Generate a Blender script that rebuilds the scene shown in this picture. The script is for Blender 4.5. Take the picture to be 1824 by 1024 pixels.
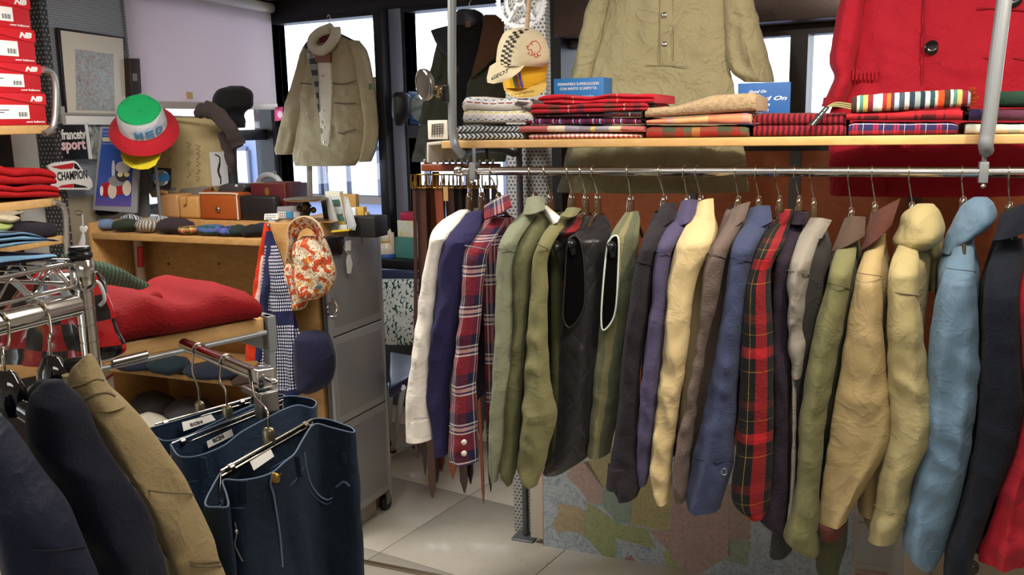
import bpy, bmesh, math, random
from mathutils import Vector as V, Matrix, noise
random.seed(7)
for o in list(bpy.data.objects):
    bpy.data.objects.remove(o)
SC = bpy.context.scene
COL = SC.collection
# ---------------------------------------------------------------- camera
FPX, PITCH, ROLL, EYE = 1600.0, math.radians(10.5), math.radians(1.15), V((0, 0, 1.6))
cF = V((0, math.cos(PITCH), -math.sin(PITCH)))
_r0, _u0 = V((1, 0, 0)), V((0, math.sin(PITCH), math.cos(PITCH)))
cR = math.cos(ROLL) * _r0 - math.sin(ROLL) * _u0
cU = math.cos(ROLL) * _u0 + math.sin(ROLL) * _r0
cam = bpy.data.cameras.new('camera')
cam.sensor_width = 36
cam.lens = 36 * FPX / 1824
cam.clip_start = .05
camo = bpy.data.objects.new('camera', cam)
COL.objects.link(camo)
camo.matrix_world = Matrix(((cR.x, cU.x, -cF.x, EYE.x), (cR.y, cU.y, -cF.y, EYE.y), (cR.z, cU.z, -cF.z, EYE.z), (0, 0, 0, 1)))
SC.camera = camo
# ---------------------------------------------------------------- light
vs = SC.view_settings
vs.view_transform = 'Standard'
vs.look = 'None'
vs.exposure = 0.0
vs.gamma = 1
vs.use_curve_mapping = False
W = bpy.data.worlds.new('sky')
SC.world = W
W.use_nodes = True
_bg = W.node_tree.nodes['Background']
_bg.inputs[0].default_value = (.86, .93, 1, 1)
_bg.inputs[1].default_value = 5.0
SC.cycles.max_bounces = 7
SC.cycles.diffuse_bounces = 4
SC.cycles.glossy_bounces = 3
SC.cycles.transmission_bounces = 4
SC.cycles.transparent_max_bounces = 12
SC.cycles.caustics_reflective = False
SC.cycles.caustics_refractive = False
SC.cycles.sample_clamp_indirect = 6


def area(name, loc, size, power, col=(1, .95, .87), rot=(0, 0, 0), sy=None):
    d = bpy.data.lights.new(name, 'AREA')
    d.energy, d.color, d.size = power, col, size
    if sy:
        d.shape, d.size_y = 'RECTANGLE', sy
    o = bpy.data.objects.new(name, d)
    COL.objects.link(o)
    o.location, o.rotation_euler = loc, rot
    return o


def spot(name, loc, to, power, ang, col=(1, .8, .55), blend=.6):
    d = bpy.data.lights.new(name, 'SPOT')
    d.energy, d.color, d.spot_size, d.spot_blend, d.shadow_soft_size = power, col, math.radians(ang), blend, .04
    o = bpy.data.objects.new(name, d)
    COL.objects.link(o)
    o.location = loc
    o.rotation_euler = (V(to) - V(loc)).to_track_quat('-Z', 'Y').to_euler()
    return o


area('ceiling_lamp_over_aisle', (.5, 1.55, 2.27), 1.5, 25, (1, .93, .84), sy=.3)
area('ceiling_lamp_over_counter', (-1.1, 2.6, 2.26), 1.0, 34, (1, .95, .88), sy=.4)
area('ceiling_lamp_behind_shopper', (.2, -.6, 2.26), 1.2, 14, (1, .95, .88), sy=.6)
spot('spot_over_jacket_rail', (.75, 1.45, 2.24), (.62, 2.3, 1.3), 45, 52)
spot('spot_over_scarf_shelf', (1.35, 1.35, 2.24), (1.3, 2.7, 1.8), 60, 75, (1, .88, .72))


spot('added_spot_on_window_coats', (.2, 1.9, 2.24), (.6, 3.2, 1.85), 22, 70, (1, .93, .84))  # added unseen spot that brightens the coats in the windows


# ---------------------------------------------------------------- projection helpers
def ray(px, py):
    return cF + (px - 912) / FPX * cR - (py - 512) / FPX * cU


def U(px, py, t):
    return EYE + ray(px, py) * t


def Uz(px, py, z):
    d = ray(px, py)
    return EYE + d * ((z - EYE.z) / d.z)


def tz(px, py, z):
    return (z - EYE.z) / ray(px, py).z


class Pl:
    """vertical plane through p, e1 horizontal along it, e2 horizontal away from the viewer"""
    def __init__(s, p, deg):
        a = math.radians(deg)
        s.p, s.e1, s.e2 = V(p), V((math.cos(a), -math.sin(a), 0)), V((math.sin(a), math.cos(a), 0))

    def at(s, px, py, off=0):
        d = ray(px, py)
        return EYE + d * ((s.p + s.e2 * off - EYE).dot(s.e2) / d.dot(s.e2))

    def w(s, a, b, z=0):
        return s.p + s.e1 * a + s.e2 * b + V((0, 0, z))


ZZ = V((0, 0, 1))
# ---------------------------------------------------------------- mesh building


class MB:
    def __init__(s):
        s.v, s.f, s.uv, s.mi, s.cur = [], [], [], [], 0

    def face(s, idx, uv=None):
        s.f.append(idx)
        s.uv.append(uv or [(s.v[i].x + s.v[i].y, s.v[i].z) for i in idx])
        s.mi.append(s.cur)

    def rings(s, rings, closed=True, cap=True, us=1, v0=0):
        n = len(rings[0])
        base = len(s.v)
        for r in rings:
            s.v += [V(p) for p in r]
        per = []
        for r in rings:
            c = [0]
            for k in range(1, n + 1):
                c.append(c[-1] + (V(r[k % n]) - V(r[k - 1])).length)
            per.append(c)
        mid = max(per, key=lambda c: c[-1])
        vl = [v0]
        for a, b in zip(rings, rings[1:]):
            vl.append(vl[-1] + sum((V(a[k]) - V(b[k])).length for k in range(0, n, max(1, n // 6))) / len(range(0, n, max(1, n // 6))))
        m = n if closed else n - 1
        for j in range(len(rings) - 1):
            for k in range(m):
                k2 = (k + 1) % n
                s.face([base + j * n + k, base + j * n + k2, base + (j + 1) * n + k2, base + (j + 1) * n + k],
                       [(mid[k] * us, vl[j]), (mid[k + 1] * us, vl[j]), (mid[k + 1] * us, vl[j + 1]), (mid[k] * us, vl[j + 1])])
        if cap and closed:
            for j, rev in ((0, True), (len(rings) - 1, False)):
                ids = [base + j * n + k for k in range(n)]
                if rev:
                    ids = ids[::-1]
                s.face(ids, [(mid[i - base - j * n], vl[j]) for i in ids])

    def box(s, o, ax, ay, az):
        """corner o, edge vectors"""
        o, ax, ay, az = V(o), V(ax), V(ay), V(az)
        if ax.cross(ay).dot(az) < 0:
            ax, ay = ay, ax
        b = len(s.v)
        for k in (0, 1):
            s.v += [o + az * k, o + ax + az * k, o + ax + ay + az * k, o + ay + az * k]
        X, Y, Z = ax.length, ay.length, az.length
        for q, (p, r) in (((3, 2, 1, 0), (X, Y)), ((4, 5, 6, 7), (X, Y)), ((0, 1, 5, 4), (X, Z)), ((1, 2, 6, 5), (Y, Z)), ((2, 3, 7, 6), (X, Z)), ((3, 0, 4, 7), (Y, Z))):
            s.face([b + i for i in q], [(0, 0), (p, 0), (p, r), (0, r)])

    def cbox(s, c, ex, ey, ez):
        """centre and full edge vectors"""
        c, ex, ey, ez = V(c), V(ex), V(ey), V(ez)
        s.box(c - ex / 2 - ey / 2 - ez / 2, ex, ey, ez)

    def tube(s, path, r, n=10, cap=True, flat=1, up=None):
        path = [V(p) for p in path]
        rs = r if isinstance(r, (list, tuple)) else [r] * len(path)
        rings = []
        prev = None
        for i, p in enumerate(path):
            d = (path[min(i + 1, len(path) - 1)] - path[max(i - 1, 0)]).normalized()
            a = V(up) if up is not None else prev if prev is not None else (ZZ if abs(d.z) < .9 else V((1, 0, 0)))
            a = (a - d * a.dot(d)).normalized()
            b = d.cross(a)
            prev = a
            rings.append([p + (a * math.cos(2 * math.pi * k / n) + b * (flat * math.sin(2 * math.pi * k / n))) * rs[i] for k in range(n)])
        s.rings(rings, cap=cap)

    def lathe(s, o, prof, n=24, ax=ZZ, e1=None, squash=1, cap=True):
        o, ax = V(o), V(ax).normalized()
        e1 = V(e1) if e1 is not None else (V((1, 0, 0)) if abs(ax.x) < .9 else V((0, 1, 0)))
        e1 = (e1 - ax * e1.dot(ax)).normalized()
        e2 = ax.cross(e1)
        s.rings([[o + ax * z + (e1 * math.cos(2 * math.pi * k / n) + e2 * (squash * math.sin(2 * math.pi * k / n))) * max(r, 1e-4) for k in range(n)] for r, z in prof], cap=cap)

    def prism(s, poly, th):
        """poly: list of 3-D points, th: thickness vector"""
        poly = [V(p) for p in poly]
        th = V(th)
        n = len(poly)
        nn = sum(((poly[i] - poly[0]).cross(poly[(i + 1) % n] - poly[0]) for i in range(1, n)), V())
        if nn.dot(th) > 0:
            poly = poly[::-1]
        b = len(s.v)
        s.v += poly + [p + th for p in poly]
        s.face([b + i for i in range(n)])
        s.face([b + n + i for i in range(n - 1, -1, -1)])
        for i in range(n):
            j = (i + 1) % n
            s.face([b + j, b + i, b + n + i, b + n + j])

    def ball(s, c, rx, ry=None, rz=None, n=14, m=9, ex=V((1, 0, 0)), ey=V((0, 1, 0)), ez=ZZ, fn=None):
        ry, rz = ry or rx, rz or rx
        c = V(c)
        R = []
        for j in range(m + 1):
            th = -math.pi / 2 + math.pi * (j / m if 0 < j < m else (.02 if j == 0 else .98) if False else j / m)
            cr = max(math.cos(th), .02)
            R.append([c + ex * (rx * cr * math.cos(2 * math.pi * k / n)) + ey * (ry * cr * math.sin(2 * math.pi * k / n)) + ez * (rz * math.sin(th)) for k in range(n)])
        if fn:
            R = [[fn(p) for p in r] for r in R]
        s.rings(R)

    def jitter(s, amp, sc, seed=0.0, lo=0):
        for i in range(lo, len(s.v)):
            p = s.v[i]
            s.v[i] = p + noise.noise_vector(p * sc + V((seed, seed * 1.7, 0))) * amp


def thing(name, label, cat, loc=(0, 0, 0), group=None, kind=None):
    o = bpy.data.objects.new(name, None)
    o.empty_display_size = .05
    COL.objects.link(o)
    o.location = loc
    tag(o, label, cat, group, kind)
    return o


def tag(o, label=None, cat=None, group=None, kind=None):
    for k, v in (('label', label), ('category', cat), ('group', group), ('kind', kind)):
        if v:
            o[k] = v
    return o


def wloc(o):
    p = V((0, 0, 0))
    while o is not None:
        p += o.location
        o = o.parent
    return p


def part(name, mb, mat, parent=None, bevel=0, seg=2, smooth=True, sharp=66, label=None, kind=None, solid=0, sub=0, weld=True, org=None):
    """ONE mesh object; vertices come in world coordinates"""
    org = V(org) if org is not None else (wloc(parent) if parent is not None else V((0, 0, 0)))
    me = bpy.data.meshes.new(name)
    if parent is None and org.length == 0 and mb.v:
        xs = [p.x for p in mb.v]; ys = [p.y for p in mb.v]; zs = [p.z for p in mb.v]
        org = V(((min(xs) + max(xs)) / 2, (min(ys) + max(ys)) / 2, min(zs)))
    me.from_pydata([tuple(p - org) for p in mb.v], [], mb.f)
    uvl = me.uv_layers.new(name='UVMap')
    flat = [c for u in mb.uv for xy in u for c in xy]
    uvl.data.foreach_set('uv', flat)
    for m in (mat if isinstance(mat, (list, tuple)) else [mat]):
        me.materials.append(m)
    me.polygons.foreach_set('material_index', mb.mi)
    bm = bmesh.new()
    bm.from_mesh(me)
    if weld:
        bmesh.ops.remove_doubles(bm, verts=bm.verts, dist=1e-5)
    if solid:
        bmesh.ops.recalc_face_normals(bm, faces=bm.faces)
        bmesh.ops.solidify(bm, geom=bm.faces[:], thickness=solid)
    bmesh.ops.recalc_face_normals(bm, faces=bm.faces)
    if bevel:
        es = [e for e in bm.edges if len(e.link_faces) == 2 and e.calc_face_angle(0) > math.radians(30)]
        if es:
            bmesh.ops.bevel(bm, geom=es, offset=bevel, segments=seg, affect='EDGES', profile=.6, clamp_overlap=True)
    if smooth:
        a = math.radians(sharp)
        for f in bm.faces:
            f.smooth = True
        for e in bm.edges:
            if len(e.link_faces) == 2 and e.calc_face_angle(0) > a:
                e.smooth = False
    bm.to_mesh(me)
    bm.free()
    o = bpy.data.objects.new(name, me)
    COL.objects.link(o)
    if parent is not None:
        o.parent = parent
        o.location = org - wloc(parent)
    else:
        o.location = org
    if sub:
        md = o.modifiers.new('smooth', 'SUBSURF')
        md.levels = md.render_levels = sub
    if label:
        o['label'] = label
    if kind:
        o['kind'] = kind
    return o


def struct(name, mb, mat, parent=None, **k):
    o = part(name, mb, mat, parent, **k)
    if parent is None:
        o['kind'] = 'structure'
    return o


_textcache = {}


def text(s, o, ex, ez, height, mat, parent, name='lettering', width=None, depth=.0012, shear=0, bold=0, center=False, label=None, space=1):
    """flat raised lettering: lower-left corner o, reading along ex, upright along ez"""
    key = (s, shear, bold, space)
    if key not in _textcache:
        c = bpy.data.curves.new('lettering', 'FONT')
        c.body, c.size, c.shear, c.offset, c.extrude, c.resolution_u, c.space_character = s, 1, shear, bold, .5, 2, space
        t = bpy.data.objects.new('lettering', c)
        COL.objects.link(t)
        bpy.context.view_layer.update()
        m = bpy.data.meshes.new_from_object(t.evaluated_get(bpy.context.evaluated_depsgraph_get()))
        _textcache[key] = ([v.co.copy() for v in m.vertices], [list(p.vertices) for p in m.polygons])
        bpy.data.objects.remove(t)
        bpy.data.meshes.remove(m)
        bpy.data.curves.remove(c)
    vs_, fs = _textcache[key]
    x0, x1 = min(v.x for v in vs_), max(v.x for v in vs_)
    y0, y1 = min(v.y for v in vs_), max(v.y for v in vs_)
    sy = height / (y1 - y0)
    sx = width / (x1 - x0) if width else sy
    ex, ez, o = V(ex).normalized(), V(ez).normalized(), V(o)
    n = ex.cross(ez).normalized()
    if center:
        o = o - ex * (sx * (x1 - x0) / 2)
    mb = MB()
    mb.v = [o + ex * ((v.x - x0) * sx) + ez * ((v.y - y0) * sy) + n * (v.z * depth) for v in vs_]
    for f in fs:
        mb.face(f)
    return part(name, mb, mat, parent, smooth=False, weld=False, label=label)


def crom(rows, n):
    """smooth resampling of a list of tuples along its first value"""
    out = []
    m = len(rows) - 1
    for i in range(n + 1):
        y = rows[0][0] + (rows[-1][0] - rows[0][0]) * i / n
        k = max(j for j in range(m + 1) if rows[j][0] <= y + 1e-6)
        k = min(k, m - 1)
        a, b = rows[k], rows[k + 1]
        h = b[0] - a[0]
        f = (y - a[0]) / h
        vals = [y]
        for c in range(1, len(a)):
            ma = (b[c] - rows[k - 1][c]) / (b[0] - rows[k - 1][0]) if k > 0 else (b[c] - a[c]) / h
            mbb = (rows[k + 2][c] - a[c]) / (rows[k + 2][0] - a[0]) if k + 2 <= m else (b[c] - a[c]) / h
            f2, f3 = f * f, f * f * f
            vals.append((2 * f3 - 3 * f2 + 1) * a[c] + (f3 - 2 * f2 + f) * h * ma + (-2 * f3 + 3 * f2) * b[c] + (f3 - f2) * h * mbb)
        out.append(vals)
    return out


def smooth_path(pts, n=6):
    pts = [V(p) for p in pts]
    out = []
    for i in range(len(pts) - 1):
        p0, p1, p2, p3 = pts[max(i - 1, 0)], pts[i], pts[i + 1], pts[min(i + 2, len(pts) - 1)]
        for k in range(n):
            f = k / n
            out.append(.5 * ((2 * p1) + (p2 - p0) * f + (2 * p0 - 5 * p1 + 4 * p2 - p3) * f * f + (3 * p1 - p0 - 3 * p2 + p3) * f ** 3))
    out.append(pts[-1])
    return out


def surf(ob, px, py, push=.001):
    """point on an object's surface seen through an image position, lifted off it by push"""
    from mathutils.bvhtree import BVHTree
    key = ob.name
    if key not in _bv:
        o = wloc(ob)
        _bv[key] = BVHTree.FromPolygons([v.co + o for v in ob.data.vertices], [tuple(p.vertices) for p in ob.data.polygons])
    d = ray(px, py)
    h = _bv[key].ray_cast(EYE, d.normalized())
    if h[0] is None:
        h = _bv[key].find_nearest(EYE + d * (sum((ob.data.vertices[i].co for i in range(0, len(ob.data.vertices), 50)), V()) / len(range(0, len(ob.data.vertices), 50)) + wloc(ob) - EYE).dot(cF))
    return h[0] - d.normalized() * push


_bv = {}
# ---------------------------------------------------------------- materials


def lin(c):
    if isinstance(c, str):
        c = tuple(int(c[i:i + 2], 16) for i in (0, 2, 4))
    return tuple((x / 255 / 12.92 if x / 255 <= .04045 else ((x / 255 + .055) / 1.055) ** 2.4) for x in c) + (1,)


class NT:
    def __init__(s, name):
        s.m = bpy.data.materials.new(name)
        s.m.use_nodes = True
        s.t = s.m.node_tree
        s.b = s.t.nodes['Principled BSDF']
        s.tc = s.n('ShaderNodeTexCoord')

    def n(s, typ, ins=None, **props):
        nd = s.t.nodes.new(typ)
        for k, v in props.items():
            setattr(nd, k, v)
        for k, v in (ins or {}).items():
            s.set(nd.inputs[k], v)
        return nd

    def set(s, sock, v):
        if isinstance(v, bpy.types.NodeSocket):
            s.t.links.new(v, sock)
        else:
            sock.default_value = v

    def p(s, **k):
        for a, v in k.items():
            s.set(s.b.inputs[a.replace('_', ' ')], v)

    def math(s, op, a, b=0.0, c=0.0):
        nd = s.n('ShaderNodeMath', operation=op)
        s.set(nd.inputs[0], a)
        s.set(nd.inputs[1], b)
        s.set(nd.inputs[2], c)
        return nd.outputs[0]

    def mix(s, f, a, b, mode='MIX'):
        nd = s.n('ShaderNodeMix', data_type='RGBA', blend_type=mode)
        s.set(nd.inputs[0], f)
        s.set(nd.inputs[6], a)
        s.set(nd.inputs[7], b)
        return nd.outputs[2]

    def noise(s, scale, detail=3, co=None, rough=.55, dist=0):
        nd = s.n('ShaderNodeTexNoise', {'Scale': scale, 'Detail': detail, 'Roughness': rough, 'Distortion': dist})
        s.set(nd.inputs['Vector'], co or s.tc.outputs['Object'])
        return nd

    def ramp(s, f, stops, const=True):
        nd = s.n('ShaderNodeValToRGB')
        r = nd.color_ramp
        r.interpolation = 'CONSTANT' if const else 'LINEAR'
        while len(r.elements) < len(stops):
            r.elements.new(.5)
        for e, (p, c) in zip(r.elements, stops):
            e.position, e.color = p, c
        s.set(nd.inputs[0], f)
        return nd.outputs[0]

    def uv(s):
        x = s.n('ShaderNodeSeparateXYZ')
        s.t.links.new(s.tc.outputs['UV'], x.inputs[0])
        return x.outputs[0], x.outputs[1]

    def bump(s, h, strength=.3, dist=.01, prev=None):
        nd = s.n('ShaderNodeBump', {'Strength': strength, 'Distance': dist, 'Height': h})
        if prev is not None:
            s.set(nd.inputs['Normal'], prev)
        return nd.outputs[0]


def finish_cloth(t, colour, rough=.9, bs=700, bump=.35, crease=.35, sheen=.06, fuzz=0):
    a = t.noise(13, 4, dist=1.2)
    nrm = t.bump(a.outputs[0], crease, .012)
    r = t.noise(6.5, 3, dist=1.8, rough=.5)
    rid = t.math('POWER', t.math('SUBTRACT', 1.0, t.math('MULTIPLY', t.math('ABSOLUTE', t.math('SUBTRACT', r.outputs[0], .5)), 4.0)), 5.0)
    nrm = t.bump(rid, crease * .55, .006, nrm)
    if fuzz:
        f = t.noise(fuzz, 3)
        nrm = t.bump(f.outputs[0], .8, .004, nrm)
    nrm = t.bump(t.noise(bs, 2).outputs[0], bump, .0015, nrm)
    t.p(Base_Color=colour, Roughness=rough, Normal=nrm, Sheen_Weight=sheen, Sheen_Roughness=.5, Specular_IOR_Level=.25)
    return t.m


def fabric(name, c, var=.16, **k):
    t = NT(name)
    a, b = lin(c), None
    b = tuple(x * (1 - var * 1.6) for x in a[:3]) + (1,)
    col = t.mix(t.noise(k.pop('vs', 5), 5).outputs[0], tuple(min(1, x * (1 + var)) for x in a[:3]) + (1,), b)
    heather = k.pop('heather', 0)
    if heather:
        n2 = t.noise(260, 2)
        col = t.mix(t.math('MULTIPLY', t.ramp(n2.outputs[0], [(.42, (0, 0, 0, 1)), (.6, (1, 1, 1, 1))], False), heather), col, lin(k.pop('c2', 'dddddd')))
    return finish_cloth(t, col, **k)


def striped(name, stops, period, axis=0, warp=.0, **k):
    """colour bands along the u or v of the cloth; stops: (position 0..1, colour)"""
    t = NT(name)
    u = t.uv()[axis]
    if warp:
        u = t.math('ADD', u, t.math('MULTIPLY', t.math('SUBTRACT', t.noise(18, 2).outputs[0], .5), warp))
    f = t.math('FRACT', t.math('DIVIDE', u, period))
    col = t.ramp(f, [(p, lin(c)) for p, c in stops])
    return finish_cloth(t, col, **k)


def plaid(name, su, sv, pu, pv, off=(0, 0), mixf=.5, mode='MIX', **k):
    t = NT(name)
    u, v = t.uv()
    cu = t.ramp(t.math('FRACT', t.math('DIVIDE', t.math('ADD', u, off[0]), pu)), [(p, lin(c)) for p, c in su])
    cv = t.ramp(t.math('FRACT', t.math('DIVIDE', t.math('ADD', v, off[1]), pv)), [(p, lin(c)) for p, c in sv])
    # twill: the two sets of threads alternate
    w = t.math('FRACT', t.math('MULTIPLY', t.math('ADD', u, v), k.pop('twill', 330)))
    f = t.math('ADD', t.math('MULTIPLY', t.math('GREATER_THAN', w, .5), .3), mixf - .15)
    return finish_cloth(t, t.mix(f, cu, cv, mode), **k)


def plain(name, c, rough=.5, metal=0, spec=.5, var=0, coat=0, bump=0, bs=200, **k):
    t = NT(name)
    col = lin(c)
    if var:
        col = t.mix(t.noise(k.get('vs', 8), 4).outputs[0], tuple(x * (1 + var) for x in col[:3]) + (1,), tuple(x * (1 - var) for x in col[:3]) + (1,))
    t.p(Base_Color=col, Roughness=rough, Metallic=metal, Specular_IOR_Level=spec, Coat_Weight=coat)
    if bump:
        t.p(Normal=t.bump(t.noise(bs, 3).outputs[0], bump, .002))
    return t.m


def wood(name, c1, c2, scale=1, rough=.45, ang=0):
    t = NT(name)
    mp = t.n('ShaderNodeMapping', {'Vector': t.tc.outputs['Object'], 'Rotation': (0, 0, math.radians(ang)), 'Scale': (1.6 * scale, 22 * scale, 26 * scale)})
    g = t.noise(2.2, 6, mp.outputs[0], .62, .6)
    col = t.mix(t.ramp(g.outputs[0], [(.3, (0, 0, 0, 1)), (.7, (1, 1, 1, 1))], False), lin(c1), lin(c2))
    t.p(Base_Color=col, Roughness=rough, Normal=t.bump(g.outputs[0], .06, .002))
    return t.m


def glassy(name, tint=(1, 1, 1, 1), gloss=.12, rough=.02):
    m = bpy.data.materials.new(name)
    m.use_nodes = True
    nt = m.node_tree
    nt.nodes.remove(nt.nodes['Principled BSDF'])
    a, b, c = nt.nodes.new('ShaderNodeBsdfTransparent'), nt.nodes.new('ShaderNodeBsdfGlossy'), nt.nodes.new('ShaderNodeMixShader')
    a.inputs[0].default_value = tint
    b.inputs['Roughness'].default_value = rough
    c.inputs[0].default_value = gloss
    nt.links.new(a.outputs[0], c.inputs[1])
    nt.links.new(b.outputs[0], c.inputs[2])
    nt.links.new(c.outputs[0], nt.nodes['Material Output'].inputs[0])
    return m


def perforated(name, c, hole, pitch, r=.34, rough=.4, metal=.6):
    """punched sheet: round holes on a staggered grid, in UV metres"""
    t = NT(name)
    u, v = t.uv()
    a, b = t.math('DIVIDE', u, pitch), t.math('DIVIDE', v, pitch * .87)
    row = t.math('MULTIPLY', t.math('FRACT', t.math('MULTIPLY', t.math('FLOOR', b), .5)), 1.0)
    fx = t.math('SUBTRACT', t.math('FRACT', t.math('ADD', a, row)), .5)
    fy = t.math('SUBTRACT', t.math('FRACT', b), .5)
    d = t.math('SQRT', t.math('ADD', t.math('MULTIPLY', fx, fx), t.math('MULTIPLY', fy, fy)))
    h = t.math('LESS_THAN', d, r)
    t.p(Base_Color=t.mix(h, lin(c), lin(hole)), Roughness=rough, Metallic=t.math('MULTIPLY', t.math('SUBTRACT', 1.0, h), metal), Normal=t.bump(t.math('SUBTRACT', 1.0, h), .6, .002))
    return t.m


def blotches(name, stops, scale, dist=2.0, rough=.7, detail=4, const=False, mapping=None, bump=.0):
    t = NT(name)
    co = t.tc.outputs['UV']
    if mapping:
        co = t.n('ShaderNodeMapping', {'Vector': co, 'Scale': mapping}).outputs[0]
    n1 = t.noise(scale, detail, co, .6, dist)
    t.p(Base_Color=t.ramp(n1.outputs[0], [(p, lin(c)) for p, c in stops], const), Roughness=rough)
    if bump:
        t.p(Normal=t.bump(n1.outputs[0], bump, .003))
    return t.m


CH = plain('polished chrome', 'd4d2cf', .13, 1)
STEEL = plain('brushed steel', '9a9894', .34, 1)
GREYPAINT = plain('grey painted steel tube', '8f9396', .38, .35)
NICKEL = plain('worn nickel wire', 'b5ac9d', .24, 1)
BLACKPL = plain('black plastic', '131315', .35)
WHITEPL = plain('white plastic', 'ececea', .4)
WHITE = plain('white card', 'efefec', .7)
BLACK = plain('black print', '101012', .6)
DARKFR = plain('dark anodised window frame', '17161c', .45, .2)
MAPLE = wood('maple shelf board', 'd8ae74', 'c49a60', 1, .4, 21)
COUNTERWOOD = wood('honey coloured counter board', 'c49a62', 'ab8049', 1, .45, 22)
CLEAR = glassy('clear plastic', (.82, .8, .76, 1), .22, .05)
BRASS = plain('aged brass', 'a8853f', .3, 1)


def smallprint(parent, pl, x0, x1, y, off, mat, h=.003, seed=1, slope=0.0):
    """print too small to read: short strokes of uneven length"""
    rnd = random.Random(seed)
    m = MB()
    x = x0
    while x < x1:
        w = .8 + rnd.random() * 1.6
        yy = y + slope * (x - x0)
        a, b = pl.at(x, yy, off), pl.at(min(x + w, x1), yy + slope * w, off)
        m.box(a, b - a, -pl.e2 * .0006, ZZ * h)
        x += w + .5
    return part('small_print', m, mat, parent, kind='stuff', smooth=False)
# ---------------------------------------------------------------- frames of reference
CEIL = 2.3
AL, AR = U(850, 307, 2.65), U(1824, 312, 2.12)
RZ = 1.457
RDEG = math.degrees(math.atan2(-(AR.y - AL.y), AR.x - AL.x))
RK = Pl(V((AL.x, AL.y, RZ)), RDEG)            # jacket rail
WN = Pl(U(600, 150, 5.0), 30)                  # window wall
CORNER = WN.at(490, 200)
BL = Pl(CORNER, -70)                           # left wall with the blind
CN = Pl(V((-.678, 3.236, 1.157)), 23)           # counter front
CZ = CN.at(330, 421, 0).z


def wa(pl, px, py=200, off=0):
    return (pl.at(px, py, off) - pl.p).dot(pl.e1)


def wbox(mb, pl, a0, a1, z0, z1, b0, b1):
    mb.box(V((pl.p.x, pl.p.y, 0)) + pl.e1 * a0 + pl.e2 * b0 + ZZ * z0, pl.e1 * (a1 - a0), pl.e2 * (b1 - b0), ZZ * (z1 - z0))


# ---------------------------------------------------------------- floor
m = MB()
m.box((-4.5, -2, -.06), (9, 0, 0), (0, 8.5, 0), (0, 0, .06))
FLOORM = plain('dark tile joint', '8f887c', .7)
floor = struct('floor', m, FLOORM)
t = NT('worn cream vinyl tile')
c = t.mix(t.noise(3.0, 6, dist=.6).outputs[0], lin('e3ddd0'), lin('cbc3b4'))
spk = t.ramp(t.noise(55, 2).outputs[0], [(.62, (0, 0, 0, 1)), (.72, (1, 1, 1, 1))], False)
c = t.mix(t.math('MULTIPLY', spk, .25), c, lin('9a9080'))
t.p(Base_Color=c, Roughness=t.math('ADD', t.math('MULTIPLY', t.noise(5, 4).outputs[0], .22), .10), Specular_IOR_Level=.5)
TILE = t.m
TS = .60
ft = Pl(Uz(677, 985, 0), 32 - 0)
src = None
for i in range(-6, 7):
    for j in range(-4, 6):
        c0 = ft.p + ft.e1 * (i * TS) + ft.e2 * (j * TS)
        if not (-3.2 < c0.x < 3 and .7 < c0.y < 5.6):
            continue
        if src is None:
            m = MB()
            m.box(c0 + ft.e1 * .0015 + ft.e2 * .0015, ft.e1 * (TS - .003), ft.e2 * (TS - .003), (0, 0, .004))
            src = part('tile', m, TILE, floor, bevel=.0012, seg=1, org=c0)
        else:
            o = src.copy()
            COL.objects.link(o)
            o.location = c0 - wloc(floor)
m = MB()
d = (Uz(742, 1020, .005) - Uz(636, 999, .005)).normalized()
p = Uz(636, 999, .004)
n = V((-d.y, d.x, 0)).normalized()
m.box(p - d * .7 - n * .012, d * 1.9, n * .024, (0, 0, .006))
struct('trim_1', m, plain('brass floor strip', '8a7a62', .4, .7), bevel=.002)
# ---------------------------------------------------------------- ceiling
m = MB()
m.box((-4.5, -2, CEIL), (9, 0, 0), (0, 8.5, 0), (0, 0, .08))
struct('ceiling', m, plain('warm white ceiling', 'cfcac2', .85, bump=.1, bs=60))
# ---------------------------------------------------------------- plain walls behind the viewer
WALLM = plain('off white wall', 'd4cdc2', .85, bump=.08, bs=80)
m = MB()
m.box((-4.4, -2, 0), (8.6, 0, 0), (0, .1, 0), (0, 0, CEIL))
struct('wall_back', m, WALLM)
m = MB()
m.box((2.95, -2, 0), (.1, 0, 0), (0, 5.2, 0), (0, 0, CEIL))
struct('wall_right', m, WALLM)
# ---------------------------------------------------------------- window wall
ZG = WN.at(595, 28).z          # top of the glass
ZT1, ZT0 = WN.at(680, 224).z, WN.at(680, 246).z
ZS = WN.at(690, 452).z         # sill
aL, aM0, aM1 = wa(WN, 490), wa(WN, 692), wa(WN, 727)
aC = wa(WN, 986)
aR = 4.2
m = MB()
wbox(m, WN, aL - .3, aR, 0, ZS - .04, 0, .12)
struct('wall_window_side', m, plain('dark grey apron wall', '4c5056', .6))
m = MB()
wbox(m, WN, aL - .3, aR, ZG, CEIL, -.02, .12)
struct('trim_2', m, DARKFR, bevel=.004)
m = MB()
wbox(m, WN, aL - .1, wa(WN, 915), ZS - .045, ZS, -.16, .06)
struct('trim_3', m, plain('black window ledge', '1b1c20', .3), bevel=.006)
GLASS = glassy('window glass', (.97, .985, 1, 1), .05)


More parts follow.
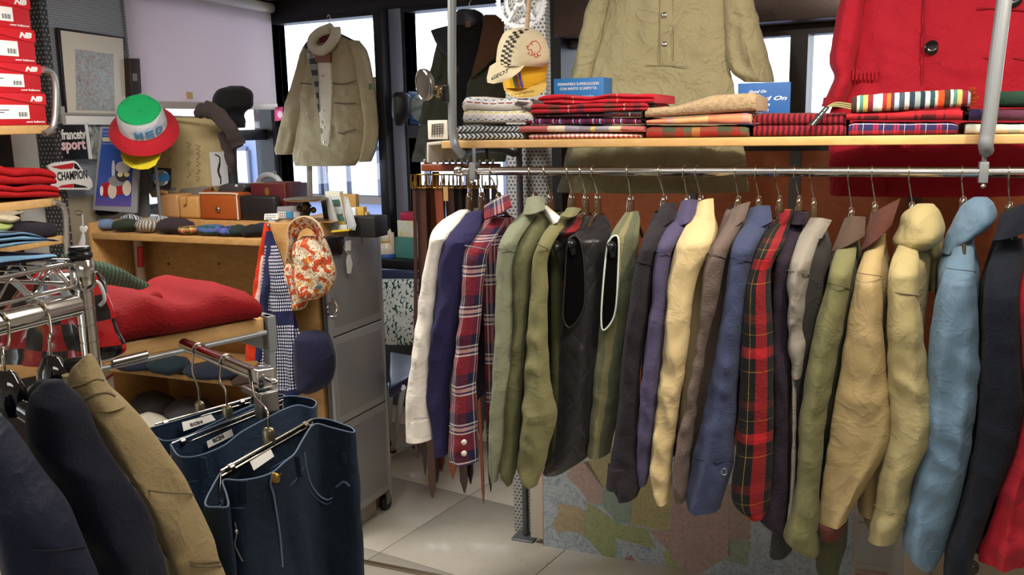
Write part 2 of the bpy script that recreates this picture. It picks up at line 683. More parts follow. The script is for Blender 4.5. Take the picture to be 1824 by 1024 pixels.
def window(idx, pl, a0, a1, z0, z1, mull=(), trans=(), fr=.035, mat=DARKFR, d0=-.03, d1=.07):
    m = MB()
    for x0, x1, y0, y1 in ((a0, a0 + fr, z0, z1), (a1 - fr, a1, z0, z1), (a0 + fr, a1 - fr, z0, z0 + fr), (a0 + fr, a1 - fr, z1 - fr, z1)):
        wbox(m, pl, x0, x1, y0, y1, d0, d1)
    w = struct('window_%d' % idx, m, mat)
    for x0, x1 in mull:
        m = MB(); wbox(m, pl, x0, x1, z0 + fr, z1 - fr, d0 - .02, d1); part('mullion', m, mat, w)
    for y0, y1 in trans:
        m = MB(); wbox(m, pl, a0 + fr, a1 - fr, y0, y1, d0 - .01, d1 - .004); part('transom', m, mat, w)
    xs = [a0 + fr] + [x for q in mull for x in q] + [a1 - fr]
    ys = [z0 + fr] + [y for q in trans for y in q] + [z1 - fr]
    for i in range(0, len(xs), 2):
        for j in range(0, len(ys), 2):
            m = MB(); wbox(m, pl, xs[i], xs[i + 1], ys[j], ys[j + 1], .02, .026); part('pane', m, GLASS, w)
    return w


window(1, WN, aL + .03, aM0, ZS, ZG, trans=((ZT0, ZT1),), fr=.02)
# deep post between the two left windows, daylight on its side painted blue grey
m = MB()
wbox(m, WN, aM0, aM0 + .055, ZS, ZG, -.10, .10)
struct('trim_4', m, DARKFR, bevel=.003)
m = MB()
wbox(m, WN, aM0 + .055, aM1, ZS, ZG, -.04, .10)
struct('trim_5', m, plain('painted daylight on post side', '8489a0', .5, .1), bevel=.003)
window(2, WN, aM1, aC, ZS, ZG, trans=((ZT0, ZT1),), fr=.02)
BRONZE = plain('dark bronze frame', '3a322e', .42, .35)
window(3, WN, aC + .04, aR, WN.at(1385, 268).z, WN.at(1375, 66).z + .04,
       mull=((wa(WN, 1410, 150), wa(WN, 1441, 150)), (wa(WN, 1180, 150), wa(WN, 1215, 150)), (wa(WN, 1700, 150), wa(WN, 1735, 150))), fr=.04, mat=BRONZE)
m = MB()
wbox(m, WN, aC + .04, aR, WN.at(1375, 66).z + .02, ZG + .01, 0, .1)
struct('trim_6', m, BRONZE)
# polished bronze box beam in front of the right windows
b0, b1 = WN.at(1020, 66, -.12), WN.at(1420, 40, -.12)
m = MB()
wbox(m, WN, wa(WN, 1001, 60, -.12), aR, (b0.z + b1.z) / 2, (b0.z + b1.z) / 2 + .17, -.2, -.03)
t = NT('brushed bronze beam')
mp = t.n('ShaderNodeMapping', {'Vector': t.tc.outputs['Object'], 'Rotation': (0, 0, math.radians(30)), 'Scale': (1, 40, 60)})
t.p(Base_Color=t.mix(t.noise(3, 4, mp.outputs[0]).outputs[0], lin('6f6059'), lin('554842')), Roughness=.34, Metallic=.85)
struct('trim_7', m, t.m, bevel=.004)
# black pillar beside the perforated column
m = MB()
wbox(m, WN, wa(WN, 984, 60, -.1), wa(WN, 1002, 60, -.1), 0, CEIL, -.12, .06)
struct('trim_8', m, plain('black pillar', '0f0f12', .5))
# wood panelling under the right windows
m = MB()
zp = WN.at(1385, 268).z
wbox(m, WN, wa(WN, 1000, 300), aR, 0, zp, -.05, 0)
PANEL = wood('orange wood panelling', 'a0552a', '88441f', .6, .38, 30)
wl = struct('wall_panelled', m, PANEL)
for px in (1425, 1240, 1640):
    a = wa(WN, px, 330, -.06)
    m = MB(); wbox(m, WN, a - .045, a, .0, zp, -.062, -.05); part('batten', m, plain('grey batten', '4b4846', .5), wl)
# ---------------------------------------------------------------- left wall with blind
bl0 = wa(BL, 232, 200)
m = MB()
wbox(m, BL, -6.5, bl0, 0, CEIL, 0, .1)
struct('wall_left', m, plain('light grey wall', 'c9c8c4', .8))
m = MB()
zsl = BL.at(420, 352).z
wbox(m, BL, bl0, .12, 0, zsl, 0, .1)
struct('wall_left', m, plain('grey lower wall', '6d6e72', .7))
zt = BL.at(462, 240).z
window(4, BL, bl0, -.02, zsl, ZG, trans=((zt - .03, zt + .03),), fr=.02, d0=.03, d1=.07)
m = MB()
wbox(m, BL, -.07, .03, 0, CEIL, -.02, .1)
struct('trim_9', m, DARKFR)
m = MB()
wbox(m, BL, bl0, -.05, ZG, CEIL, -.0, .1)
struct('trim_10', m, plain('grey ceiling edge', '77767a', .6))
# roller blind
bt = thing('roller_blind', 'pale lilac grey roller blind pulled down over the left window', 'blind', BL.at(360, 170, -.05))
za, zb = BL.at(488, 22, -.05).z, BL.at(488, 186, -.05).z
x0, x1 = wa(BL, 224, 150, -.05), wa(BL, 490, 150, -.05)
m = MB()
R = []
for j in range(13):
    a = x0 + (x1 - x0) * j / 12
    R.append([V((BL.p.x, BL.p.y, 0)) + BL.e1 * a + BL.e2 * (-.05 + .003 * math.sin(a * 17) + q) + ZZ * z for z, q in ((zb, 0), (za, 0), (za, .003), (zb, .003))])
m.rings(R)
t = NT('blind cloth')
t.p(Base_Color=lin('ded6d8'), Roughness=.8)
tr = t.n('ShaderNodeBsdfTranslucent', {'Color': lin('d9ccd2')})
ms = t.n('ShaderNodeMixShader', {0: .5})
t.t.links.new(t.b.outputs[0], ms.inputs[1]); t.t.links.new(tr.outputs[0], ms.inputs[2])
t.t.links.new(ms.outputs[0], t.t.nodes['Material Output'].inputs[0])
part('cloth', m, t.m, bt)
m = MB()
q0 = V((BL.p.x, BL.p.y, 0)) + BL.e2 * -.05
m.tube([q0 + BL.e1 * x0 + ZZ * (za + .02), q0 + BL.e1 * (x1 + .01) + ZZ * (za + .02)], .028, 14)
part('roller_tube', m, plain('cream blind roller', 'cfc8c4', .6), bt)
m = MB()
wbox(m, BL, x0, x1, zb - .03, zb + .005, -.058, -.042)
part('bottom_bar', m, plain('blind bottom bar', 'cdc3bb', .5), bt, bevel=.003)
m = MB()
pb = BL.at(338, 170, -.06)
m.cbox(pb, BL.e1 * .045, BL.e2 * .006, ZZ * .035)
part('pull_tab', m, plain('yellow tab', 'e0c887', .6), bt, bevel=.002, label='yellow pull tab')
# ---------------------------------------------------------------- street outside
OUT = Pl(WN.p + WN.e2 * 6.5, 30)
fac = thing('building', 'pale office building across the street seen through the windows', 'building', OUT.w(0, 0, -OUT.p.z))
m = MB()
wbox(m, OUT, -9, 9, -3, OUT.at(680, 238).z, 0, .3)
part('wall', m, plain('blue grey render', '5c6688', .8), fac)
zw0, zw1 = OUT.at(600, 346).z, OUT.at(600, 268).z
WPANE = plain('milky window pane', 'a9b4c6', .4)
WFR = plain('grey lilac frame', '3f4254', .6)
k = 0
for px0, px1 in ((380, 445), (497, 570), (586, 622), (626, 676), (698, 760), (770, 830), (840, 900), (1330, 1380), (1385, 1440), (1450, 1500)):
    a0, a1 = wa(OUT, px0, 300), wa(OUT, px1, 300)
    m = MB(); wbox(m, OUT, a0, a1, zw0, zw1, -.03, .02)
    w = part('window', m, WPANE, fac)
    m = MB()
    wbox(m, OUT, a0 - .06, a0, zw0, zw1, -.06, .0); wbox(m, OUT, a1, a1 + .05, zw0, zw1, -.06, .0)
    wbox(m, OUT, a0, a1, zw1, zw1 + .06, -.06, 0)
    part('window_frame', m, WFR, w)
m = MB(); wbox(m, OUT, -9, 9, OUT.at(600, 360).z, OUT.at(600, 347).z, -.12, 0)
part('ledge', m, plain('brick ledge', '3a302c', .7), fac, bevel=.01)
# ---------------------------------------------------------------- wall rack: pole, shelf, rail
RU = 3.05
u0, u1 = wa(RK, 786, 255, 0), wa(RK, 1824, 255, 0) + .35
SB = RK.at(805, 264.5, 0).z
ST = SB + .023


def rk(u, v, z):
    return V((RK.p.x, RK.p.y, 0)) + RK.e1 * u + RK.e2 * v + ZZ * z


def ru(px, py, v=0):
    return wa(RK, px, py, v)


rack = thing('clothes_rack', 'wall rack of perforated uprights, maple shelf and chrome rail full of jackets', 'rack', rk(ru(925, 700, .64), .64, 0))
m = MB()
m.box(rk(u0, 0, SB), RK.e1 * (u1 - u0), RK.e2 * .62, ZZ * (ST - SB))
part('shelf_board', m, MAPLE, rack, bevel=.003, label='maple shelf board')
m = MB()
ra, rb = ru(822, 305), u1
m.tube([rk(ra, 0, RZ), rk(rb, 0, RZ)], .0125, 16)
part('rail', m, CH, rack, label='chrome hanging rail')
m = MB(); m.lathe(rk(ra, 0, RZ), [(.0135, -.02), (.016, -.015), (.016, .004), (.0135, .01)], 16, RK.e1)
part('rail_cap', m, CH, rack)
# poles coming down from the ceiling
for k, (pxs, nm) in enumerate((((805, 805, 806, 808, 812, 822), 0), ((1789, 1776, 1764, 1758, 1756, 1757), 1))):
    pys = (0, 100, 215, 245, 262, 276) if k == 0 else (0, 100, 200, 240, 258, 268)
    pts = [RK.at(px, py, -.03 + (.025 if i == 5 else 0)) for i, (px, py) in enumerate(zip(pxs, pys))]
    pts = [pts[0] + (pts[0] - pts[1]).normalized() * ((CEIL - pts[0].z) / max(.2, (pts[0] - pts[1]).normalized().z))] + pts
    m = MB()
    m.tube(smooth_path(pts, 5), .0125 if k == 0 else .0165, 14)
    part('pole', m, GREYPAINT, rack)
    px = 845 if k == 0 else 1752
    a = ru(px, 300, 0)
    m = MB()
    m.tube([rk(a, .0, SB + .002), rk(a, 0, RZ + .02)], .006, 8)
    m.cbox(rk(a, 0, RZ), RK.e1 * .02, RK.e2 * .034, ZZ * .05)
    part('rail_drop', m, GREYPAINT, rack, bevel=.002)
    m = MB(); m.ball(rk(a, -.02, RZ - .032), .006)
    part('set_screw', m, CH, rack)
# end bracket plate of the shelf
m = MB()
q = [RK.at(760, 254, .04), RK.at(786, 251, .04), RK.at(786, 257, .04), RK.at(764, 259, .04), RK.at(764, 290, .04), RK.at(760, 290, .04)]
m.prism(q, RK.e2 * .3)
part('end_bracket', m, plain('ivory bracket', 'c8c2b4', .5), rack, bevel=.002)
# uprights
PERF = perforated('punched grey steel upright', 'b9bbba', '55565a', .0155, .3, .5, .15)
cu0, cu1 = ru(907, 500, .64), ru(977, 500, .64)
for da in (0, 2.05):
    m = MB()
    m.box(rk(cu0 + da, .64, 0), RK.e1 * (cu1 - cu0), RK.e2 * .05, ZZ * CEIL)
    up = part('upright', m, PERF, rack, bevel=.002, label='punched grey steel upright')
    m = MB()
    g = ru(935, 700, .62) + da
    path = [rk(ru(812, 270, 0) + da + .02, .0, SB - .014), rk(g - .06, .42, SB - .014), rk(g - .012, .58, SB - .04), rk(g, .605, SB - .12), rk(g, .605, .02)]
    m.tube(smooth_path(path, 6), .0125, 10)
    part('shelf_bracket', m, plain('dark grey bracket tube', '55585a', .4, .4), rack)
    m = MB(); m.cbox(rk(g, .62, .006), RK.e1 * .09, RK.e2 * .12, ZZ * .012)
    part('foot_plate', m, plain('steel foot', '777b7e', .4, .5), rack, bevel=.004)

# ---------------------------------------------------------------- garments
HOOKS = (838, 850, 876, 945, 971, 1012, 1035, 1056, 1118, 1174, 1218, 1240, 1310, 1346, 1381, 1415, 1443, 1511, 1553, 1619, 1713, 1796, 1868)


def sleeve(mb, rows, pl, off=0, th=.05, n=40, m=72, fold=.006, seed=0, tops=(), hollow=True, lo=1.0, sq=2.3, cap=True):
    rr = crom([r[:3] for r in rows], m)
    ys = [r[0] for r in rows]
    offs = [(r[3] if len(r) > 3 else 0) for r in rows]

    def o_at(y):
        for i in range(len(ys) - 1):
            if ys[i] <= y <= ys[i + 1] + 1e-6:
                return offs[i] + (offs[i + 1] - offs[i]) * (y - ys[i]) / (ys[i + 1] - ys[i])
        return offs[-1]
    out = []
    for j, (y, xl, xr) in enumerate(rr):
        f = j / m
        o = off + o_at(y)
        a, b = pl.at(xl, y, o), pl.at(xr, y, o)
        c, h = (a + b) / 2, (b - a) / 2
        hw = max(h.length, 1e-4)
        d = min(th, hw * 1.3 + .004) * min(1, .55 + f * 6)
        amp = fold * min(1, .3 + f * 1.6)
        ring = []
        for k in range(n):
            p = 2 * math.pi * k / n
            cx, sx = math.cos(p), math.sin(p)
            X = math.copysign(abs(cx) ** .92, cx)
            Y = math.copysign(max(0, 1 - abs(X) ** sq) ** .72, sx)
            q = c + h * X + pl.e2 * (d * Y)
            s_ = (h * X).dot(pl.e1)
            zz = q.z
            wz = noise.noise(V((zz * 2.3, seed * 5.3, 1.7))) * .9
            r1 = 1 - abs(noise.noise(V((s_ * 17 + wz * 1.4, zz * 2.1, seed * 3.1)))) * 2.6
            r2 = 1 - abs(noise.noise(V((s_ * 9 + zz * 11 + wz, zz * 5 - s_ * 8, seed * 2.3 + 7)))) * 2.8
            r3 = noise.noise(V((s_ * 34 - zz * 14, zz * 19, seed * 1.3)))
            dd = amp * (1.25 * max(r1, -.6) + .8 * max(r2, -.5) * min(1, f * 2) + .35 * r3 - .4)
            if sx < 0:
                q = q - pl.e2 * max(min(dd, .022), -.014) * (1 - abs(X) ** 4)
            q = q + pl.e1 * (amp * .45 * r3 * X)
            ring.append(q)
        out.append(ring)
    if hollow:
        last = out[-1]
        c = sum(last, V()) / n
        out.append([c + (q - c) * .9 + ZZ * .002 for q in last])
        out.append([c + (q - c) * .82 + ZZ * .03 for q in last])
    mb.rings(out, cap=cap)


def seam(mb, rows, pl, off, py, tilt=0, th=.05, r=.0013, bow=6):
    """raised stitched line across the front of a sleeve at image row py"""
    rr = crom([q[:3] for q in rows], 200)

    def row(y):
        return min(rr, key=lambda q: abs(q[0] - y))
    path = []
    for k in range(13):
        f = k / 12
        y = py + tilt * (f - .5) * 2 + bow * math.sin(math.pi * f) * -1
        _, xl, xr = row(y)
        c = math.cos(math.pi * (1 - f))
        x = (xl + xr) / 2 + (xr - xl) / 2 * c * .985
        d = min(th, (pl.at(xr, y, off) - pl.at(xl, y, off)).length * .8 + .004)
        path.append(pl.at(x, y, off) - pl.e2 * (d * max(0, 1 - abs(c) ** 2.3) ** .72 + .004))
    mb.tube(path, r, 5)


def hanger(hx, nx, ny, lab, kind='dark', top=308, arms=.14, tilt=0.0):
    """chrome hook over the rail, clear brown plastic neck and two arms"""
    a = ru(hx, top)
    c = RK.at(nx, ny, 0)
    h = thing('clothes_hanger', lab, 'hanger', rk(a, 0, RZ), 'plastic hangers on the chrome rail')
    m = MB()
    P = [rk(a, .016, RZ - .012)]
    for k in range(9):
        p = math.radians(-35 + k * 27)
        P.append(rk(a, .0148 * math.cos(p), RZ + .0148 * math.sin(p)))
    P += [rk(a, -.013, RZ - .018), rk(a * .8 + (c - RK.p).dot(RK.e1) * .2, -.003, RZ * .6 + c.z * .4), c + ZZ * .0]
    m.tube(smooth_path(P, 3), .0019, 7)
    part('hook', m, NICKEL, h)
    m = MB()
    m.lathe(c - ZZ * .055, [(.019, -.008), (.019, .02), (.0165, .044), (.011, .057), (.005, .06)], 12, squash=.55, e1=RK.e2)
    part('neck', m, HPLA, h, label='clear smoked plastic neck')
    m = MB()
    ax = (RK.e2 + RK.e1 * tilt).normalized()
    for s in (-1, 1):
        Q = [c - ZZ * .05 + ax * (s * .005), c - ZZ * .062 + ax * (s * .05), c - ZZ * .095 + ax * (s * arms * .7), c - ZZ * .125 + ax * (s * arms * .95)]
        m.tube(smooth_path(Q, 4), [.008] * 12 + [.009], 8, flat=.6)
    part('arms', m, HPLA, h)
    return h


t = NT('smoked clear plastic')
t.p(Base_Color=lin('5e4730'), Roughness=.1, Coat_Weight=.8, Specular_IOR_Level=.8, Transmission_Weight=.35)
HPLA = t.m
_cuf = {}


def garment(name, lab, cat, mat, hook, rows, hem=None, collar=None, cmat=None, hood=None, neck=None, sh=None, cuff=None, cufmat=None, seams=(), th=.034, bth=.032, off=-.2, fold=.009, seed=None, bodymat=None, group='jackets on the chrome rail', hlab=None, hem_z=None, cth=.05, body=True):
    seed = seed if seed is not None else hook * .013
    sh = sh if sh is not None else rows[2][0]
    top = rows[0][0]
    nx, ny = neck or (hook + 8, 352)
    rows4 = []
    for y, a, b in rows:
        pass
    for y, a, b in crom(rows, 24):
        f = max(0, min(1, (sh + 14 - y) / max(1, sh + 14 - top)))
        rows4.append((y, a, b, f * f * (3 - 2 * f) * .5 * .13 + f * .5 * .13))
    C = RK.at(nx, ny, 0)
    t_ = thing(name, lab, cat, C, group)
    m = MB()
    last = rows4
    sleeve(m, rows4, RK, off, th, fold=fold, seed=seed)
    part('sleeve', m, mat, t_)
    # trunk
    s_row = min(rows, key=lambda q: abs(q[0] - sh))
    S = RK.at((s_row[1] + s_row[2]) / 2, sh, off)
    zc, zs = RK.at(rows[0][1], top, -.05).z - .004, S.z - .01
    axis = C - S
    axis.z = 0
    axis.normalize()
    side = V((axis.y, -axis.x, 0))
    SGN = 1 if side.dot(RK.e1) > 0 else -1
    gl = [ru(hook, 308) - ru(h_, 308) for h_ in HOOKS if h_ < hook]
    gr = [ru(h_, 308) - ru(hook, 308) for h_ in HOOKS if h_ > hook]
    TL, TR = min([.05] + [g_ * .47 for g_ in gl]), min([.05] + [g_ * .47 for g_ in gr])
    if body:
        lastr = rows[-1]
        hx, hy = hem or ((lastr[1] + lastr[2]) / 2 + 14, lastr[0] - 6)
        Hn = RK.at(hx, hy, off + .03)
        Hc = Hn + axis * .18
        m = MB()
        R = []
        nn = 26
        for j in range(31):
            f = j / 30
            if f < .2:
                g = f / .2
                z = zc + (zs - zc) * g
                L, T = .05 + .11 * g ** .8, (.6 + .4 * g)
                cc = C + axis * .012
            else:
                g = (f - .2) / .8
                z = zs + (Hc.z - zs) * g
                L, T = .16 + .012 * g, 1.0
                cc = (C + axis * .012).lerp(Hc + axis * .012, g ** 1.1)
            ring = []
            for k in range(nn):
                p = 2 * math.pi * k / nn
                cx, sx = math.cos(p), math.sin(p)
                cx = math.copysign(abs(cx) ** .75, cx)
                sx = math.copysign(abs(sx) ** .75, sx)
                q = V((cc.x, cc.y, z)) + axis * (L * cx) + side * (T * (TL if sx * SGN < 0 else TR) * sx)
                w = V((q.x * 14, q.y * 14, q.z * 2.5 + seed))
                q += side * (noise.noise(w) * min(TL, TR) * .3 * min(1, f * 2))
                ring.append(q)
            R.append(ring)
        c = sum(R[-1], V()) / nn
        R.append([c + (q - c) * .9 for q in R[-1]])
        R.append([c + (q - c) * .85 + ZZ * .05 for q in R[-2]])
        m.rings(R, cap=False)
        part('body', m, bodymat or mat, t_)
    if collar and len(collar) == 4 and len(collar[0]) == 2:
        LL, UL, UR, LR = collar
        m = MB()
        G = []
        for j in range(9):
            t2 = j / 8
            row_ = []
            for i in range(19):
                s2 = i / 18
                x = (LL[0] * (1 - s2) + LR[0] * s2) * (1 - t2) + (UL[0] * (1 - s2) + UR[0] * s2) * t2
                y = (LL[1] * (1 - s2) + LR[1] * s2) * (1 - t2) + (UL[1] * (1 - s2) + UR[1] * s2) * t2
                y += 3.0 * math.sin(math.pi * s2) * (1 - t2) - 2 * math.sin(math.pi * s2) * t2
                row_.append(RK.at(x, y, -.098 - .026 * math.sin(math.pi * min(1, max(0, s2))) - .022 * (1 - t2) ** 1.5 + .045 * t2 * t2 + .004 * noise.noise(V((x * .09, y * .09, seed)))))
            G.append(row_)
        m.rings(G, closed=False)
        part('collar', m, cmat or mat, t_, solid=.006, sharp=80)
    elif collar:
        m = MB()
        sleeve(m, collar, RK, -.078, cth, n=36, m=22, fold=.004, seed=seed + 3, hollow=True, sq=2.0, cap=False)
        part('collar', m, cmat or mat, t_)
    if hood:
        for hrows, o in hood:
            m = MB()
            sleeve(m, hrows, RK, o, .085, n=26, m=30, fold=.016, seed=seed + 5, hollow=False, sq=2.2)
            part('hood', m, mat, t_)
    if cuff:
        m = MB()
        sleeve(m, cuff, RK, off, th + .006, n=22, m=10, fold=.002, seed=seed + 9)
        part('cuff', m, cufmat or mat, t_)
    for py, tilt in seams:
        m = MB()
        seam(m, rows, RK, off, py, tilt, th)
        part('seam', m, _seam(mat), t_)
    hanger(hook, nx, ny, hlab or 'smoked plastic hanger holding the ' + ' '.join(lab.replace(',', '').split()[:11]))
    return t_


def _seam(mat):
    n = 'seam ' + mat.name
    m_ = bpy.data.materials.get(n)
    if not m_:
        try:
            c = mat.node_tree.nodes['Principled BSDF'].inputs['Base Color']
            src = c.links[0].from_node
            col = src.inputs[7].default_value if src.bl_idname == 'ShaderNodeMix' else c.default_value
        except Exception:
            col = (.05, .05, .05, 1)
        m_ = bpy.data.materials.new(n)
        m_.use_nodes = True
        b = m_.node_tree.nodes['Principled BSDF']
        b.inputs['Base Color'].default_value = tuple(x * .6 for x in col[:3]) + (1,)
        b.inputs['Roughness'].default_value = .9
    return m_


FLANNEL = plaid('red navy cream flannel check',
                [(0, '7c2430'), (.3, '25254a'), (.52, 'd9d0c6'), (.57, '2b2b5c'), (.64, 'c9a8a2'), (.74, '2b2b5c'), (.79, 'd9d0c6'), (.84, '7c2430')],
                [(0, '7c2430'), (.32, '1f1f3c'), (.60, 'e2dad0'), (.64, '2b2b5c'), (.69, 'd0b0aa'), (.78, '2b2b5c'), (.83, 'e2dad0'), (.87, '7c2430')],
                .10, .115, mixf=.62, fuzz=120)
SHERPA = plaid('red black yellow fleece tartan',
               [(0, '141518'), (.36, 'c9a23a'), (.375, '141518'), (.5, 'b02028'), (.76, '141518')],
               [(0, 'b81f28'), (.12, '141518'), (.27, 'a8842f'), (.28, '141518'), (.62, '5a1a20'), (.72, '141518'), (.84, 'a8842f'), (.85, '141518')],
               .15, .22, off=(.148, .06), mixf=.5, fuzz=260, bump=.5)
garment('sweatshirt', 'white crew sweatshirt, first garment at the window end of the rail', 'sweatshirt', fabric('white sweatshirt cotton', 'efe9df', .04), 838,
        [(374, 818, 834), (392, 788, 822), (412, 771, 806), (440, 765, 788), (517, 750, 777), (603, 740, 769), (684, 729, 763), (735, 725, 766), (781, 727, 771)], hem=(800, 742), neck=(836, 345),
        cuff=[(740, 726, 768), (760, 726, 769), (782, 728, 770)], seams=((744, 0),))
garment('sweatshirt', 'navy sweatshirt hanging beside the white one', 'sweatshirt', fabric('navy sweatshirt cotton', '2b2750', .1), 850,
        [(376, 838, 858), (395, 812, 858), (415, 797, 850), (442, 787, 838), (517, 777, 826), (613, 768, 812), (694, 762, 800), (725, 763, 800), (765, 772, 801), (808, 776, 798)], hem=(815, 735), neck=(858, 345), off=-.19)
fl = garment('shirt', 'red, navy and cream checked flannel shirt with pale cuff buttons', 'shirt', FLANNEL, 876,
             [(388, 866, 905), (415, 845, 890), (440, 828, 872), (491, 824, 862), (547, 821, 858), (613, 814, 852), (684, 806, 848), (755, 801, 850), (801, 799, 852), (821, 803, 853)], hem=(868, 785), neck=(888, 345),
             collar=[(862, 390), (862, 367), (906, 344), (911, 366)], seams=((758, 0), (442, 5)))
for py in (788, 808):
    m = MB(); m.lathe(RK.at(826, py, -.262), [(.0075, -.006), (.0075, .002), (.006, .004)], 14, -RK.e2); part('button', m, plain('pearl button', 'd9cfc2', .25), fl)
garment('jacket', 'pale sage green jacket with a stand-up collar beside the flannel shirt', 'jacket', fabric('sage twill', '858a72', .08), 945,
        [(372, 938, 966), (397, 910, 945), (420, 897, 930), (445, 887, 918), (527, 885, 914), (613, 883, 914), (664, 879, 915), (725, 876, 905), (786, 873, 899), (830, 871, 892), (856, 876, 886)], hem=(915, 840), neck=(953, 345),
        collar=[(932, 382), (938, 352), (970, 350), (971, 372)], seams=((446, 5),))
garment('jacket', 'dark olive jacket with a white lining showing at the neck', 'jacket', fabric('dark olive twill', '5f6042', .1), 971,
        [(378, 955, 990), (400, 940, 978), (440, 922, 955), (468, 916, 948), (552, 915, 940), (628, 913, 935), (700, 905, 930), (770, 898, 925), (830, 893, 920), (850, 895, 917), (862, 906, 912)], hem=(930, 850), neck=(980, 346), off=-.19,
        collar=[(984, 400), (962, 372), (974, 366), (998, 386)], cmat=fabric('white lining', 'e4e2da', .03))
garment('jacket', 'olive field jacket with bent sleeve beside the black waistcoat', 'jacket', fabric('olive twill', '7b7954', .1), 1012,
        [(378, 1002, 1026), (400, 980, 1008), (423, 964, 992), (455, 952, 976), (532, 944, 975), (613, 938, 975), (684, 934, 982), (735, 930, 991), (791, 926, 981), (842, 923, 964), (864, 938, 957)], hem=(985, 848), neck=(1018, 346), seams=((440, 8),), fold=.012,
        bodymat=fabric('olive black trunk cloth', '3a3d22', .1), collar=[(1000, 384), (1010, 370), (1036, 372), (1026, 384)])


def vest(name, lab, mat, hook, neck, rows, hole, rim, off, tip=None, sh=None, group='waistcoats on the chrome rail', th=.07):
    C = RK.at(neck[0], neck[1], 0)
    g = thing(name, lab, 'waistcoat', C, group)
    m = MB()
    top = rows[0][0]
    s_ = sh or rows[2][0]
    rr = [(y, a, b, max(0, min(1, (s_ - y) / (s_ - top))) * .10) for y, a, b in rows]
    sleeve(m, rr, RK, off, th, fold=.006, seed=hook * .02)
    part('body', m, mat, g)
    if hole:
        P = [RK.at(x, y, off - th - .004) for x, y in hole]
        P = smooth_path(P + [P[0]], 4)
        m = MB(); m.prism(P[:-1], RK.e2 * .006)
        part('armhole', m, plain('armhole shade', '020203', .9, spec=.1), g, label='armhole with its inner shade painted dark')  # near black patch stands in for the shade inside the armhole
        m = MB(); m.tube(P, .0026, 8, cap=False)
        part('armhole_binding', m, rim, g)
    if tip:
        m = MB(); c = RK.at(tip[0], tip[1], off - th - .006)
        m.ball(c, .013, .02, .014, ex=RK.e1, ey=RK.e2)
        m.tube([c, c - ZZ * .03 + RK.e1 * .004], [.012, .006], 10)
        part('hanger_tip', m, BLACKPL, g)
    hanger(hook, neck[0], neck[1], 'smoked plastic hanger holding the ' + lab)
    return g


vest('waistcoat', 'black waistcoat with red tartan fleece shoulders', fabric('black fleece', '15151a', .1, fuzz=250), 1035, (1043, 347),
     [(386, 1022, 1040), (400, 1005, 1036), (420, 986, 1024), (440, 984, 1012), (500, 986, 1010), (600, 986, 1006), (700, 984, 1002), (800, 980, 1000)], None, BLACK, -.1, (993, 440))
g = bpy.data.objects['waistcoat']
m = MB(); sleeve(m, [(380, 1022, 1040, .1), (396, 1004, 1040, .05), (412, 986, 1030, 0), (426, 984, 1006, 0)], RK, -.105, .075, m=12, hollow=False)
part('shoulder_panel', m, SHERPA, g, label='red tartan fleece shoulder')
m = MB(); sleeve(m, [(490, 996, 1004), (510, 990, 1006), (526, 986, 1002)], RK, -.11, .07, m=8, hollow=False)
part('lining_edge', m, SHERPA, g)
t = NT('black quilted nylon')
uu, vv = t.uv()
q1 = t.math('ABSOLUTE', t.math('SINE', t.math('MULTIPLY', t.math('ADD', uu, vv), 52)))
q2 = t.math('ABSOLUTE', t.math('SINE', t.math('MULTIPLY', t.math('SUBTRACT', uu, vv), 52)))
qq = t.math('POWER', t.math('MULTIPLY', q1, q2), .4)
t.p(Base_Color=lin('16161b'), Roughness=.42, Sheen_Weight=.1, Normal=t.bump(t.noise(14, 4, dist=1).outputs[0], .4, .01, t.bump(qq, .35, .006)))
vest('waistcoat', 'black quilted waistcoat with an open armhole', t.m, 1056, (1064, 347),
     [(384, 1048, 1080), (400, 1030, 1087), (423, 1012, 1088), (480, 1008, 1086), (540, 1002, 1085), (590, 998, 1080), (680, 992, 1076), (760, 985, 1066), (808, 978, 1052), (838, 968, 1010)],
     [(1014, 427), (1024, 420), (1035, 434), (1041, 480), (1041, 540), (1029, 570), (1013, 583), (1003, 562), (1006, 500), (1009, 450)], plain('black binding', '1d1d22', .5), -.1, (1019, 434))
vest('waistcoat', 'green and sand waistcoat with white armhole piping', striped('green sand stripe cloth', [(0, '6f7058'), (.3, '77765a'), (.45, '666a52'), (.6, '857e5c'), (.75, '5f6450')], .16, 0, .02), 1118, (1123, 350),
     [(376, 1116, 1137), (392, 1104, 1140), (415, 1090, 1138), (440, 1082, 1137), (500, 1074, 1133), (588, 1068, 1122), (640, 1062, 1112), (715, 1055, 1104), (806, 1048, 1087)],
     [(1084, 430), (1092, 421), (1101, 423), (1102, 455), (1098, 540), (1090, 572), (1074, 588), (1071, 560), (1075, 500), (1080, 450)], plain('white piping', 'cfdcd4', .6), -.1, (1090, 438))
garment('jacket', 'charcoal black wool jacket, turned-up collar, beside the piped waistcoat', 'jacket', fabric('charcoal wool', '28242c', .14, fuzz=300), 1174,
        [(378, 1178, 1204), (400, 1158, 1196), (425, 1146, 1180), (470, 1133, 1164), (542, 1121, 1154), (613, 1111, 1146), (684, 1105, 1140), (806, 1091, 1138), (850, 1084, 1146), (884, 1100, 1134)], hem=(1150, 850), neck=(1183, 350),
        collar=[(1151, 416), (1178, 364), (1206, 362), (1202, 390)], cuff=[(826, 1083, 1128), (845, 1082, 1128), (866, 1080, 1126)], seams=((470, 6),))
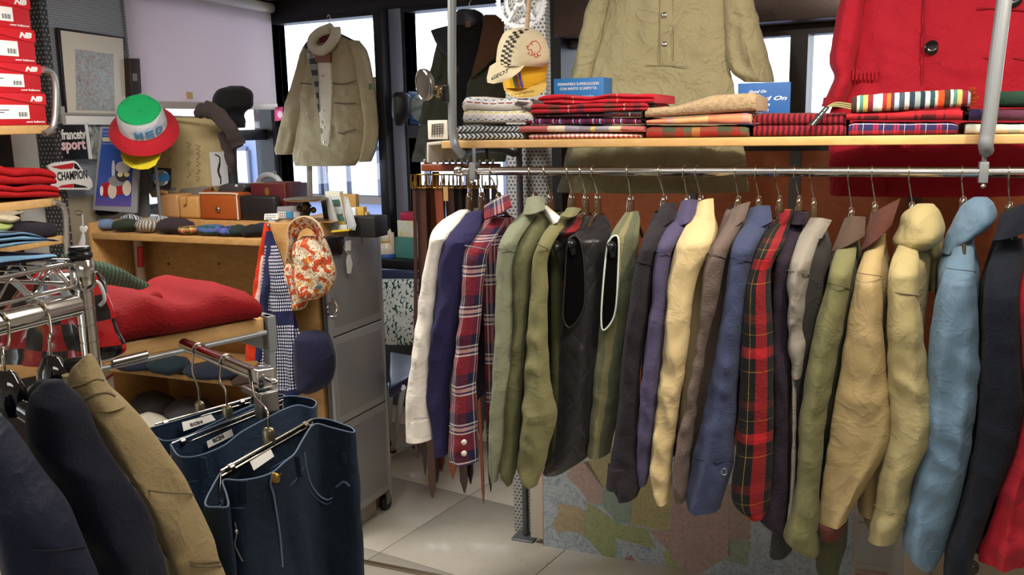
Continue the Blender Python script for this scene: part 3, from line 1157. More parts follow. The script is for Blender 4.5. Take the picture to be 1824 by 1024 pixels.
garment('jacket', 'purple navy cotton jacket between the charcoal and the cream jacket', 'jacket', fabric('purple navy cotton', '4d4868', .12), 1218,
        [(376, 1205, 1236), (400, 1190, 1226), (428, 1174, 1208), (460, 1166, 1193), (542, 1160, 1190), (638, 1147, 1180), (715, 1140, 1172), (816, 1135, 1160), (862, 1138, 1153)], hem=(1170, 840), neck=(1224, 350), bth=.024,
        collar=[(1197, 403), (1214, 358), (1243, 356), (1238, 390)], seams=((452, 6),))
garment('jacket', 'cream cotton jacket brightly lit from above', 'jacket', fabric('cream cotton', 'cdb98c', .08), 1240,
        [(368, 1242, 1270), (395, 1226, 1274), (420, 1212, 1272), (448, 1201, 1262), (500, 1190, 1240), (560, 1186, 1232), (638, 1179, 1224), (700, 1172, 1214), (745, 1167, 1207), (821, 1159, 1198), (867, 1160, 1195), (893, 1172, 1192)], hem=(1205, 860), neck=(1248, 350), fold=.012, bth=.024,
        collar=[(1223, 403), (1240, 361), (1271, 353), (1273, 392)])
garment('jacket', 'taupe wool jacket with a limp sleeve next to the cream jacket', 'jacket', fabric('taupe wool', '6c5e58', .1, fuzz=280), 1310,
        [(372, 1304, 1334), (400, 1292, 1322), (438, 1266, 1300), (470, 1256, 1290), (530, 1250, 1280), (600, 1241, 1262), (668, 1232, 1250), (766, 1211, 1235), (850, 1200, 1226), (892, 1203, 1222)], hem=(1235, 880), neck=(1315, 352), fold=.014,
        collar=[(1286, 414), (1303, 372), (1337, 359), (1325, 392)], seams=((456, 6),))
g14 = garment('jacket', 'blue wool and denim jacket with a snap at the hem', 'jacket', fabric('blue wool', '3f4869', .12, fuzz=320), 1346,
              [(378, 1335, 1372), (400, 1325, 1366), (428, 1308, 1354), (463, 1300, 1340), (571, 1285, 1326), (668, 1266, 1316), (760, 1248, 1309), (820, 1232, 1307), (890, 1222, 1288), (905, 1225, 1282)], hem=(1255, 890), neck=(1352, 352), bth=.022,
              collar=[(1320, 415), (1336, 370), (1372, 366), (1376, 394)], seams=((462, 6), (815, 6)), th=.045)
m = MB(); m.tube([RK.at(1290 + 5 * math.cos(k * .6), 840 + 6 * math.sin(k * .6), -.268) for k in range(12)], .001, 6); part('snap', m, CH, g14)
garment('jacket', 'red and black tartan fleece jacket', 'jacket', SHERPA, 1381,
        [(390, 1385, 1410), (410, 1366, 1404), (440, 1350, 1394), (470, 1340, 1376), (504, 1328, 1373), (613, 1321, 1378), (705, 1317, 1378), (802, 1311, 1377), (870, 1303, 1374), (905, 1312, 1370), (920, 1335, 1362)], hem=(1352, 900), neck=(1389, 352), bth=.022, th=.045,
        collar=[(372, 1398, 1412), (385, 1390, 1412), (398, 1384, 1408)], fold=.004)
garment('jacket', 'dark plum fleece jacket pressed against the tartan one', 'jacket', fabric('plum fleece', '2b2130', .15, fuzz=260), 1415,
        [(392, 1412, 1436), (420, 1396, 1424), (450, 1385, 1412), (490, 1378, 1404), (600, 1376, 1406), (700, 1377, 1408), (800, 1374, 1407), (870, 1366, 1406), (920, 1350, 1402), (950, 1385, 1397)], hem=(1400, 940), neck=(1424, 352), off=-.17, bth=.022,
        collar=[(376, 1424, 1440), (386, 1420, 1440), (398, 1410, 1436)])
g17 = garment('jacket', 'light grey short-sleeved jersey jacket with a wide collar', 'jacket', fabric('grey jersey', '8b867e', .08), 1443,
              [(395, 1440, 1478), (420, 1424, 1462), (456, 1411, 1450), (490, 1401, 1442), (540, 1402, 1436), (583, 1404, 1430), (640, 1408, 1434), (672, 1412, 1426)], hem=(1375, 1003), neck=(1450, 356), fold=.014,
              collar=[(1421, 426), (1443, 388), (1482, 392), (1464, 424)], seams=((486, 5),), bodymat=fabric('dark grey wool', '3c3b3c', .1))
m = MB(); sleeve(m, [(660, 1410, 1418), (760, 1411, 1418), (860, 1408, 1416), (950, 1400, 1408)], RK, -.2, .03, m=20)
part('front_edge', m, bpy.data.materials['grey jersey'], g17)
garment('jacket', 'olive green jacket with brown corduroy collar', 'jacket', fabric('olive green twill', '72724e', .1), 1511,
        [(415, 1500, 1528), (440, 1490, 1526), (470, 1481, 1522), (510, 1472, 1514), (570, 1455, 1504), (644, 1438, 1490), (700, 1429, 1480), (766, 1423, 1470), (863, 1417, 1461), (930, 1402, 1461), (955, 1391, 1461), (985, 1436, 1459)], hem=(1475, 1040), neck=(1517, 372), th=.045,
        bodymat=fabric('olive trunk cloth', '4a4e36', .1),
        collar=[(1481, 448), (1505, 388), (1542, 386), (1540, 420)], cmat=striped('brown corduroy', [(0, '5c4a40'), (.6, '3d3029')], .005, 0), seams=((508, 8), (940, 4)))
garment('jacket', 'tan jacket with reddish brown fur collar and brown knit cuff', 'jacket', fabric('tan waxed cotton', 'a8946a', .08, rough=.62), 1553,
        [(415, 1552, 1578), (440, 1542, 1576), (488, 1526, 1570), (530, 1517, 1572), (601, 1505, 1574), (693, 1491, 1582), (766, 1479, 1586), (814, 1472, 1574), (860, 1465, 1546), (906, 1460, 1520), (928, 1457, 1508)], hem=(1545, 930), neck=(1559, 362), th=.045, fold=.008,
        collar=[(1533, 447), (1550, 384), (1604, 353), (1588, 402)], cmat=fabric('brown fur', '5a3329', .3, fuzz=420, bump=.6),
        cuff=[(928, 1457, 1508), (940, 1456, 1505), (954, 1457, 1500)], cufmat=fabric('brown knit cuff', '5c2f28', .2, fuzz=400), seams=((489, 4),))
garment('jacket', 'khaki hooded jacket with hood hanging down its back', 'jacket', fabric('khaki waxed cotton', 'a89c70', .08, rough=.6), 1619,
        [(418, 1606, 1630), (440, 1598, 1634), (470, 1586, 1638), (510, 1582, 1638), (601, 1578, 1646), (692, 1582, 1658), (740, 1586, 1668), (770, 1582, 1671), (814, 1574, 1650), (851, 1566, 1629), (893, 1558, 1622), (930, 1550, 1612), (960, 1545, 1600)], hem=(1560, 958), neck=(1625, 362), th=.045, fold=.014,
        hood=(([(363, 1634, 1664), (378, 1612, 1676), (400, 1600, 1683), (425, 1588, 1681), (440, 1592, 1660), (448, 1606, 1640)], -.06), ([(400, 1645, 1682), (440, 1646, 1680), (480, 1648, 1675), (515, 1652, 1668)], .04)), seams=((522, 6), (905, 8)))
garment('parka', 'light blue hooded nylon jacket with gathered cuff', 'jacket', fabric('light blue nylon', '688399', .06, rough=.5), 1713,
        [(425, 1706, 1734), (450, 1695, 1736), (488, 1680, 1738), (536, 1666, 1740), (600, 1656, 1744), (700, 1650, 1742), (766, 1642, 1735), (830, 1632, 1724), (906, 1616, 1704), (965, 1608, 1684), (985, 1612, 1680), (1008, 1640, 1668)], hem=(1690, 960), neck=(1716, 352), th=.045, fold=.012,
        hood=(([(351, 1735, 1758), (364, 1714, 1772), (385, 1700, 1775), (407, 1690, 1760), (428, 1682, 1730), (450, 1679, 1700)], -.06),), seams=((481, 4), (972, 6)))
garment('jacket', 'dark navy wool jacket beside the light blue one', 'jacket', fabric('dark navy wool', '171c28', .15, fuzz=300), 1796,
        [(425, 1780, 1822), (470, 1760, 1824), (520, 1752, 1816), (601, 1748, 1818), (717, 1742, 1824), (796, 1734, 1812), (857, 1722, 1786), (918, 1704, 1764), (985, 1683, 1738), (1035, 1680, 1726)], hem=(1760, 1000), neck=(1798, 362), th=.045,
        collar=[(1769, 428), (1782, 380), (1834, 360), (1828, 414)])
garment('jacket', 'bright red padded jacket at the far end of the rail', 'jacket', fabric('red nylon', 'a01828', .08, rough=.55), 1868,
        [(440, 1836, 1880), (480, 1816, 1884), (540, 1812, 1884), (700, 1822, 1888), (780, 1812, 1884), (860, 1785, 1870), (948, 1758, 1850), (985, 1740, 1840), (998, 1742, 1836)], hem=(1845, 985), neck=(1876, 365), th=.045, fold=.013)
# ---------------------------------------------------------------- folded scarves on the maple shelf


def folded(name, lab, cat, mat, x0, x1, yt, yb, v=.02, depth=.27, layers=2, group=None, wob=.006, roll=False, seed=None, n=30, fringe=None, pl=RK, zb=None, bulge=.014):
    """a folded textile lying along the shelf; yt = (left top, right top) image rows, yb = resting row"""
    seed = seed or x0 * .17 + len(name) + layers * .3
    zb = ST if zb is None else zb

    def rk(u, v, z):
        return V((pl.p.x, pl.p.y, 0)) + pl.e1 * u + pl.e2 * v + ZZ * z
    yl, yr = yt if isinstance(yt, tuple) else (yt, yt)
    bl, br = yb if isinstance(yb, tuple) else (yb, yb)
    A, B = pl.at(x0, bl, v), pl.at(x1, br, v)
    z0a, z0b = max(A.z, zb), max(B.z, zb)
    if abs(z0a - zb) < .012: z0a = zb
    if abs(z0b - zb) < .012: z0b = zb
    h0, h1 = pl.at(x0, yl, v).z - z0a, pl.at(x1, yr, v).z - z0b
    ua, ub = (A - pl.p).dot(pl.e1), (B - pl.p).dot(pl.e1)
    m = MB()
    R = []
    for i in range(n + 1):
        f = i / n
        u = ua + (ub - ua) * f
        e = min(f, 1 - f) * n
        sc = 1 if e >= 1.5 else (.86 if e < .5 else .97)
        h = (h0 + (h1 - h0) * f - .0022 - (.5 - .5 * noise.noise(V((u * 9, seed, 0)))) * wob * .8) * sc if wob < .008 else (h0 + (h1 - h0) * f + noise.noise(V((u * 9, seed, 0))) * wob) * sc
        z0 = z0a + (z0b - z0a) * f + .001
        vv = v + noise.noise(V((u * 7, seed, 5))) * .011
        P = [(depth, 0), (.006 + bulge, 0)]
        for L in range(layers):
            for k in range(1, 6):
                p = -math.pi / 2 + math.pi * k / 6
                P.append((bulge - bulge * math.cos(p), (L + .5 + .5 * math.sin(p)) / layers))
            if L < layers - 1:
                P.append((bulge * 1.07, (L + 1) / layers))
        P += [(.016 + bulge, 1.0), (depth * .5, 1.03), (depth, .96)]
        R.append([rk(u + noise.noise(V((z * 40, seed, i == 0))) * .002, vv + p + noise.noise(V((u * 20, z * 9, seed))) * .003, z0 + h * z + (-abs(noise.noise(V((u * 16, p * 14, seed + z)))) * wob * .5 * z if z > .02 else 0)) for p, z in P])
    m.rings(R)
    o = part(name, m, mat, None, sharp=75)
    tag(o, lab, cat, group)
    if fringe:
        mm = MB()
        for i in range(14):
            f = i / 13
            q = rk(ub - .002, v + .015 + .05 * random.random(), z0b + h1 * (.1 + .85 * f))
            mm.tube([q, q + pl.e1 * (.012 + .012 * random.random()) - ZZ * .004 * random.random()], .0022, 5)
        fr = part('fringe', mm, fringe, o)
    return o


KS = 'folded scarves and knits on the maple shelf'
t = NT('fair isle knit')
uu, vv = t.uv()
def_h = t.math('FRACT', t.math('DIVIDE', uu, .082))
row = t.ramp(def_h, [(0, lin('e4e0dc')), (.12, lin('8b3a3e')), (.17, lin('e8e4e0')), (.24, lin('4f7fae')), (.33, lin('dcd8da')), (.42, lin('d8b9bd')), (.5, lin('e4e0dc')), (.56, lin('d9c86a')), (.68, lin('e4e0dc')), (.74, lin('7ea0c0')), (.80, lin('e4e0dc'))])
zig = t.math('ABSOLUTE', t.math('SUBTRACT', t.math('FRACT', t.math('DIVIDE', vv, .026)), .5))
chk = t.math('LESS_THAN', t.math('ABSOLUTE', t.math('SUBTRACT', t.math('FRACT', t.math('MULTIPLY', t.math('ADD', uu, t.math('MULTIPLY', zig, .02)), 62)), .5)), .27)
FAIR = finish_cloth(t, t.mix(chk, lin('e6e2de'), row), fuzz=300)
t = NT('chevron knit')
uu, vv = t.uv()
zig = t.math('ABSOLUTE', t.math('SUBTRACT', t.math('FRACT', t.math('DIVIDE', vv, .024)), .5))
chv = t.math('FRACT', t.math('DIVIDE', t.math('ADD', vv, t.math('MULTIPLY', t.math('ABSOLUTE', t.math('SUBTRACT', t.math('FRACT', t.math('DIVIDE', uu, .05)), .5)), .045)), .014))
CHEV = finish_cloth(t, t.mix(t.math('GREATER_THAN', chv, .55), lin('c9cfd2'), lin('3b4046')), fuzz=300)
folded('folded_scarf', 'grey and white knit scarf with chevron pattern, at the bottom under the fair isle one', 'scarf', CHEV, 814, 930, 221, 246, layers=2, group=KS)
folded('folded_scarf', 'fair isle knit scarf in white, blue, yellow and red, topmost at the pole', 'scarf', FAIR, 823, 948, (172, 176), 219, v=.01, layers=2, group=KS, wob=.008)
mm = MB()
q = bpy.data.objects['folded_scarf.001']
for i in range(26):
    p = RK.at(915 + random.random() * 36, 178 + random.random() * 34, .005 + random.random() * .02)
    mm.tube([p, p + RK.e1 * (.02 + .015 * random.random()) + ZZ * (random.random() - .5) * .012], .004, 5)
part('fringe', mm, fabric('speckled fringe yarn', '6e625c', .5, fuzz=200), q)
HOUND = plaid('red white houndstooth', [(0, 'b8262c'), (.5, 'efe8e0')], [(0, 'b8262c'), (.5, 'efe8e0')], .014, .014, mixf=.5, twill=140)
CRM = plaid('cream rose grey plaid', [(0, 'b56a66'), (.3, 'd8c9a8'), (.5, '8b93a4'), (.75, 'c8837a')], [(0, 'b0595c'), (.25, 'dccfae'), (.32, 'e6ddc4'), (.4, '97a0b0'), (.52, '7f8798'), (.62, 'd9c86a'), (.66, '97a0b0'), (.78, 'dccfae'), (.88, 'b86a64')], .09, .34, mixf=.8)
PURP = striped('purple red pinstripe', [(0, '5c1c34'), (.2, '8f1f38'), (.3, 'c9c3d6'), (.34, '3b2a5e'), (.45, '8f1f38'), (.55, '2c2346'), (.62, 'd9d4e0'), (.65, '6f6fae'), (.72, '7a1c34'), (.88, '38284f')], .06, 1)
DARK = plaid('charcoal red tartan', [(0, '1e2226'), (.3, '7c1f2b'), (.5, '1e2226'), (.6, 'c9c9c4'), (.62, '1e2226')], [(0, '1f2428'), (.3, '6e1d29'), (.45, '22303a'), (.6, 'cfcfca'), (.63, '1f2428')], .05, .12)
REDT = plaid('red green tartan', [(0, 'a51c2b'), (.45, '27463a'), (.65, 'a51c2b'), (.8, 'd9b54a'), (.82, 'a51c2b')], [(0, 'b01e2d'), (.35, '234236'), (.55, 'b01e2d'), (.7, 'e2ddd0'), (.72, 'b01e2d'), (.86, '1d2a40')], .045, .16)
folded('folded_scarf', 'thin red and white houndstooth scarf lying on the shelf board', 'scarf', HOUND, 941, 1140, 236, 246, layers=1, group=KS, wob=.002)
folded('folded_scarf', 'cream, rose and grey checked scarf above the houndstooth one', 'scarf', CRM, 926, 1146, 222, 236, v=.01, layers=1, group=KS, wob=.003)
folded('folded_scarf', 'purple and red pinstriped scarf in the middle of its stack', 'scarf', PURP, 938, 1140, 208, 222, v=.015, layers=1, group=KS, wob=.003, fringe=fabric('dark fringe', '2a1d22'))
folded('folded_scarf', 'charcoal and red tartan scarf above the purple striped scarf', 'scarf', DARK, 932, 1142, (204, 197), 209, v=.012, layers=1, group=KS, wob=.004, fringe=bpy.data.materials['dark fringe'])
folded('folded_scarf', 'red and green tartan scarf under the crumpled red one', 'scarf', REDT, 946, 1152, (186, 182), (204, 198), v=.006, layers=2, group=KS, wob=.008, fringe=bpy.data.materials['dark fringe'])
folded('folded_scarf', 'crumpled bright red tartan scarf, topmost before the blue box', 'scarf', plaid('bright red tartan', [(0, 'b8172a'), (.8, '8e1424'), (.9, 'b8172a')], [(0, 'bd1a2c'), (.6, '2c4a3c'), (.66, 'bd1a2c'), (.8, 'd8c9a0'), (.82, 'bd1a2c')], .05, .13, mode='MIX'), 958, 1164, (170, 168), (187, 184), v=.02, layers=2, group=KS, wob=.012)
GRN = plaid('green red tartan', [(0, '3f4a38'), (.5, '8a2a28'), (.8, '3f4a38')], [(0, 'a8342c'), (.3, '474f3a'), (.55, '9a2e28'), (.7, '5a6146'), (.85, 'c98a4a')], .1, .15)
CORAL = plaid('coral and mauve plaid', [(0, 'dd8a6c'), (.4, '9a86b4'), (.5, 'e0a06c'), (.8, 'd86a5a')], [(0, 'dc7a66'), (.3, 'b08aa8'), (.38, 'e0a878'), (.7, 'e3b784'), (.85, 'cf6a58')], .06, .2)
folded('folded_scarf', 'green and red tartan scarf under the coral one', 'scarf', GRN, 1150, 1332, 222, 243, layers=1, group=KS)
folded('folded_scarf', 'coral and mauve checked scarf below the oatmeal knit', 'scarf', CORAL, 1150, 1337, (210, 197), 222, v=.012, layers=1, group=KS, fringe=fabric('grey fringe', '77706a'))
folded('folded_scarf', 'fluffy oatmeal knit scarf bulging at one end', 'scarf', fabric('oatmeal bouclé', 'b39c7c', .35, vs=90, fuzz=180), 1148, 1346, (188, 164), (210, 198), v=.01, layers=1, group=KS, wob=.016)
RIB = NT('maroon rib knit')
_u, _v = RIB.uv()
_s = RIB.math('SINE', RIB.math('MULTIPLY', _v, 2 * math.pi / .0135))
RIBM = finish_cloth(RIB, RIB.mix(RIB.math('GREATER_THAN', _s, -.1), lin('4a101c'), lin('92202f')), fuzz=260)
kn = folded('folded_knit', 'maroon ribbed knit with a small black tag', 'knit', RIBM, 1341, 1506, (200, 199), 242, layers=2, group=KS, wob=.005, n=40)
m = MB()
P = [RK.at(1470, 188, -.012), RK.at(1478, 192, -.012), RK.at(1452, 224, -.012), RK.at(1439, 223, -.012)]
m.prism(P, RK.e2 * .0015)
tg = part('swing_tag', m, plain('black card', '1e1f24', .5), kn, label='black swing tag')
m = MB()
for k, (f0, f1) in enumerate(((.04, .34), (.38, .5), (.54, .72), (.76, .94))):
    a_, b_ = (P[2] + P[3]) / 2, (P[0] + P[1]) / 2
    m.tube([a_.lerp(b_, f0) - RK.e2 * .001, a_.lerp(b_, f1) - RK.e2 * .001], .0012, 4)
part('small_print', m, WHITE, tg, kind='stuff')
m = MB()
for k in range(3):
    m.tube(smooth_path([RK.at(1474, 190, -.008), RK.at(1490, 183 + 3 * k, -.006), RK.at(1516, 186 + 4 * k, .0)], 4), .0022, 6)
part('cord', m, fabric('straw cord', '8c8a60'), kn)
STR = striped('multicolour wool stripe', [(0, '3b2f28'), (.06, 'c9c7bd'), (.09, '4c7f74'), (.13, 'd9b36a'), (.18, '7c2430'), (.24, 'b9c6cf'), (.29, 'e6dfd4'), (.34, '9a2a30'), (.39, 'c8702f'), (.43, '5b2b3c'), (.47, 'a8b9cc'), (.52, '3e4a5c'), (.58, 'c9c1b6'), (.63, '26364a'), (.69, '8f9c9c'), (.75, '22303f'), (.8, 'c9ccc9'), (.85, '2c4a52'), (.9, 'd8b9a6'), (.93, 'd2481c')], .21, 1)
folded('folded_scarf', 'navy and red tartan scarf at the bottom under the red one', 'scarf', plaid('navy red tartan', [(0, '2a2550'), (.4, 'a8202f'), (.6, '2a2550'), (.9, 'e6e2ea'), (.94, '2a2550')], [(0, '2a2550'), (.2, 'c4222c'), (.3, '2a2550'), (.35, 'c4222c'), (.45, '2a2550'), (.7, 'e6e2ea'), (.73, '2a2550')], .06, .048), 1511, 1705, 215, 239, layers=1, group=KS)
folded('folded_scarf', 'red and maroon checked scarf under the striped roll', 'scarf', plaid('red maroon check', [(0, 'b81f2a'), (.6, '4a1820')], [(0, 'c0222c'), (.2, '4a1820'), (.26, 'c0222c'), (.32, '5a1a22'), (.58, 'c0222c'), (.7, '4a1820'), (.73, 'c0222c')], .07, .13), 1507, 1714, (198, 190), 215, v=.012, layers=1, group=KS, fringe=fabric('dark red fringe', '3a1418'))
sr = folded('folded_scarf', 'multicoloured striped wool scarf with orange end, topmost before the red coat', 'scarf', STR, 1516, 1728, (166, 154), (202, 190), v=.004, layers=1, group=KS, wob=.006, fringe=fabric('orange fringe', 'b5441c'))
folded('folded_scarf', 'white, brown and teal checked scarf at the far end, lowest', 'scarf', plaid('white teal check', [(0, 'd9d6c6'), (.5, 'c6c9bd')], [(0, 'd9d6c6'), (.25, '3a4a3c'), (.32, '9a5a34'), (.4, '2c3c34'), (.5, 'd9d6c6'), (.7, '7fb6bc'), (.9, 'd9d6c6')], .08, .13), 1720, 1880, 216, 238, layers=1, group=KS)
folded('folded_scarf', 'brown and purple checked scarf in the middle at the far end', 'scarf', plaid('brown purple check', [(0, '5a2f30'), (.6, '33264a')], [(0, '33264a'), (.3, '6b3232'), (.7, '472838')], .1, .2), 1726, 1884, 191, 216, v=.012, layers=1, group=KS)
folded('folded_scarf', 'dark green scarf with yellow stripes, topmost at the far end', 'scarf', striped('green yellow stripe', [(0, '1f3a2c'), (.45, 'd8c23a'), (.49, '1f3a2c'), (.55, 'd8c23a'), (.6, '15171a'), (.9, '1f3a2c')], .13, 1), 1776, 1886, (160, 158), 191, v=.02, layers=1, group=KS)

# ---------------------------------------------------------------- things standing behind the scarves
SHB = Pl(RK.p, RDEG)


def standbox(name, lab, cat, mat, x0, x1, yt, z, v, depth, pl=RK, bevel=.002, group=None):
    a, b = wa(pl, x0, yt + 20, v), wa(pl, x1, yt + 20, v)
    zt = pl.at((x0 + x1) / 2, yt, v).z
    o = thing(name, lab, cat, V((pl.p.x, pl.p.y, 0)) + pl.e1 * (a + b) / 2 + pl.e2 * v + ZZ * z, group)
    m = MB()
    m.box(V((pl.p.x, pl.p.y, 0)) + pl.e1 * a + pl.e2 * v + ZZ * (z + .0008), pl.e1 * (b - a), pl.e2 * depth, ZZ * (zt - z - .0008))
    part('body', m, mat, o, bevel=bevel)
    return o, a, b, zt


bx, a, b, zt = standbox('pedal_strap_box', 'blue cardboard box with white print standing behind the red scarves', 'box', plain('blue card box', '2c7cc4', .45), 986, 1075, 139, ST, .31, .1)
o_ = rk(a, .31, zt)
text('FERMAPIEDI SUPERLEGGERI', rk((a + b) / 2, .3095, zt - .022), RK.e1, ZZ, .0085, WHITE, bx, width=(b - a) * .82, center=True, bold=.01)
text('CON INVITO SCARPETTA', rk((a + b) / 2, .3095, zt - .036), RK.e1, ZZ, .0085, WHITE, bx, width=(b - a) * .74, center=True, bold=.01)
text('Campagnolo', rk((a + b) / 2, .3095, zt - .066), RK.e1, ZZ, .016, WHITE, bx, width=(b - a) * .6, center=True, shear=.35)
sg, a, b, zt = standbox('sign', 'blue cardboard sign reading Good On in white italics', 'sign', plain('royal blue card', '1f5fa6', .5), 1314, 1408, 147, ST, .36, .008)
for k, (x, y, h, w) in enumerate(((1340, 166, .0085, .05), (1336, 180, .013, .115), (1340, 190, .011, .06), (1344, 199, .010, .05))):
    text('Good On', RK.at(x - 6, y, .3595), RK.e1, ZZ, h, WHITE, sg, width=w, shear=.35, bold=.025)
cd, a, b, zt = standbox('sketch_card', 'small cream card with a black line sketch at the shelf end', 'card', plain('cream card', 'd9d2c2', .7), 762, 797, 214, ST, .16, .006)
m = MB()
for k in range(5):
    x = 770 + k * 4.5
    m.tube([RK.at(x, 222, .158), RK.at(x - 1, 244, .158)], .001, 5)
    m.tube([RK.at(768, 222 + k * 4, .158), RK.at(790, 220 + k * 4, .158)], .001, 5)
part('sketch', m, BLACK, cd)

# ---------------------------------------------------------------- cycling caps on a stand
cst = thing('cap_stand', 'slim wooden display stick holding two cycling caps and a chainset', 'stand', rk(ru(938, 200, .26), .26, ST))
m = MB()
cp = ru(938, 60, .26)
m.lathe(rk(cp, .26, ST), [(.06, 0), (.06, .008), (.02, .012)], 20)
m.tube([rk(cp, .26, ST + .01), rk(cp, .26, RK.at(938, 56, .26).z), RK.at(942, 12, .26), RK.at(944, -40, .26)], .007, 8)
part('stick', m, wood('pale stick', 'b59a78', '9a7f5c'), cst)


def cap_bowl(mb, rows, v, th=.085, seed=2, fold=.003):
    sleeve(mb, rows, RK, v, th, n=36, m=36, fold=fold, seed=seed, hollow=True, sq=2.0)


yc = thing('cycling_cap', 'yellow cycling cap with purple and green stripe, under the cream cap', 'cap', RK.at(935, 140, .22))
m = MB()
cap_bowl(m, [(96, 905, 960), (105, 895, 975), (118, 893, 976), (130, 895, 974), (148, 898, 970), (158, 902, 962)], .245, .075)
part('crown', m, fabric('yellow cotton', 'e3b02c', .06), yc)
m = MB()
P = [(895, 147), (905, 155), (925, 158), (950, 153), (972, 145), (974, 152), (968, 163), (955, 171), (930, 176), (908, 170), (898, 160)]
m.prism([RK.at(x, y, .165 + .05 * (1 - (y - 145) / 31)) for x, y in P], RK.e2 * .003)
part('peak', m, fabric('yellow peak', 'e6c46a', .05), yc)
for x, c in ((918, '8a3a3a'), (925, '5d4f9a'), (914, '3f6b3a')):
    m = MB()
    m.tube(smooth_path([RK.at(x - 2, 122, .172), RK.at(x + 1, 138, .168), RK.at(x + 6, 156, .166)], 5), .0045, 8, flat=.4, up=RK.e1)
    part('ribbon', m, fabric('cap ribbon ' + c, c), yc)
text('Campagnolo', RK.at(911, 172, .158), (RK.at(950, 168, .16) - RK.at(911, 174, .16)), ZZ, .011, BLACK, yc, width=.075, shear=.3)
pc = thing('cycling_cap', 'cream cycling cap with checkered band and red lion emblem', 'cap', RK.at(930, 90, .2))
m = MB()
t = NT('cream cap cotton with checks')
CAPC = fabric('cream cap cotton', 'd3c6a4', .05)
cap_bowl(m, [(50, 920, 945), (56, 905, 958), (68, 895, 970), (85, 888, 977), (100, 886, 979), (112, 886, 976), (120, 892, 965)], .2, .085)
part('crown', m, CAPC, pc)
m = MB(); m.ball(RK.at(934, 51, .2), .008, .008, .005); part('crown_button', m, CAPC, pc)
m = MB()
P = [(872, 118), (885, 110), (905, 113), (926, 118), (935, 116), (925, 128), (912, 138), (895, 146), (878, 149), (868, 147), (867, 138)]
m.prism([RK.at(x, y, .10 + .03 * (1 - (y - 110) / 40)) for x, y in P], RK.e2 * .003)
part('peak', m, CAPC, pc)
text('PEUGEOT'[3:], RK.at(874, 144, .0955), (RK.at(915, 124, .0955) - RK.at(874, 144, .0955)), (RK.e1 * .35 + ZZ).normalized(), .014, BLACK, pc, width=.062, bold=.02)
cw = [o for o in pc.children if o.name.startswith('crown') and 'button' not in o.name][0]
m = MB()
EDG = [(925, 51), (915, 56), (907, 64), (901, 73), (897, 82), (894, 91), (892, 100), (891, 109), (892, 117)]
for r in range(17):
    f = r / 17 * (len(EDG) - 1)
    i = min(int(f), len(EDG) - 2)
    def E_(ff):
        i = min(int(ff), len(EDG) - 2); g_ = ff - i
        return EDG[i][0] + (EDG[i + 1][0] - EDG[i][0]) * g_, EDG[i][1] + (EDG[i + 1][1] - EDG[i][1]) * g_
    (xa, ya), (xb, yb) = E_(f), E_(f + .47)
    for c in range(3):
        if (r + c) % 2:
            continue
        w0, w1 = c * 6.2, c * 6.2 + 6
        q = [surf(cw, x, y, .0012) for x, y in ((xa + w0, ya), (xa + w1, ya + 1), (xb + w1, yb + 1), (xb + w0, yb))]
        m.prism(q, -cF * .0006)
part('check_band', m, BLACK, pc, kind='stuff')
m = MB()
LION = [[(941, 84), (943, 79), (948, 74), (955, 73), (960, 77), (963, 85), (961, 91), (956, 95), (960, 100), (963, 98)], [(941, 84), (938, 81), (941, 89), (946, 88), (949, 93), (945, 99), (950, 98), (953, 94)], [(953, 95), (952, 101), (958, 102), (957, 96)], [(949, 74), (945, 76), (949, 80)], [(944, 92), (940, 95), (943, 97)]]
for l in LION:
    m.tube([surf(cw, x, y, .0012) for x, y in l], .0012, 5)
part('lion_emblem', m, plain('red embroidery', 'c2352a', .7), pc)

# chainset
chs = thing('bicycle_chainset', 'silver bicycle chainrings with crank hanging above the caps', 'bicycle part', RK.at(930, 0, .3))
c0 = RK.at(928, 2, .3)
SIL = plain('cast aluminium', 'dfe2e4', .4, .7)
for rr_, nt_, dv, nm in ((.083, 46, 0, 'outer_chainring'), (.062, 34, .012, 'inner_chainring')):
    m = MB()
    O, I = [], []
    for k in range(nt_ * 4):
        a = 2 * math.pi * k / (nt_ * 4)
        r = rr_ + (.0045 if k % 4 in (0, 1) else 0)
        O.append(c0 + RK.e2 * dv + RK.e1 * (r * math.cos(a)) + ZZ * (r * math.sin(a)))
        I.append(c0 + RK.e2 * dv + RK.e1 * ((rr_ - .013) * math.cos(a)) + ZZ * ((rr_ - .013) * math.sin(a)))
    tv = RK.e2 * .003
    m.rings([O, [p + tv for p in O], [p + tv for p in I], I, O], cap=False)
    part(nm, m, SIL, chs, smooth=False)
m = MB()
for k in range(5):
    a = 2 * math.pi * k / 5 + .3
    d = RK.e1 * math.cos(a) + ZZ * math.sin(a)
    m.tube([c0 - RK.e2 * .006, c0 + d * .074 - RK.e2 * .001], [.012, .007], 8, flat=.4)
    m.lathe(c0 + d * .066 - RK.e2 * .006, [(.006, 0), (.006, .01), (.004, .012)], 8, RK.e2)
m.lathe(c0 - RK.e2 * .014, [(.018, 0), (.018, .012), (.01, .016)], 16, RK.e2)
m.tube([c0 - RK.e2 * .016, c0 - RK.e2 * .02 + ZZ * .17 - RK.e1 * .05], [.012, .009], 10, flat=.6)
part('crank', m, SIL, chs)
m = MB()
m.tube([RK.at(905, -20, .28), RK.at(915, 18, .28), RK.at(928, 32, .285)], .0025, 6)
part('wire', m, NICKEL, chs)

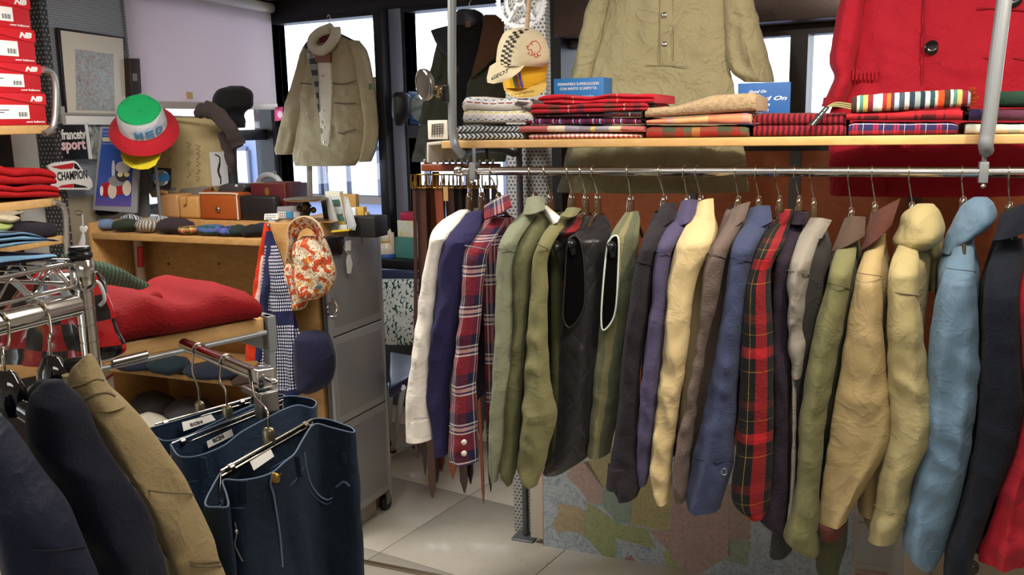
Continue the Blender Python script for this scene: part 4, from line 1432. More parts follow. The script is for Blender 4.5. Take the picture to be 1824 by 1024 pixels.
# ---------------------------------------------------------------- little mirror clamped to the pole
mr = thing('handlebar_mirror', 'small round mirror on a jointed bracket clamped to the grey pole', 'mirror', RK.at(790, 165, -.03))
mc = RK.at(754, 151, -.05)
nrm = (RK.e1 * -.55 - RK.e2 * .8 - ZZ * .1).normalized()
m = MB(); m.lathe(mc, [(.043, -.014), (.046, -.006), (.045, .0)], 28, nrm); part('housing', m, STEEL, mr)
m = MB(); m.lathe(mc + nrm * .0005, [(.042, 0), (.042, .001)], 28, nrm); part('mirror_glass', m, plain('mirror', 'e6e8ea', .02, 1), mr, smooth=False)
m = MB(); m.lathe(mc + nrm * .0, [(.043, 0), (.0455, .0025), (.043, .004)], 28, nrm, cap=False); part('rim', m, CH, mr)
m = MB()
m.ball(RK.at(769, 161, -.04), .011); m.ball(RK.at(776, 156, -.05), .009); m.ball(RK.at(780, 168, -.04), .010)
m.tube([mc - nrm * .012, RK.at(769, 161, -.035), RK.at(780, 163, -.03), RK.at(795, 166, -.03)], .006, 8)
m.lathe(RK.at(777, 160, -.045), [(.008, 0), (.011, .006), (.011, .018), (.007, .022)], 10, RK.e1)
part('joint', m, plain('tarnished brass', '9a8b6c', .25, .9), mr)
m = MB(); m.cbox(RK.at(798, 167, -.028), RK.e1 * .02, RK.e2 * .03, ZZ * .05); part('clamp', m, BLACKPL, mr, bevel=.003)

# ---------------------------------------------------------------- coats hanging in the windows
wg = 'coats hung up in the windows'


def coat_hanger(pl, px, py, off, lab, arm=.17, top=None):
    c = pl.at(px, py, off)
    h = thing('clothes_hanger', lab, 'hanger', c)
    m = MB()
    zt = top or c.z + .09
    m.tube(smooth_path([c - ZZ * .02, c + ZZ * .04, V((c.x, c.y, zt - .02)) + pl.e1 * .012, V((c.x, c.y, zt)), V((c.x, c.y, zt - .012)) - pl.e1 * .014], 5), .002, 7)
    part('hook', m, NICKEL, h)
    m = MB()
    m.tube(smooth_path([c - pl.e1 * arm - ZZ * .09, c - pl.e1 * arm * .4 - ZZ * .045, c - ZZ * .02, c + pl.e1 * arm * .4 - ZZ * .045, c + pl.e1 * arm - ZZ * .09], 5), .009, 8)
    part('arms', m, BLACKPL, h)
    return h


def coat(name, lab, cat, mat, pl, off, torso, sleeves, th=.06, sth=.045, seed=1, fold=.012):
    c = pl.at((torso[0][1] + torso[0][2]) / 2, torso[0][0], off)
    g = thing(name, lab, cat, c)
    m = MB(); sleeve(m, torso, pl, off, th, n=64, m=70, fold=fold, seed=seed, sq=3.2); part('torso', m, mat, g)
    for i, (rows, o) in enumerate(sleeves):
        m = MB(); sleeve(m, rows, pl, off + o, sth, n=36, m=50, fold=fold * .8, seed=seed + i + 2, sq=2.4); part('sleeve', m, mat, g)
    return g


def line(g, pl, off, pts, mat, r=.0015, name='seam'):
    m = MB(); m.tube(smooth_path([pl.at(x, y, off) for x, y in pts], 4), r, 5); return part(name, m, mat, g)


CP = Pl(RK.w(0, .76), RDEG)
SANDM = fabric('sand cotton', 'a8a07c', .06, crease=.9, rough=.8)
an = coat('anorak', 'sand coloured anorak with press studs hanging before the right window', 'anorak', SANDM, CP, 0,
          [(-90, 1110, 1290), (-40, 1085, 1310), (0, 1085, 1300), (60, 1072, 1298), (110, 1058, 1298), (160, 1040, 1308), (240, 1018, 1322), (342, 992, 1335)],
          [([(-60, 1090, 1130), (0, 1050, 1094), (60, 1034, 1084), (120, 1021, 1070), (160, 1014, 1060), (235, 1008, 1050)], .02),
           ([(-60, 1270, 1318), (0, 1286, 1342), (60, 1290, 1358), (105, 1292, 1370), (130, 1304, 1377), (146, 1326, 1379)], .0)], fold=.013, seed=4)
line(an, CP, -.066, [(1174, -40), (1175, 40), (1175, 115)], _seam(SANDM)); line(an, CP, -.066, [(1198, -40), (1199, 40), (1199, 108)], _seam(SANDM)); line(an, CP, -.062, [(1148, 118), (1175, 117), (1225, 119)], _seam(SANDM))
for y in (27, 79):
    m = MB(); m.lathe(CP.at(1184, y, -.062), [(.011, 0), (.011, .003), (.007, .006)], 16, -CP.e2); part('press_stud', m, CH, an)
coat_hanger(CP, 1195, -75, 0, 'black hanger carrying the sand coloured anorak')
REDM = fabric('red cotton canvas', 'b41c30', .06, crease=.5, rough=.8)
rc = coat('coat', 'bright red hooded coat with black buttons hanging before the right window', 'coat', REDM, CP, 0,
          [(-80, 1560, 1860), (-30, 1540, 1880), (0, 1530, 1888), (60, 1518, 1892), (122, 1514, 1892), (134, 1512, 1892), (150, 1506, 1896), (200, 1480, 1900), (260, 1476, 1900), (348, 1478, 1835)],
          [([(-50, 1520, 1570), (0, 1498, 1542), (45, 1487, 1535), (85, 1480, 1528), (115, 1478, 1520), (140, 1484, 1522), (190, 1464, 1500)], -.02)], fold=.014, seed=9)
line(rc, CP, -.066, [(1646, -40), (1646, 60), (1644, 150)], _seam(REDM), .002); line(rc, CP, -.066, [(1742, 14), (1780, 16), (1830, 18)], _seam(REDM), .002); line(rc, CP, -.066, [(1740, 103), (1790, 104), (1830, 104)], _seam(REDM), .0015)
for x, y in ((1660, 85), (1806, 0)):
    m = MB(); m.lathe(CP.at(x, y, -.062), [(.021, 0), (.022, .004), (.017, .007), (.015, .005), (.004, .0055)], 22, -CP.e2); part('button', m, plain('black button', '121214', .2), rc)
m = MB()
for k in range(9):
    x = 1506 + k * 7
    m.tube([CP.at(x, 124, -.062), CP.at(x - 1, 142, -.062)], .0035, 6)
part('elastic_gathers', m, REDM, rc)
coat_hanger(CP, 1710, -70, 0, 'black hanger carrying the bright red coat')
OLV = fabric('dark olive waxed cotton', '3c3d2c', .12, rough=.65)
oc = coat('coat', 'dark olive waxed coat hanging open in the second window', 'coat', OLV, WN, -.13,
          [(44, 812, 880), (58, 798, 896), (80, 784, 905), (120, 772, 908), (170, 760, 908), (230, 746, 905), (288, 733, 900)],
          [([(60, 785, 812), (90, 778, 806), (150, 763, 796), (220, 748, 786)], -.02)], th=.06, seed=12)
m = MB(); m.prism([WN.at(x, y, -.2) for x, y in ((803, 48), (815, 42), (850, 42), (862, 50), (852, 90), (842, 130), (836, 200), (834, 262), (812, 262), (808, 180), (806, 110))], WN.e2 * .02)
part('inner_front', m, fabric('black wool lining', '101011', .2), oc, bevel=.004)
CORD = fabric('brown corduroy', '5a3a26', .15)
m = MB(); m.prism([WN.at(x, y, -.215) for x, y in ((862, 26), (880, 26), (894, 36), (905, 50), (888, 88), (868, 118), (838, 136), (850, 92), (858, 55))], WN.e2 * .02)
part('lapel', m, CORD, oc, bevel=.005, label='brown corduroy lapel')
m = MB(); m.prism([WN.at(x, y, -.22) for x, y in ((900, 34), (908, 50), (893, 95), (838, 142), (842, 132), (872, 112), (890, 84), (898, 55))], WN.e2 * .015)
part('collar_edge', m, OLV, oc, bevel=.003)
m = MB(); m.prism([WN.at(x, y, -.215) for x, y in ((766, 54), (778, 50), (803, 44), (806, 92), (796, 102), (784, 88), (775, 75))], WN.e2 * .02)
part('collar', m, plain('black waxed collar', '17181a', .5), oc, bevel=.004)
m = MB(); sleeve(m, [(17, 822, 846), (24, 814, 858), (34, 812, 862), (46, 814, 860)], WN, -.16, .06, n=30, m=14, fold=.002, hollow=False); part('hood_neck', m, plain('blue black nylon', '1e232c', .4), oc)
m = MB(); m.cbox(WN.at(834, 43, -.225), WN.e1 * .03, WN.e2 * .002, ZZ * .028); part('neck_label', m, plain('leather label', '6a4a34', .6), oc)
coat_hanger(WN, 836, 22, -.13, 'dark hanger carrying the dark olive coat', top=WN.at(836, -8, -.13).z)
BEI = fabric('washed beige canvas', 'a89a7a', .12, crease=.5)
bj = coat('jacket', 'washed beige canvas jacket hanging open in the left window', 'jacket', BEI, WN, -.12,
          [(62, 572, 608), (74, 552, 628), (100, 544, 640), (160, 534, 646), (230, 528, 652), (282, 522, 640), (295, 526, 632)],
          [([(82, 541, 558), (120, 530, 557), (180, 512, 548), (240, 498, 530), (266, 492, 521), (275, 494, 518)], -.01),
           ([(72, 618, 640), (92, 630, 652), (150, 640, 664), (220, 650, 672), (262, 650, 668), (288, 644, 658)], -.01)], th=.055, seed=21)
m = MB(); m.prism([WN.at(x, y, -.19) for x, y in ((562, 110), (588, 110), (591, 150), (590, 200), (587, 250), (584, 262), (572, 258), (568, 200), (566, 150))], WN.e2 * .02)
part('fleece_front', m, fabric('cream fleece', 'd8cfb8', .06, fuzz=200), bj, bevel=.005, label='cream fleece front panel')
m = MB(); m.tube(smooth_path([WN.at(x, y, -.2) for x, y in ((590, 50), (570, 58), (557, 72), (560, 86), (575, 90), (590, 78), (598, 60), (597, 50))], 5), .028, 10)
part('collar', m, fabric('cream collar fleece', 'd3c8b0', .1, fuzz=160), bj)
m = MB(); m.prism([WN.at(x, y, -.205) for x, y in ((566, 60), (582, 50), (590, 52), (580, 76), (570, 76))], WN.e2 * .02); part('neck_lining', m, fabric('maroon lining', '5c1a24'), bj)
m = MB(); m.prism([WN.at(x, y, -.2) for x, y in ((561, 94), (588, 94), (588, 111), (562, 111))], WN.e2 * .012); part('brand_patch', m, plain('brown leather patch', '7a4326', .5), bj, bevel=.002)
m = MB(); m.prism([WN.at(x, y, -.198) for x, y in ((543, 86), (552, 82), (562, 94), (565, 140), (567, 200), (560, 150), (550, 110))], WN.e2 * .012)
part('lining', m, plaid('grey check lining', [(0, '3a3d42'), (.5, 'b9b4a6')], [(0, '3a3d42'), (.5, 'b9b4a6')], .06, .06), bj)
m = MB(); m.prism([WN.at(x, y, -.2) for x, y in ((541, 80), (552, 66), (572, 54), (560, 70), (552, 84), (543, 88))], WN.e2 * .02); part('collar_edge', m, plain('dark collar', '1f2126', .7), bj, bevel=.003)
SE = plain('dark brown trim', '4a3d2c', .7)
for pts in (((592, 148), (612, 150), (634, 144)), ((596, 183), (614, 185), (634, 184)), ((535, 148), (556, 150)), ((602, 236), (612, 238), (618, 234), (634, 231))):
    line(bj, WN, -.185, pts, SE, .003, 'pocket_edge')
for x, y in ((575, 135), (575, 197), (576, 227), (577, 253)):
    m = MB(); m.lathe(WN.at(x, y, -.193), [(.006, 0), (.006, .003)], 10, -WN.e2); part('snap', m, STEEL, bj)
m = MB(); m.cbox(WN.at(660, 154, -.18), WN.e1 * .02, WN.e2 * .004, ZZ * .03); part('sleeve_badge', m, plain('green badge', '4a5a3a', .7), bj)
coat_hanger(WN, 587, 48, -.12, 'dark hanger carrying the washed beige jacket', top=WN.at(586, 26, -.12).z)
m = MB(); m.tube([WN.at(551, 293, -.1), WN.at(552, 353, -.1)], .016, 8, flat=.25); o = part('leather_strap', m, plain('pale punched strap', 'a89a8c', .6)); tag(o, 'pale punched strap hanging below the washed beige jacket', 'strap')
# notice and pink sign stuck on the glass
nb = thing('notice', 'white paper notice with red letters stuck on the left window', 'notice', WN.at(684, 180, -.03))
m = MB(); m.prism([WN.at(x, y, -.03) for x, y in ((664, 137), (694, 134), (694, 222), (664, 224))], WN.e2 * .002); part('sheet', m, plain('grey white paper', 'b9b4b2', .7), nb)
text('NENT', WN.at(671, 174, -.032), WN.e1, ZZ, .035, plain('red print', 'b8323a', .6), nb, width=.075); text('F', WN.at(671, 195, -.032), WN.e1, ZZ, .035, bpy.data.materials['red print'], nb)
pk = thing('sticker', 'small pink sticker in a dark frame at the window corner', 'sticker', WN.at(496, 203, -.03))
m = MB(); m.prism([WN.at(x, y, -.05) for x, y in ((489, 191), (503, 190), (503, 214), (489, 216))], WN.e2 * .004); part('sheet', m, plain('pink print', 'e0427c', .6), pk)
m = MB(); m.lathe(WN.at(499, 204, -.052), [(.02, 0), (.02, .001)], 16, -WN.e2); part('pale_disc', m, plain('pale pink print', 'f0c4d4', .6), pk)

gp = thing('window_poster', 'blue poster with a pale round emblem on the glass behind the olive coat', 'poster', WN.at(742, 190, -.03))
m = MB(); m.prism([WN.at(x, y, -.02) for x, y in ((725, 163), (775, 162), (775, 221), (722, 222))], WN.e2 * .003); part('sheet', m, blotches('blue mottled print', [(.35, '2a4a8a'), (.55, '4f78b8'), (.7, '9ab4d8')], 12), gp)
m = MB(); c_ = WN.at(752, 192, -.022); m.lathe(c_, [(.075, 0), (.075, .0015)], 28, -WN.e2); part('emblem', m, blotches('pale emblem print', [(.35, '8a9aa0'), (.5, 'b9c0b9'), (.6, '5f7f4a'), (.68, '3f6aa8')], 16), gp)
bo = thing('speaker', 'rounded black speaker standing against the window post', 'speaker', WN.at(712, 195, -.14))
m = MB(); sleeve(m, [(164, 706, 722), (172, 703, 727), (190, 702, 728), (208, 703, 725), (224, 707, 719)], WN, -.17, .06, n=28, m=20, fold=0, hollow=False); part('housing', m, plain('black speaker shell', '16171a', .45), bo)
m = MB(); m.tube([WN.at(713, 196, -.15), WN.at(712, 196, -.10)], .012, 8); part('bracket', m, BLACKPL, bo)
# ---------------------------------------------------------------- counter on the left
def cn(a, b, z):
    return V((CN.p.x, CN.p.y, 0)) + CN.e1 * a + CN.e2 * b + ZZ * z


def cnbox(mb, a0, a1, b0, b1, z0, z1):
    mb.box(cn(a0, b0, z0), CN.e1 * (a1 - a0), CN.e2 * (b1 - b0), ZZ * (z1 - z0))


TZ = CN.at(420, 394, .2).z
aL0, aR0, aB = wa(CN, 158, 430), wa(CN, 572, 430), wa(CN, 478, 430)
ct = thing('shop_counter', 'honey coloured wooden counter with a front ledge and open shelves', 'counter', cn((aL0 + aR0) / 2, .15, 0))
BE = .0025
Z2 = CN.at(520, 397, .02).z
for nm, q in (('side_panel', (aL0, aL0 + .02, 0, .36, 0, TZ)), ('back_panel', (aL0 + .02, aB, .34, .36, 0, TZ)), ('ledge_board', (aL0 + .02, aB, 0, .2, CZ - .026, CZ)), ('top_board', (aL0 + .02, aB, .2, .36, TZ - .022, TZ)),
              ('riser', (aL0 + .02, aB, .19, .2, CZ, TZ)), ('inner_panel', (aL0 + .02, aB, .26, .28, .72, CZ - .026)), ('lower_shelf', (aL0 + .02, aB, -.02, .34, CN.at(330, 668, -.02).z - .022, CN.at(330, 668, -.02).z)), ('lower_shelf', (aL0 + .02, aB, 0, .34, .3, .32)),
              ('end_block', (aB, aR0 - .03, 0, .36, 0, Z2))):
    m = MB(); cnbox(m, *q); part(nm, m, COUNTERWOOD, ct, bevel=BE)
m = MB()
for px, py in ((462, 468), (390, 470), (512, 575), (300, 470), (520, 500)):
    m.lathe(CN.at(px, py, -.001 if px > 480 else .258), [(.006, 0), (.006, .002)], 10, -CN.e2)
part('screw_caps', m, plain('dark screw cap', '5a4a36', .6), ct, kind='stuff')
# ---- grey wheeled storage unit with its side panels facing the aisle
CB = Pl(CN.p + CN.e1 * .0, 24.5 - 90)
c0_, c1_ = wa(CB, 577, 430), wa(CB, 674, 412)
cab = thing('storage_cabinet', 'grey wheeled storage cabinet with translucent panels beside the counter', 'cabinet', V((CB.p.x, CB.p.y, 0)) + CB.e1 * (c0_ + c1_) / 2)
ztop = CB.at(640, 416).z


def cb(a, b, z):
    return V((CB.p.x, CB.p.y, 0)) + CB.e1 * a + CB.e2 * b + ZZ * z


zb_ = CB.at(650, 903).z
GR = plain('grey cabinet sheet', '8a8b8c', .3, .0, var=.05)
GRL = plain('grey cabinet frame', '9fa1a3', .35, .1)
m = MB(); m.box(cb(c0_, .004, zb_), CB.e1 * (c1_ - c0_), CB.e2 * .018, ZZ * (ztop - zb_)); part('carcass', m, plain('dark grey carcass', '55575a', .5), cab)
zs_ = [ztop, CB.at(640, 583).z, CB.at(640, 738).z, zb_]
for i in range(3):
    z1, z0 = zs_[i] - .003, zs_[i + 1] + .003
    m = MB(); m.box(cb(c0_ + .004, -.006, z0), CB.e1 * (c1_ - c0_ - .008), CB.e2 * .01, ZZ * (z1 - z0)); p_ = part('panel', m, GRL, cab, bevel=.003)
    m = MB(); m.box(cb(c0_ + .03, -.0075, z0 + .03), CB.e1 * (c1_ - c0_ - .06), CB.e2 * .002, ZZ * (z1 - z0 - .06)); part('panel_inset', m, GR, p_, bevel=.001)
m = MB()
for a in (c0_, c1_ - .012):
    m.box(cb(a, -.008, zb_ - .02), CB.e1 * .012, CB.e2 * .02, ZZ * (ztop - zb_ + .02))
part('corner_post', m, GRL, cab, bevel=.002)
m = MB(); rc_ = CB.at(591, 549, -.008); m.lathe(rc_, [(.034, 0), (.037, .004), (.034, .009), (.026, .006), (.024, .001)], 28, -CB.e2); part('ring_pull', m, CH, cab, label='round chrome pull')
m = MB(); m.lathe(rc_ , [(.024, 0), (.024, .0015)], 24, -CB.e2); part('pull_cup', m, plain('pale cup', '9a9da2', .3, .5), cab)
m = MB(); m.cbox(CB.at(652, 425, -.009), CB.e1 * .05, CB.e2 * .002, ZZ * .03); part('label_window', m, plain('shiny clear label', 'a5a39c', .15), cab)
m = MB(); m.box(cb(c0_ + .02, .02, 0.004), CB.e1 * (c1_ - c0_ - .1), CB.e2 * .012, ZZ * .1); part('plinth', m, plain('beige plinth', '9a958a', .7), cab, bevel=.003)
for a in (c0_ + .03, c1_ - .02):
    c = cb(a, .015, .034)
    m = MB(); m.lathe(c - CB.e2 * .012, [(.03, 0), (.034, .004), (.034, .02), (.03, .024)], 22, CB.e2); w = part('caster', m, BLACKPL, cab)
    m = MB(); m.box(c + V((0, 0, .0)) - CB.e2 * .018 - CB.e1 * .016, CB.e1 * .032, CB.e2 * .004, ZZ * .05); m.box(c + CB.e2 * .014 - CB.e1 * .016, CB.e1 * .032, CB.e2 * .004, ZZ * .05); m.tube([c + ZZ * .045, c + ZZ * (zb_ - .03)], .012, 10); part('caster_fork', m, STEEL, w)

# ---------------------------------------------------------------- goods on the counter
CGN = 'leather goods on the counter'


def on_counter(name, lab, cat, mat, x0, x1, yt, b, depth, z=None, bevel=.006, group=None):
    return standbox(name, lab, cat, mat, x0, x1, yt, TZ if z is None else z, b, depth, pl=CN, bevel=bevel, group=group)


def lea(n, c):
    return plain(n, c, .42, var=.12, bump=.2, bs=300)


o, a, b, zt = on_counter('leather_case', 'pink tan leather case with a rolled strap, next to the poster', 'case', lea('pink tan leather', 'b98a5c'), 279, 317, 346, .24, .1, bevel=.012)
m = MB(); m.tube([cn(a + .01, .25, zt + .004), cn(a + .035, .235, zt + .012), cn(a + .06, .25, zt + .004)], .008, 8, flat=.4); part('strap', m, lea('pink tan leather strap', 'a87b50'), o)
o, a, b, zt = on_counter('leather_case', 'light tan leather case with a short strap in front', 'case', lea('light tan leather', 'c9985a'), 318, 354, 350, .235, .1, bevel=.012)
m = MB(); m.tube(smooth_path([cn(a + .045, .26, zt + .006), cn(a + .05, .233, zt - .005), cn(a + .048, .23, zt - .03), cn(a + .035, .229, zt - .034)], 4), .006, 8, flat=.35); part('strap', m, lea('light tan leather strap', 'b98546'), o)
o, a, b, zt = on_counter('satchel', 'orange brown leather satchel with white piping and a round clasp', 'bag', lea('orange brown leather', 'a4501f'), 355, 423, 343, .22, .09, bevel=.012)
m = MB()
zz0 = TZ + .004
m.tube(smooth_path([cn(a + .004, .22, zt - .004), cn(b - .012, .22, zt - .004), cn(b - .002, .22, zt - .02), cn(b - .002, .22, zz0)], 5), .0035, 8); part('piping', m, plain('cream piping', 'd8cdb8', .5), o)
m = MB(); m.lathe(cn((a + b) / 2 - .0, .218, TZ + .045), [(.011, 0), (.012, .004), (.008, .008), (.003, .009)], 16, -CN.e2); part('clasp', m, NICKEL, o)
o, a, b, zt = on_counter('wallet_bag', 'flat black leather bag between the satchel and the burgundy box', 'bag', lea('black leather', '1c1b1c'), 416, 490, 349, .235, .04, bevel=.01)
o = thing('leather_wallet', 'grey leather flap wallet leaning behind the tan cases', 'wallet', CN.at(344, 350, .3))
m = MB(); m.prism([CN.at(x, y, .33) for x, y in ((312, 352), (322, 336), (362, 332), (372, 334), (368, 352))], CN.e2 * .02); part('body', m, lea('grey leather', '77726a'), o, bevel=.004)
m = MB(); m.prism([CN.at(x, y, .328) for x, y in ((360, 352), (362, 338), (374, 333), (376, 338), (366, 352))], CN.e2 * .02); part('strap', m, lea('brown strap', '7a4a2c'), o, bevel=.003)
o = thing('barcode_scanner', 'dark grey plastic device lying on the satchels', 'device', CN.at(410, 338, .29))
m = MB(); m.prism([CN.at(x, y, .27) for x, y in ((386, 342), (392, 330), (405, 326), (434, 328), (438, 333), (430, 346), (400, 344))], CN.e2 * .07); part('housing', m, plain('dark grey plastic', '3c3d40', .4), o, bevel=.008)
m = MB(); m.ball(CN.at(421, 331, .268), .007, .004, .006); part('button', m, plain('silver button', 'b9bbbd', .3), o)
o, a, b, zt = on_counter('gift_box', 'burgundy box with a gold crest standing behind the black bag', 'box', plain('burgundy card', '571a22', .45), 447, 509, 326, .3, .11, bevel=.002)
m = MB(); m.box(cn(b - .002, .3, TZ), CN.e1 * .03, CN.e2 * .11, ZZ * (zt - TZ - .004)); part('side_flap', m, plain('dark burgundy card', '3c1016', .45), o, bevel=.002)
m = MB()
cx, cz = (a + b) / 2 - .004, zt - .035
GOLD = plain('gold foil', 'c2a04c', .3, .8)
m.prism([cn(cx + x * .011, .2995, cz + z * .014) for x, z in ((-1, -.2), (-.6, -1), (0, -1.3), (.6, -1), (1, -.2), (.8, .5), (1, .9), (.5, .7), (.35, 1.3), (0, 1), (-.35, 1.3), (-.5, .7), (-1, .9), (-.8, .5))], -CN.e2 * .0015)
part('crest', m, GOLD, o, label='gold crest')
m = MB(); m.box(cn(b - .003, .2995, TZ), CN.e1 * .0025, -CN.e2 * .001, ZZ * (zt - TZ)); m.box(cn(a, .2995, zt - .004), CN.e1 * (b - a), -CN.e2 * .001, ZZ * .0015); part('gold_line', m, GOLD, o)
o = thing('desk_lamp', 'white plastic arch rising behind the burgundy box', 'lamp', CN.at(480, 326, .42))
m = MB()
ac = CN.at(480, 330, .45)
m.tube([ac + CN.e1 * (.058 * math.cos(k * math.pi / 14)) + ZZ * (.044 * math.sin(k * math.pi / 14)) for k in range(15)], .013, 10)
m.tube([ac + CN.e1 * .058, ac + CN.e1 * .058 - ZZ * (ac.z - TZ)], .013, 10); m.tube([ac - CN.e1 * .058, ac - CN.e1 * .058 - ZZ * (ac.z - TZ)], .013, 10)
part('arch', m, plain('white grey plastic', 'c9ccd0', .4), o)
m = MB(); m.tube([ac + CN.e1 * .035 + ZZ * .03, ac + CN.e1 * .035 + ZZ * .062], .006, 8); part('knob', m, STEEL, o)
# right end: signs, bowl, leaflets
o = thing('counter_sign', 'small white sign with grey print on a stand at the ledge end', 'sign', CN.at(484, 396, .03))
m = MB(); m.prism([CN.at(x, y, .03) for x, y in ((471, 381), (494, 380), (495, 391), (470, 392))], CN.e2 * .004); part('plate', m, WHITE, o, bevel=.001)
GPR = plain('grey print', '8f8f92', .6)
for k, y in enumerate((383, 386.5, 389.5)):
    smallprint(o, CN, 473, 492 - 8 * (k == 2), y + .6, .0295, GPR, .0025, k)
m = MB(); m.box(CN.at(478, 398, .03), CN.e1 * .03, CN.e2 * .02, ZZ * .012); part('foot', m, plain('clear foot', 'b9bcbf', .2), o)
o = thing('card_holder', 'clear stand with colourful payment stickers', 'stand', CN.at(516, 392, .1))
m = MB(); m.prism([CN.at(x, y, .1) for x, y in ((494, 368), (536, 366), (538, 390), (492, 391))], CN.e2 * .003); part('plate', m, plain('grey acrylic', '8e9195', .25), o)
for x0, x1, c in ((496, 509, 'd8dccf'), (510, 522, '3c8fc0'), (523, 535, 'd5dbe0')):
    m = MB(); m.prism([CN.at(x, y, .098) for x, y in ((x0, 377), (x1, 377), (x1, 388), (x0, 388))], -CN.e2 * .001); part('sticker', m, plain('sticker ' + c, c, .5), o)
for i, c in enumerate(('b8342c', '2f6aa8', '3a8a4c', 'c8342c', '2f5a9a', 'c23a3a')):
    m = MB(); m.lathe(CN.at(499 + (i % 3) * 3.7, 380 + (i // 3) * 4.5, .0965), [(.003, 0), (.003, .0006)], 8, -CN.e2); part('emblem', m, plain('emblem ' + c, c, .5), o)
o = thing('coin_tray', 'flat silver dish on a dark stem at the counter end', 'dish', CN.at(545, 392, .06))
dc = CN.at(545, 357, .06)
m = MB(); m.lathe(dc, [(.03, -.004), (.078, .002), (.082, .008), (.079, .009), (.03, .002)], 30); part('dish', m, plain('pewter', 'aaa697', .25, .9), o)
m = MB(); m.lathe(dc, [(.01, -.006), (.02, -.02), (.009, -.035), (.016, -.045), (.009, -.055), (.03, dc.z * -1 + Z2 + .004), (.032, -dc.z + Z2)], 14); m.ball(dc - ZZ * .03 - CN.e1 * .03, .013); m.ball(dc - ZZ * .035 + CN.e1 * .03, .012); m.tube([dc - ZZ * .03 - CN.e1 * .03, dc - ZZ * .035 + CN.e1 * .03], .006, 8); part('stem', m, plain('dark bronze', '4a4335', .35, .8), o)
o = thing('leaflet_dispenser', 'white slanted leaflet dispenser beside the dark bronze stem', 'dispenser', CN.at(605, 408, .12))
m = MB()
for s_ in (0, 1):
    m.prism([CN.at(x, y, .10) + CN.e1 * (.075 * s_) for x, y in ((581, 348), (588, 350), (603, 400), (601, 409), (590, 409), (584, 380))], CN.e1 * .003)
m.prism([CN.at(x, y, .10) for x, y in ((590, 402), (618, 400), (618, 408), (591, 410))], CN.e2 * .01)
m.prism([CN.at(x, y, .14) for x, y in ((582, 350), (606, 349), (616, 400), (592, 404))], CN.e2 * .004)
part('shell', m, plain('pale grey plastic', 'c6cdcf', .35), o)
for y0, c in ((356, '3e5a4e'), (372, 'b8c4bf'), (385, '4f7a6a'), (395, 'c8a840')):
    m = MB(); m.prism([CN.at(x, y, .136) for x, y in ((588 + (y0 - 356) * .22, y0), (604 + (y0 - 356) * .25, y0 - 1), (606 + (y0 - 356) * .25, y0 + 9), (590 + (y0 - 356) * .22, y0 + 10))], -CN.e2 * .002); part('leaflet', m, plain('leaflet ' + c, c, .6), o)
o = thing('pen_box', 'narrow black upright box behind the dispenser', 'box', CN.at(577, 400, .16))
m = MB(); m.prism([CN.at(x, y, .17) for x, y in ((571, 358), (579, 356), (586, 400), (578, 402))], CN.e2 * .05); part('body', m, BLACKPL, o, bevel=.003)
o, a, b, zt = standbox('card_tray', 'long black tray holding leaflets at the edge of the grey cabinet', 'tray', plain('black tray', '19191b', .5), 619, 668, 386, ztop, .12, .09, pl=CN, bevel=.003)
for x0, x1, y0, c, v in ((606, 634, 346, 'b08a4c', .24), (618, 634, 370, 'dedede', .16), (634, 648, 369, 'c9a23e', .17), (580, 606, 341, 'd9dbc8', .27), (643, 654, 378, 'd8b98a', .18)):
    oo, *_ = standbox('leaflet_stack', {346: 'upright brown card packet behind the black tray', 370: 'white leaflets standing behind the black tray', 369: 'yellow and white leaflets standing in the black tray', 341: 'pale green booklet pile behind the dispenser', 378: 'small buff cards at the right end of the tray'}[y0], 'leaflets', plain('leaflet card ' + c, c, .6), x0, x1, y0, ztop, v, .025, pl=CN, bevel=.001, group='leaflets by the black tray')
o, a, b, zt = standbox('card_box', 'small brown cardboard box at the counter corner', 'box', plain('brown card', '8e6434', .7), 570, 592, 396, Z2, .05, .06, pl=CN, bevel=.002)
m = MB(); m.prism([CN.at(x, y, .0) for x, y in ((590, 411), (622, 408), (622, 411), (590, 414))], CN.e2 * .02); tag(part('ruler', m, plain('yellow plastic', 'c9b02c', .4)), 'yellow ruler lying on the cabinet edge', 'ruler')

# ---------------------------------------------------------------- socks and small textiles on the ledge
def roll(name, lab, mat, x0, x1, yt, yb, b=.06, depth=.1, z=None, group='rolled socks on the counter ledge', seed=1, pl=CN, amp=.008, cat='socks'):
    A, B = pl.at(x0, yb, b), pl.at(x1, yb, b)
    z = (CZ if z is None else z) + .0015
    A, B = A.lerp(B, .04), B.lerp(A, .04)
    zt = pl.at((x0 + x1) / 2, yt, b).z
    c = (A + B) / 2
    c.z = (z + zt) / 2
    m = MB()
    m.ball(c, (B - A).length / 2, depth / 2, (zt - z) / 2, n=20, m=12, ex=pl.e1, ey=pl.e2)
    for i, p in enumerate(m.v):
        p2 = p + noise.noise_vector(p * 22 + V((seed * 3, 0, 0))) * amp
        p2.z = max(p2.z, z)
        m.v[i] = p2
    o = part(name, m, mat)
    return tag(o, lab, cat, group)


